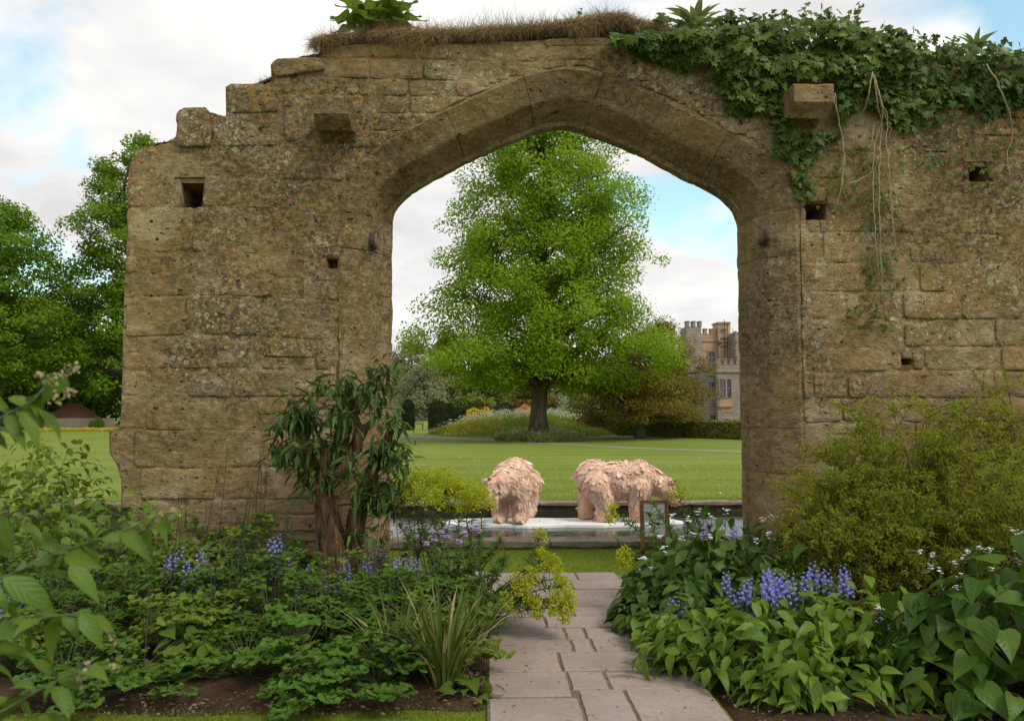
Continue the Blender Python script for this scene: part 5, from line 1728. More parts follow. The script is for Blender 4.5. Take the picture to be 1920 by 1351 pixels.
# ---- columbines: tiers of compound leaves
def columbine(label, base, h, spread, n, seed, mat, size=.030, stems=0, group='columbine clumps of the left border', name='columbine'):
    r = np.random.default_rng(seed); base = np.asarray(base, float)
    t = thing(name, label, 'plant', base, group)
    ms = MB(); ml = MB()
    a = r.uniform(0, 2 * math.pi, n); q = r.uniform(0, 1, n) ** .6
    hh = h * (1.0 - .55 * q ** 1.5) * r.uniform(.55, 1.05, n); hh = np.maximum(hh, .05)
    npl = 15                                   # leaves gather in flat tiers with dark gaps between
    pa = r.uniform(0, 2 * math.pi, npl); pq = np.sqrt(r.uniform(0, 1, npl)) * 1.05; ph = h * np.maximum(.18, 1.05 - .75 * pq ** 1.6) * r.uniform(.6, 1.1, npl)
    pi_ = r.integers(0, npl, n)
    a = pa[pi_]; q = pq[pi_]; hh = np.maximum(.04, ph[pi_] + r.normal(0, .012, n))
    tip = base + np.column_stack([np.cos(a) * q * spread + r.normal(0, .06, n), np.sin(a) * q * spread + r.normal(0, .06, n), hh])
    a = a + r.normal(0, .8, n)
    for i in range(n):
        ms.tube(arc(base + [r.normal(0, .03), r.normal(0, .03), 0], tip[i], (0, 0, hh[i] * .25), 4), [.0028, .0024, .002, .0016], 3, caps=False)
    out = np.column_stack([np.cos(a), np.sin(a), np.full(n, -.05)])
    side = np.column_stack([-np.sin(a), np.cos(a), np.zeros(n)])
    P_, D_, N_ = [], [], []
    up = rdir(r, n) * .35 + [0, 0, 1] + out * .25
    for s1 in (-1, 0, 1):
        d1 = norm(out * (1.0 if s1 == 0 else .35) + side * s1 * .95 + r.normal(size=(n, 3)) * .12)
        c1 = tip + d1 * (size * 1.15)
        for s2 in (-1, 0, 1):
            sd2 = norm(np.cross(up, d1))
            d2 = norm(d1 * (1.0 if s2 == 0 else .45) + sd2 * s2 * .9 + [0, 0, -.12] + r.normal(size=(n, 3)) * .12)
            P_.append(c1); D_.append(d2); N_.append(up + r.normal(size=(n, 3)) * .25)
    Pn, Dn, Nn = np.vstack(P_), np.vstack(D_), np.vstack(N_)
    m = len(Pn)
    leaves(ml, Pn, Dn, Nn, r.uniform(.8, 1.25, m) * size * 1.15, r.uniform(.8, 1.25, m) * size * 1.25, T_LOBE)
    for _ in range(stems):
        a_ = r.uniform(0, 6.28); top = base + [math.cos(a_) * .12, math.sin(a_) * .12, h * r.uniform(1.35, 1.9)]
        ms.tube(arc(base + [r.normal(0, .05), r.normal(0, .05), 0], top, (r.normal(0, .03), 0, 0), 6), [.004, .004, .0035, .003, .0025, .002], 4, mi=1)
        nb = 5
        for j in range(nb):
            pp = base + (top - base) * r.uniform(.6, 1.); leaves(ml, pp[None], rdir(r, 1, .3), rdir(r, 1, 1.), .03, .02, T_LOBE)
    ms.build('stems', [M_STEM, M_DSTEM], t)
    o = ml.build('foliage', mat, t); o['kind'] = 'stuff'
    return t


LC_POS = [(40, 5.15, .34, 0), (150, 4.85, .36, 1), (265, 4.88, .40, 1), (340, 5.25, .42, 0), (470, 5.0, .30, 1), (560, 5.15, .42, 1), (640, 4.72, .26, 0), (715, 4.82, .36, 1), (770, 5.3, .42, 0),
          (90, 5.7, .46, 2), (200, 5.65, .50, 2), (310, 5.75, .52, 1), (420, 5.65, .52, 2), (520, 5.7, .54, 1), (610, 5.6, .52, 2), (700, 5.6, .52, 2), (800, 5.75, .50, 1), (860, 5.5, .34, 0),
          (30, 6.2, .56, 1), (140, 6.3, .60, 2), (250, 6.25, .60, 2), (360, 6.3, .56, 3), (450, 6.25, .58, 3), (545, 6.4, .50, 2), (690, 6.35, .48, 3), (760, 6.3, .55, 2), (830, 6.2, .52, 0),
          (400, 6.75, .70, 2), (470, 6.8, .78, 2), (545, 6.9, .52, 0)]
COL_LB = ['columbine under the close leafy branch at the lawn edge', 'low columbine at the lawn edge in line with the pier corner', 'columbine over the bare soil patch', 'yellowish columbine beside the pale seedling', 'low columbine spreading over the bare soil', 'columbine between the bare soil and the small strap clump', 'lowest columbine mat touching the mown grass', 'columbine just left of the large strap leaved clump', 'yellowish columbine behind the small strap leaved clump', 'columbine in the middle of the border behind the leafy branch', 'columbine with dark stalks in line with the pier corner', 'columbine below the bluebells at the pier plinth', 'yellow green columbine in the middle of the border', 'columbine with bare dark stalks below the pier', 'columbine with one tall stalk left of the buddleia foot', 'columbine directly below the buddleia trunk', 'columbine right of the buddleia trunk with tall stalks', 'yellow green columbine at the path edge below the euphorbia', 'columbine beside the sprawling euphorbia stems', 'columbine behind the bluebells beyond the close branch', 'columbine at the grass behind the left border corner', 'columbine at the outer corner of the pier', 'yellow green columbine among the plinth bluebells', 'columbine with tall dark stalks against the pier', 'columbine with stalks just left of the buddleia', 'yellowish columbine at the buddleia root', 'columbine between buddleia and mauve flowers', 'columbine under the mauve flowers', 'tall yellow green columbine against the pier face', 'tallest columbine left of the buddleia leaves']
near = {0: 'at the front edge of the left border', 1: 'in the middle of the left border', 2: 'close to the foot of the left pier'}
for i, (px, Y, h, st) in enumerate(LC_POS):
    Y = Y - (.10 if Y < 5.4 else .06)
    b = P(px, 764, Y); b[2] = .05
    row = 0 if Y < 5.4 else (1 if Y < 6.0 else 2)
    columbine(COL_LB[i], b, h, .30 + .06 * (i % 3), 125 if Y < 5.5 else 105, 100 + i, ML_COLY if i in (0, 3, 8, 12, 17, 21, 24, 27, 28) else ML_COL, .029 + .004 * (i % 2), st, group='columbines ' + near[row])

# ---- leafy plants at the left behind the border
def leafy(label, base, h, spread, n, seed, mat, T, ln, wd, name='leafy_plant', cat='plant', obj_n=0, matO=None, group=None, droop=.3, nst=9, inner=.35, stemmat=None, low=.12, part='leaf'):
    """domed plant: leaves over the dome on thin stems; the outermost obj_n leaves are leaf objects"""
    r = np.random.default_rng(seed); base = np.asarray(base, float)
    t = thing(name, label, cat, base, group)
    u = r.uniform(low, 1, n); a = r.uniform(0, 2 * math.pi, n)
    sh = np.where(r.random(n) < inner, r.uniform(.35, .85, n), r.uniform(.88, 1.06, n))
    rad = np.sqrt(np.maximum(1 - u ** 2, 0)) ** .75
    lump = 1 + .16 * np.sin(a * 3 + seed) + .12 * np.sin(a * 5 + seed * 2.3)
    out = np.column_stack([np.cos(a), np.sin(a), np.zeros(n)])
    p = base + out * (rad * spread * sh * lump)[:, None] + np.column_stack([np.zeros(n), np.zeros(n), u * h * sh * (1 + .15 * np.sin(a * 4 + seed))])
    d = out * (.4 + .8 * rad)[:, None] + r.normal(size=(n, 3)) * .45 + [0, 0, -droop]
    nn = out * (.75 * rad)[:, None] + [0, 0, .8] + r.normal(size=(n, 3)) * .28
    L = r.uniform(.65, 1.2, n) * ln; W = L * wd / ln * r.uniform(.85, 1.15, n)
    p = p - norm(d) * (L * .5)[:, None]
    ms = MB()
    for _ in range(nst):
        i = r.integers(n)
        ms.tube(arc(base + r.normal(size=3) * [.05, .05, 0], p[i], (0, 0, h * .2), 6), np.linspace(.006, .0025, 6), 4)
    ms.build('stems', stemmat or M_STEM, t)
    front = np.argsort(-(sh + .25 * (-(p[:, 1] - base[1]) / spread) + .2 * u))
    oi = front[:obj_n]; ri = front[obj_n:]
    if obj_n:
        var = [unit_leaf(part, T, matO or mat, b_, tw) for b_, tw in ((.0, .0), (.16, .12), (.28, -.15), (-.06, .2))]
        for i in oi:
            link(part, var[r.integers(4)], t, frame(p[i], d[i], nn[i], L[i], W[i]))
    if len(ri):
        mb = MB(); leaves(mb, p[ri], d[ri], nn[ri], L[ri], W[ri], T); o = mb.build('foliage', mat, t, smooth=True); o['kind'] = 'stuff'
    return t


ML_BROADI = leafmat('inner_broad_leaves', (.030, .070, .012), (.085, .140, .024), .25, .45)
b = P(75, 764, 7.6); b[2] = 0
leafy('low shrub with small bright leaves on the grass past the left pier', b, 1.20, .62, 2000, 5, ML_COLY, T_OVATE, .085, .055, 'small_shrub', 'shrub', 0, nst=22, inner=.4)
for i, (px, Y, h, sp) in enumerate([(215, 7.0, .92, .34), (295, 6.8, .78, .30), (150, 6.9, .74, .42), (20, 6.8, .70, .42), (85, 6.6, .66, .40), (360, 6.6, .62, .30)]):
    b = P(px, 764, Y); b[2] = .03
    leafy(['tall leafy plant against the left corner of the pier', 'bright leafy plant beside the plinth of the pier', 'leafy plant between the small shrub and the pier', 'leafy plant in front of the small shrub', 'leafy plant beside the bluebells behind the close branch', 'leafy plant among the plinth bluebells'][i], b, h, sp, 230, 50 + i, ML_COLY, T_OVATE, .11, .07, 'leafy_plant', 'plant', 70, veined('leafy_plant_leaves_%d' % i, (.055, .11, .018), (.13, .19, .032)), droop=.25)
for i, (px, py, Y, sz) in enumerate([(345, 1195, 4.95, .12), (390, 1240, 4.85, .10), (885, 1290, 4.62, .085)]):
    b = P(px, 764, Y); b[2] = .03
    leafy(['pale green broad leaved seedling among the columbines', 'small pale seedling above the bare soil', 'toothed green seedling at the path edge'][i], b, max(.12, P(px, py, Y)[2] + .05), .16, 26, 70 + i, ML_COLY, T_HEART, sz, sz * .8, 'seedling', 'plant', 26, ML_ROS, nst=6, inner=.2)

# upright mixed perennials that break up the border
def upright(label, base, h, n, seed, mat, ln, wd, T, group='upright perennials of the left border'):
    r = np.random.default_rng(seed); base = np.asarray(base, float)
    t = thing('upright_perennial', label, 'plant', base, group)
    ms = MB(); ml = MB()
    for _ in range(n):
        foot = base + r.normal(size=3) * [.07, .06, 0]; top_ = foot + [r.normal(0, .07), r.normal(0, .05), h * r.uniform(.7, 1.1)]
        st = arc(foot, top_, (r.normal(0, .02), 0, 0), 10); ms.tube(st, np.linspace(.004, .0018, 10), 4)
        m = 26; f = r.uniform(.15, 1, m) * 8.99; i0 = f.astype(int); fr = (f - i0)[:, None]; p = st[i0] * (1 - fr) + st[i0 + 1] * fr
        a = r.uniform(0, 6.28, m); d = np.column_stack([np.cos(a), np.sin(a), r.uniform(-.3, .7, m)])
        leaves(ml, p, d, np.array([0, 0, 1.]) + r.normal(size=(m, 3)) * .3, r.uniform(.6, 1.2, m) * ln * (1.15 - f / 14), wd, T)
    ms.build('stems', M_STEM, t); o = ml.build('leaves', mat, t, smooth=True); o['kind'] = 'stuff'


for i, (px, Y, h, n, k_) in enumerate([(110, 5.5, .55, 9, 0), (255, 5.6, .62, 8, 1), (300, 6.5, .85, 9, 0), (440, 5.9, .62, 8, 0), (590, 6.0, .60, 9, 1), (720, 6.4, .62, 9, 0), (790, 5.6, .55, 9, 1), (850, 6.0, .62, 10, 0), (60, 6.3, .8, 10, 1), (520, 6.6, .72, 8, 1), (190, 5.2, .42, 8, 0), (900, 5.85, .45, 8, 1), (655, 5.35, .48, 8, 0), (395, 5.35, .45, 7, 1)]):
    b = P(px, 764, Y); b[2] = .04
    upright(['upright lance leaved plant behind the close branch', 'yellowish leafy stems below the pier corner', 'tall leafy stems at the pier plinth', 'upright stems below the plinth bluebells', 'yellowish stems left of the buddleia foot', 'leafy stems right of the buddleia trunk', 'yellowish stems behind the strap leaves', 'leafy stems below the mauve flowers', 'tall yellowish stems at the grass edge of the border', 'yellowish stems against the pier beside the buddleia', 'short leafy stems at the lawn edge of the border', 'yellowish stems at the path edge', 'leafy stems in front of the buddleia', 'yellowish stems behind the bare soil'][i],
            b, h, n, 700 + i, ML_COLY if k_ else ML_EUP, .085 if k_ else .10, .030 if k_ else .017, T_OVATE if k_ else T_LANCE)
# litter and clods on the soil
r = np.random.default_rng(17)
n = 2600; p_ = np.column_stack([r.uniform(-3.4, -.03, n), r.uniform(4.3, 5.1, n), r.uniform(.035, .075, n)])
p_[:n // 3] = np.column_stack([r.uniform(1.32, 3.3, n // 3), r.uniform(3.6, 4.6, n // 3), r.uniform(.04, .08, n // 3)])
mb = MB(); leaves(mb, p_, r.normal(size=(n, 3)) * [1, 1, .2], rdir(r, n, 1.2), r.uniform(.012, .05, n), r.uniform(.006, .018, n), T_DIAM)
o = mb.build('leaf_litter', leafmat('litter', (.06, .038, .022), (.24, .17, .10), .1, .9)); o['kind'] = 'stuff'; o['label'] = 'brown leaf litter and bits on the border soil'
# ---- strap leaved clumps
def strap(label, base, n, ln, seed, spread=.9, dry=.12, obj=True, wd=.016):
    r = np.random.default_rng(seed); base = np.asarray(base, float)
    t = thing('strap_leaved_clump', label, 'plant', base, 'strap leaved clumps of the left border')
    md = MB()
    for i in range(n):
        a = r.uniform(0, 6.283); lean = r.uniform(.08, 1.0) ** .85 * spread
        L = ln * r.uniform(.6, 1.1); o_ = np.array([math.cos(a), math.sin(a), 0])
        s = np.linspace(0, 1, 8); th = lean * (.42 + 1.15 * s ** 1.3)
        st = L / 7
        pts = np.vstack([[0, 0, 0], np.cumsum(np.column_stack([np.outer(np.sin(th[:-1]), o_)[:, 0], np.outer(np.sin(th[:-1]), o_)[:, 1], np.cos(th[:-1])]) * st, axis=0)])
        pts = pts + base + o_ * r.uniform(0, .09)
        sd_ = np.array([-o_[1], o_[0], 0]); w_ = wd * r.uniform(.6, 1.2) * np.array([.7, 1, 1, 1, .95, .8, .5, .06])
        V = np.stack([pts - sd_ * w_[:, None] / 2, pts + [0, 0, -.002], pts + sd_ * w_[:, None] / 2], 1).reshape(-1, 3)
        q = []
        for j in range(7):
            q += [[3 * j, 3 * j + 1, 3 * j + 4, 3 * j + 3], [3 * j + 1, 3 * j + 2, 3 * j + 5, 3 * j + 4]]
        if r.random() < dry: md.add(V, q)
        else:
            mb = MB(); mb.add(V, q); mb.build('blade', ML_STRAPO, t, smooth=True)
    if md.n: md.build('withered_blades', ML_DRY, t, smooth=True)
    return t


b = P(835, 764, 4.72); b[2] = .03
strap('large clump of arching strap leaves with withered tips beside the path', b, 170, .62, 3, 1.15, .16)
b = P(745, 764, 4.95); b[2] = .03
strap('smaller clump of strap leaves among the columbines', b, 60, .55, 4, 1.2, .2)
b = P(880, 764, 5.3); b[2] = .03
strap('strap leaf tuft under the euphorbia by the path', b, 60, .5, 6, 1.2, .18)
b = P(700, 764, 5.9); b[2] = .03
strap('thin strap leaf tuft below the twisted buddleia trunk', b, 40, .45, 7, .9, .15)

# ---- bluebells
BB1 = ['tall bluebell spikes at the outer corner of the pier plinth', 'bluebell spikes between the pier plinth and the leafy plants', 'topmost bluebell spikes against the pier stone', 'dense low bluebell clump in front of the pier plinth', 'single short bluebell spike beside the plinth clump', 'tall pair of bluebells among dark stalks before the pier', 'bluebell pair just right of the tall pier pair', 'lone bluebell above the columbines left of the buddleia', 'low bluebell pair in the columbines left of the buddleia', 'lone bluebell touching the buddleia trunk on its left', 'bluebells at the front of the buddleia trunk', 'thick bluebell clump at the buddleia root', 'bluebell pair between buddleia trunk and left jamb', 'tall bluebell clump against the left jamb', 'bluebell pair at the edge of the left jamb', 'bluebell clump below the euphorbia by the left jamb', 'lone tall bluebell on the left jamb edge', 'bluebells at the border end behind the close branch', 'bluebell clump seen between the close branch leaves', 'low bluebells below the close branch clump']
BB2 = ['bluebell clump nearest the path flags on the right', 'low bluebells beside the right path edge clump', 'bluebell pair in the broad leaves above the path', 'bluebell pair left of the big bluebell drift', 'bluebells joining the big drift on its left', 'thick bluebells at the heart of the drift before the spiraea', 'tallest thick bluebells in the drift before the spiraea', 'bluebells in the right half of the drift', 'bluebells at the right end of the drift', 'bluebell clump under the spiraea skirt', 'bluebell spikes touching the spiraea skirt', 'low bluebells between persicaria and heart leaves', 'lone bluebell beside the white sprays', 'low bluebells at the front of the drift', 'bluebell pair by the information sign', 'bluebell pair at the foot of the right jamb']
def bluebell(base, hs, seed, label, group):
    r = np.random.default_rng(seed); base = np.asarray(base, float)
    t = thing('bluebell', label, 'flower', base, group)
    ms = MB()
    for h in hs:
        foot = base + [r.normal(0, .05), r.normal(0, .04), 0]
        top = foot + [r.normal(0, .04), r.normal(0, .03), h]
        ms.tube(arc(foot, top, (r.normal(0, .02), 0, 0), 6), np.linspace(.004, .0025, 6), 4)
        mb = MB(); n = int(r.integers(13, 20))
        for j in range(n):
            f = j / n
            a = j * 2.4 + r.uniform(-.3, .3)
            o_ = np.array([math.cos(a), math.sin(a), 0])
            c = top + [0, 0, -f * .17 + .02] + o_ * (.012 + .014 * f)
            ax = norm(o_ * .7 + [0, 0, -.75])
            sz = .017 * (.55 + .5 * min(1, f * 2.5))
            pe = norm(np.cross(ax, [0.3, .2, 1])); pf = np.cross(ax, pe)
            th = np.arange(6) * math.pi / 3
            rad_ = np.cos(th)[:, None] * pe + np.sin(th)[:, None] * pf
            leaves(mb, c + rad_ * sz * .25, ax + rad_ * .45, rad_, sz * 1.35, sz * .75, T_DIAM)
        mb.build('flower_spike', ML_BLUE, t)
    ms.build('stems', M_DSTEM if seed % 2 else M_STEM, t)
    mb = MB(); m = 10; aa = r.uniform(0, 6.28, m)
    leaves(mb, base + r.normal(size=(m, 3)) * [.03, .03, 0], np.column_stack([np.cos(aa) * .5, np.sin(aa) * .5, np.ones(m)]), np.column_stack([np.cos(aa), np.sin(aa), np.full(m, .3)]), r.uniform(.22, .36, m), .018, T_LANCE)
    mb.build('leaves', ML_STRAP, t, smooth=True)


for i, (px, py, Y, n) in enumerate([(340, 1025, 6.2, 2), (352, 1045, 6.1, 3), (380, 1035, 6.2, 3), (365, 1072, 5.95, 4), (330, 1068, 6.0, 1), (502, 1010, 6.4, 2), (525, 1038, 6.3, 2), (562, 1075, 6.1, 1), (575, 1105, 5.9, 2), (600, 1060, 6.4, 1), (655, 1050, 6.3, 3), (635, 1072, 6.2, 4),
                                    (678, 1045, 6.4, 2), (712, 1040, 6.5, 4), (735, 1050, 6.4, 2), (780, 1050, 6.2, 4), (745, 1030, 6.6, 1), (10, 1100, 5.6, 2), (38, 1080, 5.7, 3), (62, 1130, 5.6, 2)]):
    p = P(px, py, Y); r_ = np.random.default_rng(i)
    gp = 'beside the pier plinth' if px < 420 and px > 300 else ('around the buddleia trunk' if px > 450 else 'behind the foreground branch')
    bluebell((p[0], p[1], .04), [max(.2, (p[2] - .04) * r_.uniform(.82, 1.05)) for _ in range(n)], 200 + i, BB1[i], 'bluebells ' + gp)
for i, (px, py, Y, n) in enumerate([(1262, 1112, 5.7, 3), (1283, 1128, 5.6, 2), (1327, 1100, 5.8, 2), (1380, 1080, 5.7, 2), (1396, 1092, 5.6, 2), (1425, 1075, 5.5, 5), (1445, 1070, 5.45, 6), (1460, 1085, 5.4, 4), (1485, 1085, 5.4, 4), (1538, 1065, 5.6, 5), (1562, 1062, 5.6, 3), (1650, 1160, 5.0, 3), (1700, 1115, 5.2, 1), (1420, 1110, 5.4, 3), (1325, 975, 7.1, 2), (1345, 985, 7.0, 2)]):
    p = P(px, py, Y); r_ = np.random.default_rng(90 + i)
    gp = 'beside the broad leaves right of the path' if px < 1350 and py > 1000 else ('in front of the spiraea' if py > 1000 else 'beside the right jamb')
    bluebell((p[0], p[1], .04), [max(.2, (p[2] - .04) * r_.uniform(.80, 1.05)) for _ in range(n)], 300 + i, BB2[i], 'bluebells ' + gp)

# ---- mauve and white flower sprays
def spray(label, base, heads, seed, mat, petal, name, group=None, per=16, stem=M_STEM, ball=.03):
    r = np.random.default_rng(seed); base = np.asarray(base, float)
    t = thing(name, label, 'flower', base, group)
    ms = MB(); ml = MB()
    for hd in heads:
        hd = np.asarray(hd, float)
        foot = base + r.normal(size=3) * [.06, .06, 0]
        st = arc(foot, hd, (0, 0, .1), 6); ms.tube(st, np.linspace(.004, .0018, 6), 4)
        for j in range(4):
            leaves(ml, st[1 + j][None], rdir(r, 1, .1), rdir(r, 1, 1.), .07, .022, T_LANCE)
        mb = MB(); c = hd + rdir(r, per, .3) * (r.uniform(.2, 1, per) * ball)[:, None]
        for kk in range(4):
            a = kk * math.pi / 2 + r.uniform(0, .6, per)
            d = np.column_stack([np.cos(a), np.sin(a), r.uniform(-.1, .35, per)])
            leaves(mb, c, d, np.array([0, -.35, 1.]) + r.normal(size=(per, 3)) * .3, petal, petal * .85, T_DIAM)
        mb.build('flower_head', mat, t)
    ms.build('stems', stem, t); ml.build('leaves', ML_EUP, t)


b = P(850, 764, 6.1); b[2] = .04
spray('mauve pink flower heads on tall stems below the euphorbia', b, [P(a, c_, 6.0 + .2 * ((i * 7) % 3)) for i, (a, c_) in enumerate([(812, 997), (838, 990), (858, 990), (884, 990), (895, 996), (842, 1006), (815, 1012), (860, 1016), (828, 1000), (872, 1000), (798, 1020)])], 5, ML_MAUVE, .016, 'mauve_flower', ball=.028)
hs = [(1215, 985), (1235, 1005), (1258, 968), (1290, 975), (1310, 960), (1335, 968), (1362, 958), (1245, 1030), (1275, 1010), (1300, 1002), (1330, 1008), (1205, 1045), (1222, 1068), (1260, 1050), (1308, 1055), (1345, 1038), (1380, 1030), (1200, 1070), (1415, 1015), (1440, 1000), (1430, 972), (1450, 968)]
for g_ in range(4):
    hh = [hs[i] for i in range(len(hs)) if i % 4 == g_]
    Y0 = 6.55 - .12 * g_
    b = P(1300 + 25 * g_, 764, Y0); b[2] = .05
    spray(['white flower spray beside the sign side euphorbia', 'white flower spray in the middle of the broad leaves by the jamb', 'white flower spray close against the right jamb', 'white flower spray between the jamb and the spiraea'][g_], b, [P(a, c_, Y0 - .1) for a, c_ in hh], 20 + g_, ML_WHITE, .014, 'white_flower', 'white flower sprays by the right jamb', per=9, ball=.035)
hs = [(1725, 1035), (1748, 1040), (1790, 1100), (1815, 1035), (1838, 1028), (1856, 1030), (1808, 1045), (1745, 1062), (1760, 1070), (1790, 1055), (1800, 1080), (1900, 995), (1915, 1000), (1905, 1030), (1858, 1065), (1910, 1053), (1725, 1120), (1648, 1140), (1665, 1148), (1770, 1110), (1905, 1110), (1802, 1104)]
for g_ in range(3):
    hh = [hs[i] for i in range(len(hs)) if i % 3 == g_]
    Y0 = 4.9 - .12 * g_
    b = P(1800 + 20 * g_, 764, Y0); b[2] = .05
    spray(['white sprays over the heart leaves beside the persicaria', 'white sprays over the middle of the heart leaves', 'white sprays over the heart leaves at the border end'][g_], b, [P(a, c_, Y0) for a, c_ in hh], 30 + g_, ML_WHITE, .010, 'white_flower', 'white flower sprays over the heart leaves', per=9, ball=.024)

# ---- euphorbia
def euphorbia(label, base, stems, seed, group='euphorbia plants'):
    """stems: (tip point, head radius or 0, sag)"""
    r = np.random.default_rng(seed); base = np.asarray(base, float)
    t = thing('euphorbia', label, 'plant', base, group)
    ms = MB(); ml = MB()
    for tip, hr, sag in stems:
        tip = np.asarray(tip, float); foot = base + r.normal(size=3) * [.10, .08, 0]
        st = arc(foot, tip, sag, 14); ms.tube(st, np.linspace(.0065, .004, 14), 5)
        n = 95
        s = r.uniform(.38, 1., n) if hr else r.uniform(.45, 1.0, n) ** .7
        idx = s * 13; i0 = np.minimum(idx.astype(int), 12); f = (idx - i0)[:, None]
        p = st[i0] * (1 - f) + st[i0 + 1] * f
        ax = norm(st[i0 + 1] - st[i0]); a = np.arange(n) * 2.4
        rr = rdir(r, n); rr = norm(rr - ax * (rr * ax).sum(1, keepdims=True))
        d = rr + ax * np.where(s > .93, .9, .25)[:, None]
        leaves(ml, p, d, ax + rr * .2, r.uniform(.045, .075, n), .011, T_LANCE)
        if hr:
            hr = hr * 1.4
            mb = MB(); n = int(420 * (hr / .085) ** 2)
            ax = norm(st[-1] - st[-3])
            q_ = rdir(r, n); q_ = q_ + ax * np.where((q_ * ax).sum(1) < -.25, .9, 0)[:, None]
            p = tip + q_ * hr * (r.uniform(0, 1, n) ** .33)[:, None] * [1, 1, 1.25] + ax * hr * .2
            leaves(mb, p, q_ + rdir(r, n) * .6, q_ + [0, 0, .6] + rdir(r, n) * .5, r.uniform(.012, .022, n), r.uniform(.012, .02, n), T_DIAM)
            mb.build('flower_head', ML_EUPH, t)
    ms.build('stems', M_STEM, t)
    o = ml.build('leaves', ML_EUP, t); o['kind'] = 'stuff'


b = P(800, 764, 6.75); b[2] = .05
euphorbia('upright euphorbia with lime yellow heads beside the left jamb', b, [(P(770, 915, 6.8), .085, (0, 0, .1)), (P(782, 938, 6.7), .08, (0, 0, .1)), (P(757, 945, 6.8), .075, (0, 0, .1)), (P(835, 920, 6.7), .10, (0, 0, .1)), (P(812, 948, 6.6), .07, (0, 0, .05)),
                                                                              (P(800, 912, 6.9), .085, (0, 0, .1)), (P(855, 935, 6.8), .08, (0, 0, .1)), (P(825, 950, 6.8), .07, (0, 0, .1)), (P(795, 990, 6.5), 0, (0, 0, .05)), (P(830, 980, 6.5), 0, (0, 0, .05)), (P(770, 1000, 6.5), 0, (0, 0, .05)), (P(750, 985, 6.7), 0, (0, 0, .05)), (P(815, 1030, 6.3), 0, (0, 0, 0))], 1)
b = P(872, 764, 6.5); b[2] = .05
euphorbia('euphorbia with round lime heads leaning toward the pond bears', b, [(P(888, 935, 6.6), .085, (0, 0, .1)), (P(903, 955, 6.5), .085, (0, 0, .1)), (P(872, 958, 6.6), .065, (0, 0, .1)), (P(860, 975, 6.4), 0, (0, 0, .1)), (P(940, 1012, 6.3), 0, (0, 0, .1)), (P(925, 1035, 6.2), 0, (0, 0, .1)), (P(900, 1000, 6.3), 0, (0, 0, .1)), (P(880, 1020, 6.2), 0, (0, 0, .1)), (P(950, 1045, 6.0), 0, (0, 0, .1)), (P(890, 1050, 6.0), 0, (0, 0, .1))], 2)
b = P(885, 764, 6.0); b[2] = .05
euphorbia('sprawling euphorbia dropping lime yellow heads over the path', b, [(P(1010, 1010, 6.1), .045, (0, 0, .0)), (P(1012, 1052, 6.0), .055, (.1, 0, .12)), (P(1038, 1085, 5.9), .05, (.1, 0, .15)), (P(1052, 1100, 5.8), .05, (.12, 0, .16)), (P(1030, 1128, 5.7), .055, (.1, 0, .12)), (P(1050, 1140, 5.7), .06, (.1, 0, .12)),
                                                                             (P(1062, 1125, 5.7), .045, (.1, 0, .12)), (P(1000, 1140, 5.7), .045, (.05, 0, .10)), (P(980, 1118, 5.8), .055, (.05, 0, .12)), (P(968, 1095, 5.8), .05, (.05, 0, .1)), (P(990, 1085, 5.9), .05, (.05, 0, .12)), (P(945, 1125, 5.7), .04, (0, 0, .1)), (P(1035, 1060, 6.0), .045, (.1, 0, .12)), (P(910, 1080, 5.9), 0, (0, 0, .1)), (P(930, 1065, 5.9), 0, (0, 0, .1)), (P(900, 1110, 5.7), 0, (0, 0, .1))], 3)
b = P(1300, 764, 6.9); b[2] = .05
euphorbia('euphorbia stems arching in front of the information sign', b, [(P(1152, 965, 6.5), .05, (-.02, 0, .22)), (P(1272, 932, 6.8), .055, (0, 0, .0)), (P(1225, 940, 6.8), 0, (-.05, 0, .0)), (P(1218, 962, 6.7), 0, (-.05, 0, .0)), (P(1178, 1045, 6.5), .06, (-.05, 0, .25)), (P(1310, 960, 6.9), 0, (0, 0, 0)), (P(1290, 975, 6.8), 0, (0, 0, 0)), (P(1255, 985, 6.7), 0, (0, 0, 0)), (P(1330, 985, 6.8), 0, (0, 0, 0))], 4)

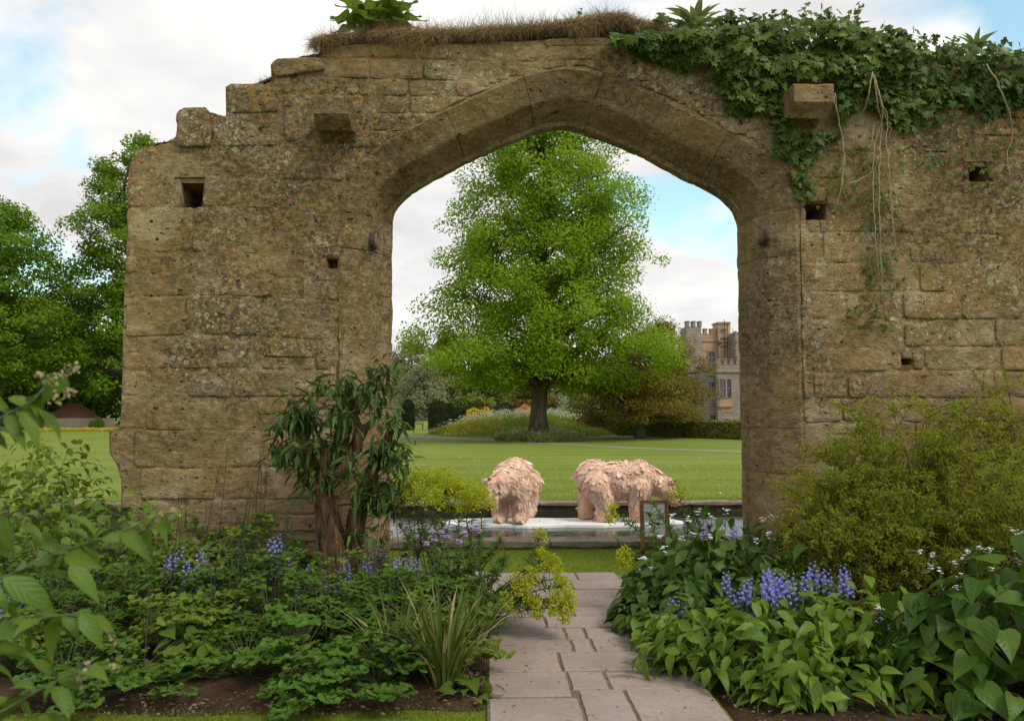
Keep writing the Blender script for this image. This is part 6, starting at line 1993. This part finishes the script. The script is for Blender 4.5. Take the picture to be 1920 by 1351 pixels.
# ---- the cut back buddleia at the pier
def buddleia():
    r = np.random.default_rng(8)
    Y0 = 6.72
    t = thing('buddleia', 'hard pruned buddleia with twisted peeling trunk against the left pier', 'shrub', P(625, 1128, Y0) * [1, 1, 0])
    def limb(mb, pts, rads, seed):
        q = np.array([P(a, c_, Y0 + dy) for a, c_, dy in pts]); q = resample(q, .05)
        q[1:-1] += .012 * np.column_stack([fbm(q[1:-1] + seed, 4, 2, 1), fbm(q[1:-1] + seed, 4, 2, 2), np.zeros(len(q) - 2)])
        rr = .84 * np.interp(np.linspace(0, 1, len(q)), np.linspace(0, 1, len(rads)), rads)
        k0 = mb.n
        mb.tube(q, rr, 12)
        V = mb.V[-1]; c_ = np.repeat(q, 12, 0); n_ = len(q) * 12
        ang = np.tile(np.arange(12), len(q)); seg = np.repeat(np.arange(len(q)), 12)
        flute = 1 + .26 * np.sin(ang * 1.57 + seg * .22 + seed) + .14 * vnoise(np.column_stack([ang * .9, seg * .18, ang * 0 + seed]), 3)
        V[:n_] = c_ + (V[:n_] - c_) * flute[:, None]
    mb = MB()
    limb(mb, [(612, 1135, 0), (622, 1085, 0), (632, 1030, 0), (618, 985, .0), (608, 940, 0), (598, 905, 0)], [.17, .145, .125, .115, .105, .095], 1)
    limb(mb, [(640, 1130, .05), (650, 1080, .05), (662, 1020, .05), (672, 960, .06), (684, 915, .06), (696, 885, .05)], [.11, .10, .09, .085, .08, .07], 2)
    trunk = mb.build('trunk', M_WOODY, t, smooth=True)
    LB = [([(600, 915, 0), (588, 880, 0), (578, 850, 0), (570, 820, 0), (566, 800, .02)], [.075, .065, .055, .05, .042]), ([(605, 920, .02), (628, 895, .03), (650, 870, .03), (668, 840, .03), (672, 812, .02)], [.08, .07, .06, .055, .05]),
          ([(668, 845, .03), (668, 800, .0), (663, 765, -.02), (661, 728, -.02)], [.05, .035, .03, .026]), ([(672, 822, .03), (684, 800, .03), (698, 790, .04)], [.045, .035, .03]),
          ([(600, 900, -.04), (612, 870, -.05), (612, 838, -.05)], [.06, .05, .045]), ([(640, 885, .05), (645, 845, .06), (650, 800, .06)], [.05, .045, .04]), ([(690, 900, .05), (706, 870, .06), (716, 850, .06)], [.065, .055, .05]),
          ([(712, 860, .06), (728, 830, .06), (735, 800, .05)], [.05, .04, .034]), ([(586, 880, .0), (566, 862, -.02), (548, 850, -.02)], [.05, .035, .028]), ([(660, 790, 0), (672, 760, .02), (684, 742, .03)], [.03, .022, .018])]
    for i, (pp, rr) in enumerate(LB):
        mb = MB(); limb(mb, pp, rr, 5 + i); mb.build('limb', M_WOODY, trunk, smooth=True)
    # shoots
    tips = [(500, 800), (520, 830), (545, 780), (560, 800), (530, 850), (575, 770), (600, 790), (550, 870), (585, 830), (610, 760), (640, 780), (660, 745), (690, 740), (710, 760), (735, 780), (700, 720), (725, 700), (740, 730), (745, 800), (760, 830), (765, 870), (735, 870), (720, 900),
            (690, 860), (660, 860), (620, 850), (640, 900), (600, 870), (560, 840), (750, 900), (765, 900), (700, 940), (720, 960), (740, 930), (570, 900), (580, 740), (715, 680), (640, 830), (705, 820), (728, 840), (560, 760), (755, 860), (700, 1010), (525, 790), (505, 850), (540, 745), (592, 722), (625, 735), (735, 690), (650, 700),  (770, 850), (750, 960), (665, 780), (630, 800), (575, 860), (610, 900), (660, 920)]
    starts = [(566, 800), (548, 850), (570, 820), (612, 838), (650, 800), (661, 728), (684, 742), (698, 790), (735, 800), (716, 850), (672, 812), (598, 905), (690, 930), (640, 1000)]
    ms = MB(); LP, LD, LN, LL = [], [], [], []
    for i, (a, c_) in enumerate(tips):
        s_ = min(starts, key=lambda q: (q[0] - a) ** 2 + (q[1] - c_) ** 2 + 4000 * (q[1] < c_))
        p0 = P(*s_, Y0); p1 = P(a, c_, Y0 + r.uniform(-.34, .15))
        st = arc(p0, p1, (0, 0, .04), 8); ms.tube(st, np.linspace(.006, .0025, 8), 4)
        nl = 28
        for j in range(nl):
            f = r.uniform(.18, 1.0) ** .8; i_ = min(6, int(f * 7)); p = st[i_] + (st[i_ + 1] - st[i_]) * (f * 7 - i_) + r.normal(size=3) * .035
            a_ = j * 1.57 + r.uniform(-.4, .4); o_ = np.array([math.cos(a_), math.sin(a_), 0])
            up = .55 if f > .92 else -.35
            LP.append(p); LD.append(o_ * r.uniform(.5, 1.1) + [0, 0, up + r.uniform(-.8, .35)]); LN.append(o_ * .4 + [0, 0, .9] + r.normal(size=3) * .3); LL.append(r.uniform(.08, .18))
    ms.build('shoots', M_STEM, t)
    LP, LD, LN, LL = map(np.array, (LP, LD, LN, LL))
    var = [unit_leaf('leaf', T_LANCE, ML_BUD, b_, tw) for b_, tw in ((.05, .0), (.22, .15), (.35, -.2))]
    order = np.argsort(LP[:, 1] - LL * 2)
    for i in order[:290]:
        link('leaf', var[r.integers(3)], t, frame(LP[i], LD[i], LN[i], LL[i], LL[i] * .21))
    ri = order[290:]
    mb = MB(); leaves(mb, LP[ri], LD[ri], LN[ri], LL[ri], LL[ri] * .21, T_LANCE); o = mb.build('foliage', ML_BUDI, t, smooth=True); o['kind'] = 'stuff'


buddleia()

# ---- right border
FRONT = [(1275, 5.05, .26, .30), (1350, 4.85, .32, .36), (1450, 4.75, .34, .38), (1400, 5.25, .34, .38), (1300, 5.45, .30, .34), (1530, 5.0, .36, .40), (1560, 4.55, .32, .36), (1470, 4.45, .24, .28), (1640, 4.7, .36, .36), (1500, 5.5, .38, .38), (1240, 5.55, .22, .26), (1620, 5.25, .42, .36)]
fl_ = ['pointed leaf persicaria spilling onto the paving', 'low broad leaved persicaria at the path edge', 'persicaria clump with glossy pointed leaves', 'persicaria mound below the bluebells', 'small persicaria by the second row of flags', 'persicaria mound between bluebells and heart leaves', 'persicaria at the bare soil corner', 'low persicaria over the bare soil', 'persicaria clump touching the large heart leaves', 'persicaria at the foot of the spiraea', 'small persicaria tuft beside the narrow flags', 'persicaria in the shade under the spiraea']
for i, (px, Y, h, sp) in enumerate(FRONT):
    b = P(px, 764, Y); b[2] = .04
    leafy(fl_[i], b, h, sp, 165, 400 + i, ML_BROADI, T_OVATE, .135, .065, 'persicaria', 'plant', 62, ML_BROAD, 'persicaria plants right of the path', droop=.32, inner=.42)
BACK = [(1235, 6.3, .42, .34), (1300, 6.15, .56, .38), (1375, 6.2, .62, .40), (1440, 6.3, .66, .38), (1250, 6.75, .50, .30), (1330, 6.7, .66, .40), (1200, 6.0, .24, .24), (1290, 5.85, .40, .3), (1500, 6.0, .55, .36), (1400, 5.85, .46, .34)]
bl_ = ['broad leaved clump nearest the sign side of the right border', 'broad leaved clump under the white flower sprays', 'tall broad leaved clump left of the spiraea', 'dark broad leaved clump under the spiraea edge', 'broad leaved clump beside the euphorbia stems', 'tall broad leaved clump at the right jamb', 'low ferny clump at the far path corner', 'broad leaved clump above the path bend', 'dark broad leaved clump behind the tall bluebells', 'broad leaved clump just behind the bluebells']
for i, (px, Y, h, sp) in enumerate(BACK):
    b = P(px, 764, Y); b[2] = .04
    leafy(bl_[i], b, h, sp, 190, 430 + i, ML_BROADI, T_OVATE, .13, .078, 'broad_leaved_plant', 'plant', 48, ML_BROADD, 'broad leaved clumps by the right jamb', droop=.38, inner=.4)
for i, (px, Y, h, sp, n) in enumerate([(1830, 4.35, .66, .46, 120), (1930, 4.7, .78, .50, 120), (1745, 4.55, .50, .36, 90), (1990, 4.2, .70, .45, 100)]):
    b = P(px, 764, Y); b[2] = .03
    leafy(['large heart leaved plant beside the bare soil', 'tall heart leaved plant under the white sprays', 'heart leaved plant next to the persicaria', 'heart leaved plant at the end of the border'][i], b, h, sp, n, 450 + i, ML_BROADI, T_HEART, .18, .125, 'heart_leaved_plant', 'plant', 80, ML_HEARTL, 'heart leaved plants of the right border', droop=.5, inner=.35)
for i, (px, py, Y) in enumerate([(1800, 1305, 4.15), (1755, 1320, 4.25), (1700, 1300, 4.3)]):
    b = P(px, 764, Y); b[2] = .03
    leafy(['bright lime seedling on the bare soil', 'tiny lime seedling beside the bigger one', 'small seedling in front of the heart leaves'][i], b, .12, .13, 16, 460 + i, ML_COLY, T_HEART, .075, .06, 'seedling', 'plant', 16, ML_ROS, nst=5, inner=.2)

# ---- spiraea: arching twiggy shrub with fine leaves
def twig_shrub(label, base, h, rx, ry, nst, seed, mat, name='spiraea', nl=26000, ln=.030, wd=.009, tilt=(0, 0)):
    r = np.random.default_rng(seed); base = np.asarray(base, float)
    t = thing(name, label, 'shrub', base)
    ms = MB(); pts = []; dirs = []
    for i in range(nst):
        a = r.uniform(0, 6.283); q = r.uniform(.1, 1) ** .7
        hz = h * math.sqrt(max(.06, 1 - q * q * .85)) * r.uniform(.55, 1.18)
        tip = base + [math.cos(a) * q * rx + tilt[0], math.sin(a) * q * ry + tilt[1], hz]
        st = arc(base + r.normal(size=3) * [.12, .1, 0], tip, (0, 0, hz * .32), 12)
        st[2:] += np.cumsum(r.normal(size=(10, 3)) * .008, 0)
        ms.tube(st, np.linspace(.008, .002, 12), 4)
        for j in range(9):
            f = int(r.integers(4, 12)); p0 = st[f]; o_ = norm(rdir(r, 1)[0] * [1, 1, .5] + [math.cos(a) * .4, math.sin(a) * .4, .25])
            L = r.uniform(.12, .30); sp_ = arc(p0, p0 + o_ * L, (0, 0, .03), 6); ms.tube(sp_, np.linspace(.003, .0012, 6), 3, caps=False)
            pts.append(sp_); dirs.append(np.tile(o_, (6, 1)))
        pts.append(st[5:]); dirs.append(np.gradient(st, axis=0)[5:])
    ms.build('branches', M_WOODY, t)
    PT = np.vstack(pts); DR = norm(np.vstack(dirs))
    i = r.integers(0, len(PT), nl)
    p = PT[i] + r.normal(size=(nl, 3)) * .012
    d = DR[i] * .7 + rdir(r, nl) * .8 + [0, 0, .1]
    mb = MB(); leaves(mb, p, d, rdir(r, nl, .6), r.uniform(.6, 1.3, nl) * ln, r.uniform(.8, 1.2, nl) * wd, T_DIAM)
    o = mb.build('foliage', mat, t); o['kind'] = 'stuff'
    i = r.integers(0, len(PT), nl // 9); n = len(i)
    mb = MB(); leaves(mb, PT[i] + r.normal(size=(n, 3)) * .012, DR[i] + rdir(r, n) * .6, rdir(r, n), ln * .8, wd * .9, T_DIAM); o = mb.build('brown_shoots', ML_SPIRB, t); o['kind'] = 'stuff'


b = P(1690, 764, 6.25); b[2] = .04
twig_shrub('wide arching spiraea with fine yellow green leaves against the right wall', b, 1.52, 1.05, .62, 110, 3, ML_SPIR, nl=36000, ln=.042, wd=.014)
b = P(1585, 764, 6.0); b[2] = .04
twig_shrub('lower spiraea mound leaning toward the arch', b, 1.02, .62, .45, 60, 4, ML_SPIR, nl=20000, ln=.032, wd=.011)
b = P(1915, 764, 6.75); b[2] = .04
twig_shrub('taller twiggy shrub behind the spiraea by the wall', b, 1.95, .55, .35, 50, 5, ML_SPIR, name='twiggy_shrub', nl=15000, ln=.036, wd=.012)
b = P(1880, 764, 5.7); b[2] = .04
twig_shrub('spiraea shoots over the heart leaved plants', b, 1.18, .6, .4, 50, 6, ML_SPIR, nl=15000, ln=.032, wd=.011)
# ------------------------------------------------------------------ what grows on the wall: turf, ivy, rosettes
r = np.random.default_rng(77)
top = [(582, 92), (600, 82), (640, 74), (700, 70), (780, 70), (860, 68), (940, 64), (1020, 58), (1090, 48), (1125, 40), (1165, 38), (1200, 50), (1260, 66)]
tw = resample(np.array([wx(a, b) for a, b in top]), .04)
nseg = len(tw); na = 14
V = []
for i, (x, z) in enumerate(tw):
    e = min(1, min(i, nseg - 1 - i) / 4 + .25)
    for j in range(na):
        th = 2 * math.pi * j / na
        V.append((x, YW + TH / 2 + math.cos(th) * (TH / 2 + .03) * e, z - .02 + math.sin(th) * .085 * e))
V = np.array(V); V += .022 * np.column_stack([fbm(V, 6, 3, 2), fbm(V, 6, 3, 3), fbm(V, 6, 3, 4)])
idx = np.arange(nseg * na).reshape(nseg, na)
TURF = thing('dry_turf', 'brown dry turf capping the wall above the arch', 'turf', (tw[nseg // 2][0], YW + TH / 2, tw[nseg // 2][1]))
mb = MB(); mb.add(V, np.stack([idx[:-1], np.roll(idx, -1, 1)[:-1], np.roll(idx, -1, 1)[1:], idx[1:]], -1).reshape(-1, 4)); mb.build('thatch', M_THATCH, TURF, smooth=True)


def blades(n, mat, name, up, hang, h0, h1, yr, wd, xr_=(0, 1), seed=1, zoff=0.0, parent=TURF):
    r = np.random.default_rng(seed)
    s = r.uniform(*xr_, n) * (nseg - 1); i0 = np.minimum(s.astype(int), nseg - 2); f = (s - i0)[:, None]
    xz = tw[i0] * (1 - f) + tw[i0 + 1] * f
    cl = fbm(np.column_stack([xz[:, 0], xz[:, 0] * 0, xz[:, 0] * 0]), 3.5, 3, seed)
    p = np.column_stack([xz[:, 0], YW + r.uniform(*yr, n), xz[:, 1] + zoff + r.uniform(-.03, .03, n)])
    d = np.column_stack([r.normal(0, .45, n), r.normal(-.25 if hang else 0, .4, n), np.full(n, up) + r.normal(0, .3, n)])
    mb = MB(); L = r.uniform(h0, h1, n) * (1 + .8 * np.clip(cl, -.6, 1))
    leaves(mb, p, d, rdir(r, n), L, wd, T_TRI)
    o = mb.build(name, mat, parent); o['kind'] = 'stuff'


blades(9000, ML_HAY, 'hanging_grass', -.55, True, .06, .21, (-.05, .05), .004, seed=3, zoff=.04)
blades(5000, ML_HAY, 'matted_grass', .25, True, .05, .13, (-.04, .3), .004, seed=4, zoff=.05)
blades(5200, ML_HAY, 'upright_dry_grass', 1.1, False, .06, .22, (-.02, .75), .0035, (.14, 1), 5, .05)
blades(2600, ML_HAYG, 'upright_green_grass', 1.2, False, .06, .20, (-.02, .75), .004, (.2, .8), 6, .05)
# tufts in the broken steps at the left
for i, (a, b_, c_, d_) in enumerate([(258, 285, 330, 262), (398, 226, 425, 221), (480, 156, 512, 142), (560, 108, 604, 100)]):
    x0, z0 = wx(a, b_); x1, z1 = wx(c_, d_)
    t = thing('grass_tuft', ['dry grass on the sloping broken end of the wall', 'small dry tuft beside the upright loose stone', 'dry tuft on the middle step of the broken wall', 'dry tuft hanging beside the top step'][i], 'grass', ((x0 + x1) / 2, YW + .3, (z0 + z1) / 2), 'dry tufts on the broken steps')
    n = 900; u = r.uniform(0, 1, n)
    p = np.column_stack([x0 + (x1 - x0) * u, YW + r.uniform(0, .6, n), z0 + (z1 - z0) * u - .01])
    mb = MB(); leaves(mb, p, np.column_stack([r.normal(0, .7, n), r.normal(-.1, .5, n), r.uniform(.1, 1, n)]), rdir(r, n), r.uniform(.03, .085, n), .004, T_TRI); mb.build('blades', ML_HAY, t)
    V = np.column_stack([np.repeat(np.linspace(x0, x1, 8), 6), np.tile(np.linspace(YW + .02, YW + .7, 6), 8), np.repeat(np.linspace(z0, z1, 8), 6)])
    V[:, 2] += .012 + .02 * fbm(V, 9, 2, i)
    idx = np.arange(48).reshape(8, 6); mb = MB(); mb.add(V, np.stack([idx[:-1, :-1], idx[1:, :-1], idx[1:, 1:], idx[:-1, 1:]], -1).reshape(-1, 4)); mb.build('thatch', M_THATCH, t, smooth=True)

# rosettes
_us = np.linspace(0, 1, 23)
_vs = .5 * np.sin(np.pi * _us ** .85) ** .7 * (.62 + .38 * np.cos(2 * np.pi * _us * 4.6 + 2.6)) + .03 * (1 - _us)
_rows = []
for u_, v_ in zip(_us, _vs):
    z_ = .14 * u_ - .5 * u_ * u_
    _rows += [(u_ + .05 * v_, -v_, z_ + .05 * math.sin(u_ * 19)), (u_, 0, z_ - .02), (u_ + .05 * v_, v_, z_ + .05 * math.cos(u_ * 17))]
T_PINN = tmpl(_rows, [q_ for i_ in range(22) for q_ in ((3 * i_, 3 * i_ + 3, 3 * i_ + 4, 3 * i_ + 1), (3 * i_ + 1, 3 * i_ + 4, 3 * i_ + 5, 3 * i_ + 2))])


def rosette(label, px, py, Y, n, ln, wd, T, mat, seed, up=.6, name='wall_plant', group=None):
    r = np.random.default_rng(seed); c = P(px, py, Y)
    t = thing(name, label, 'plant', c, group)
    var = [unit_leaf('leaf', T, mat, b_, tw_) for b_, tw_ in ((0, 0), (.2, .15), (.35, -.15), (.1, .3))]
    for i in range(n):
        a = i * 2.4 + r.uniform(-.3, .3); f = i / n
        o_ = np.array([math.cos(a), math.sin(a) * .9, 0]); L = ln * r.uniform(.7, 1.1)
        d = o_ * (1.1 - .5 * f) + [0, 0, up * (.35 + 1.1 * f)]
        link('leaf', var[r.integers(4)], t, frame(c + o_ * .02 + [0, 0, .01 + .04 * f], d, np.array([0, 0, 1.]) - o_ * .5 * f + r.normal(size=3) * .15, L, L * wd))
    mb = MB(); mb.tube([c - [0, 0, .06], c + [0, 0, .07]], [.02, .012], 6); mb.build('crown_stem', M_STEM, t)


rosette('lobed leaf plant growing on the wall top left of the arch', 712, 68, YW + .18, 38, .42, .6, T_PINN, ML_ROS, 2, 1.3)
rosette('pale upright mullein rosette on the wall above the arch', 1302, 62, YW + .25, 26, .30, .26, T_OVATE, ML_MUL, 3, 1.15, 'mullein')
rosette('small mullein among the ivy on the wall top', 1440, 62, YW + .3, 12, .17, .24, T_OVATE, ML_MUL, 4, 1.0, 'mullein')
rosette('mullein rosette past the ivy on the right wall top', 1828, 100, YW + .15, 18, .22, .24, T_OVATE, ML_MUL, 5, 1.1, 'mullein')
b = P(1088, 62, YW + .2)
leafy('small leafy sprig standing on the turf above the arch', b, .24, .06, 26, 9, ML_COLY, T_OVATE, .04, .03, 'sprig', 'plant', 0, nst=6)
b = P(250, 262, YW + .1)

# ivy: mat over the wall top and down its face
IVY = thing('ivy', 'thick dark green ivy hanging over the right wall top', 'ivy', P(1600, 110, YW + .2))
# lower edge of the mat, in pixels
lowx = [1150, 1190, 1240, 1300, 1340, 1375, 1400, 1450, 1500, 1540, 1570, 1620, 1680, 1740, 1800, 1860, 1920, 2050, 2250]
lowy = [62, 90, 112, 130, 175, 215, 250, 300, 345, 350, 265, 205, 220, 235, 230, 205, 195, 195, 195]
topx = [1150, 1200, 1240, 1300, 1400, 1450, 1500, 1560, 1600, 1640, 1700, 1800, 1920, 2250]
topy = [75, 62, 60, 55, 45, 36, 32, 34, 45, 65, 72, 82, 92, 95]
n = 10000
px = r.uniform(1150, 2250, n); px = np.where(r.random(n) < .55, r.uniform(1200, 1700, n), px)
ty, ly = np.interp(px, topx, topy), np.interp(px, lowx, lowy)
f = r.uniform(0, 1, n) ** .85
py = ty + (ly - ty) * f * r.uniform(.8, 1.15, n)
keep = fbm(np.column_stack([px / 60, py / 60, px * 0]), 1.0, 3, 5) > np.where((px > 1680) & (f < .75), -2., -.95 + 1.15 * f)
keep &= ~((px > 1478) & (px < 1574) & (py > 145) & (py < 248))
px, py, f, ty = px[keep], py[keep], f[keep], ty[keep]; n = len(px)
thick = (.22 * (1 - f) ** .7 + .03) * (1 + .5 * np.clip(fbm(np.column_stack([px / 45, py / 30, px * 0]), 1., 2, 12), -.8, .8))
dep = YW - thick * r.uniform(.25, 1, n) ** .6
onTop = r.random(n) < .20
dep = np.where(onTop, YW + r.uniform(-.1, .7, n), dep)
p = np.array([P(a, b_, c_) for a, b_, c_ in zip(px, py, np.maximum(dep, YW - .33))])
p[onTop, 2] = np.array([P(a, b_, YW)[2] for a, b_ in zip(px[onTop], ty[onTop])]) - .02 + r.uniform(-.04, .07, onTop.sum()) + .10 * np.clip(fbm(np.column_stack([px[onTop] / 40, px[onTop] * 0, px[onTop] * 0]), 1., 2, 9), 0, 1)
d = np.column_stack([r.normal(0, .55, n), r.normal(-.15, .3, n), np.full(n, -.75) + r.normal(0, .35, n)])
nn = np.column_stack([r.normal(0, .4, n), np.full(n, -1.0), np.full(n, .45) + r.normal(0, .4, n)])
nn[onTop] += [0, .5, .9]
L = r.uniform(.05, .095, n)
surf = np.argsort(p[:, 1] - .0 * L + np.where(onTop, .2, 0) + r.uniform(0, .05, n) + (px > 1930) * 1.0)
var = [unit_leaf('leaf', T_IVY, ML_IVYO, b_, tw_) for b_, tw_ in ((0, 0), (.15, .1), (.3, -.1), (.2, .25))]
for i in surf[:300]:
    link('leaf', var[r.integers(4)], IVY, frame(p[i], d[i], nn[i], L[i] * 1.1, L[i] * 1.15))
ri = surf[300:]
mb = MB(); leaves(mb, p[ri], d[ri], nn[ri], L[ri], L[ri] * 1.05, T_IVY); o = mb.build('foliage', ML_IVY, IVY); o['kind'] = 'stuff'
# stray leaves lower on the wall and along vines
mb = MB()
m = 420; qx = np.concatenate([r.normal(1645, 22, 170), r.normal(1760, 50, 80), r.normal(1580, 35, 110), r.normal(1870, 30, 60)]); qy = np.concatenate([r.uniform(300, 620, 170), r.uniform(240, 330, 80), r.uniform(270, 400, 110), r.uniform(200, 390, 60)])
q = np.array([P(a, b_, YW - .03 - .03 * r.random()) for a, b_ in zip(qx, qy)])
leaves(mb, q, np.column_stack([r.normal(0, .6, m), np.full(m, -.1), np.full(m, -.8)]), np.column_stack([r.normal(0, .4, m), np.full(m, -1.), np.full(m, .3)]), r.uniform(.025, .055, m), r.uniform(.025, .055, m), T_IVY)
o = mb.build('stray_leaves', ML_IVY, IVY); o['kind'] = 'stuff'
# young shoots above the outline
mb = MB(); ms = MB()
for a, b_ in ((1512, 12), (1610, 10), (1598, 30), (1545, 28), (1470, 30), (1660, 50), (1735, 72), (1560, 22), (1790, 74), (1880, 84)):
    e = P(a, b_, YW + .1); s = e + [r.normal(0, .04), .05, -.2]
    st = arc(s, e, (0, 0, .03), 6); ms.tube(st, np.linspace(.004, .002, 6), 4)
    pp = np.repeat(st, 3, 0) + r.normal(size=(18, 3)) * .02; leaves(mb, pp, rdir(r, 18, .1), rdir(r, 18, .6) + [0, -.6, 0], .05, .05, T_IVY)
mb.build('young_leaves', leafmat('young_ivy', (.08, .13, .02), (.16, .22, .04), .4, .4), IVY); ms.build('shoots', M_STEM, IVY)
# hanging bare vines
VN = [[(1636, 135), (1632, 170), (1615, 220), (1603, 240)], [(1638, 140), (1650, 190), (1668, 225), (1660, 250), (1668, 330), (1672, 400), (1680, 470)], [(1640, 150), (1645, 200), (1655, 230), (1640, 260), (1636, 330), (1640, 420), (1648, 520)], [(1642, 150), (1655, 200), (1652, 245), (1648, 320), (1650, 420), (1655, 560)],
      [(1565, 175), (1572, 230), (1582, 280), (1580, 340), (1570, 390)], [(1563, 180), (1580, 260), (1585, 310), (1575, 350), (1590, 380)], [(1850, 120), (1880, 175), (1898, 230), (1900, 260), (1886, 280), (1892, 330)],
      [(1640, 230), (1632, 260), (1645, 300), (1640, 340)], [(1655, 210), (1672, 240), (1664, 262)], [(1590, 345), (1620, 335), (1640, 320)]]
for i, vn in enumerate(VN):
    q = resample(np.array([P(a, b_, YW - .10 - .03 * math.sin(j * 1.3 + i) - (.16 if b_ < 215 else 0)) for j, (a, b_) in enumerate(vn)]), .05)
    for _ in range(3): q[1:-1] = .5 * q[1:-1] + .25 * (q[:-2] + q[2:])
    q[1:-1] += r.normal(size=(len(q) - 2, 3)) * .004
    mb = MB(); mb.tube(q, np.linspace(.0075, .0035, len(q)), 5); mb.build('vine', M_VINE, IVY, smooth=True)
mb = MB()
for _ in range(60):
    a = r.normal(1648, 16); b_ = r.uniform(230, 480)
    q = np.array([P(a + r.normal(0, 4), b_ + u, YW - .035) for u in np.linspace(0, r.uniform(25, 90), 5)]) ; mb.tube(q, .0016, 3, caps=False)
o = mb.build('fine_roots', M_VINE, IVY); o['kind'] = 'stuff'

# ------------------------------------------------------------------ branch close to the camera at the left
FB = thing('leafy_branch', 'out of focus leafy shrub branches reaching in close beside the lawn', 'shrub', (-1.05, 1.3, 0))
YF = 1.25
segs = [([(-160, 900), (-60, 820), (10, 778), (60, 752), (110, 705), (135, 690)], .0), ([(-160, 1180), (0, 1085), (110, 1035), (220, 1000), (300, 965), (330, 960)], .08), ([(-160, 1230), (-20, 1185), (90, 1155), (150, 1150), (215, 1195)], .02), ([(-160, 1420), (0, 1335), (60, 1300), (120, 1268), (165, 1250)], -.05)]
for sg, dy in segs:
    q = resample(np.array([P(a, b_, YF + dy) for a, b_ in sg]), .01); mb = MB(); mb.tube(q, np.linspace(.0032, .0012, len(q)), 6)
    # run on out of the picture to the shrub's foot
    mb.tube(arc((-1.05, 1.3, 0), q[0], (-.05, 0, .3), 10), np.linspace(.009, .0032, 10), 6); mb.build('branch', M_STEM, FB, smooth=True)
LF = [(15, 745, 82, 762, 0), (-5, 765, 40, 778, 0), (42, 770, 78, 826, 0), (72, 768, 128, 828, 0), (-15, 800, 66, 812, 0), (-25, 805, 20, 842, 0), (-40, 740, 20, 760, .02), (-60, 850, -5, 830, .03),
      (-20, 960, 32, 1026, .08), (40, 985, 88, 1000, .08), (60, 1005, 122, 1032, .1), (88, 983, 136, 1006, .08), (133, 968, 190, 990, .08), (190, 1012, 252, 1002, .06), (152, 1010, 188, 1048, .08), (120, 1042, 190, 1058, .06), (130, 1060, 192, 1118, .04), (70, 1060, 132, 1074, .06), (105, 1035, 60, 1085, .1),
      (5, 1082, 118, 1150, .02), (22, 1125, 40, 1182, .05), (-30, 1095, 20, 1140, .06), (-20, 1010, 25, 1050, .1), (165, 1005, 120, 985, .12),
      (-20, 1215, 78, 1226, .02), (150, 1148, 198, 1212, .0), (118, 1152, 150, 1192, .02), (90, 1150, 130, 1180, .03), (-20, 1248, 48, 1262, .0), (60, 1160, 100, 1140, .04), (20, 1175, 75, 1165, .05), (-30, 1180, 20, 1200, .04),
      (98, 1285, 142, 1340, -.05), (45, 1308, 62, 1365, -.05), (70, 1345, 150, 1352, -.06), (20, 1290, 60, 1270, -.04), (110, 1262, 150, 1285, -.03), (-20, 1310, 40, 1318, -.04), (60, 1240, 110, 1262, .0)]
rf = np.random.default_rng(6)
var = [unit_leaf('leaf', T_OVATE, ML_FORE, b_, tw_) for b_, tw_ in ((0, 0), (.2, .15), (.35, -.2), (.1, .35))]
for a, b_, c_, d_, dy in LF:
    p0, p1 = P(a, b_, YF + dy), P(c_, d_, YF + dy + rf.uniform(-.03, .03)); L = np.linalg.norm(p1 - p0)
    link('leaf', var[rf.integers(4)], FB, frame(p0, p1 - p0, np.array([rf.normal(0, .35), -.55 + rf.normal(0, .3), .8]), L * .92, L * .40))
for sg, dy in segs:
    q = resample(np.array(sg, float), 22)
    for a, b_ in q[3:-1]:
        th = rf.uniform(0, 6.28); L_ = rf.uniform(38, 66)
        p0, p1 = P(a, b_, YF + dy), P(a + math.cos(th) * L_, b_ + math.sin(th) * L_ * .7 + 14, YF + dy + rf.uniform(-.05, .06)); L = np.linalg.norm(p1 - p0)
        link('leaf', var[rf.integers(4)], FB, frame(p0, p1 - p0, np.array([rf.normal(0, .4), -.45 + rf.normal(0, .3), .9]), L, L * .42))
M_BUDP = leafmat('pale_buds', (.30, .25, .12), (.45, .38, .22), .3, .6)
for a, b_, dy in ((118, 700, 0), (140, 688, 0), (95, 715, 0), (130, 735, 0), (105, 748, 0), (75, 700, 0), (300, 968, .08), (270, 985, .08), (325, 960, .08), (210, 1195, .02), (160, 1252, -.05), (215, 1245, .02), (150, 1275, -.05)):
    c = P(a, b_, YF + dy)
    mb = MB(); leaves(mb, c + rf.normal(size=(14, 3)) * .0045, rdir(rf, 14), rdir(rf, 14), .007, .005, T_OVATE)
    o = mb.build('flower_bud', M_BUDP, FB); o['kind'] = 'stuff'
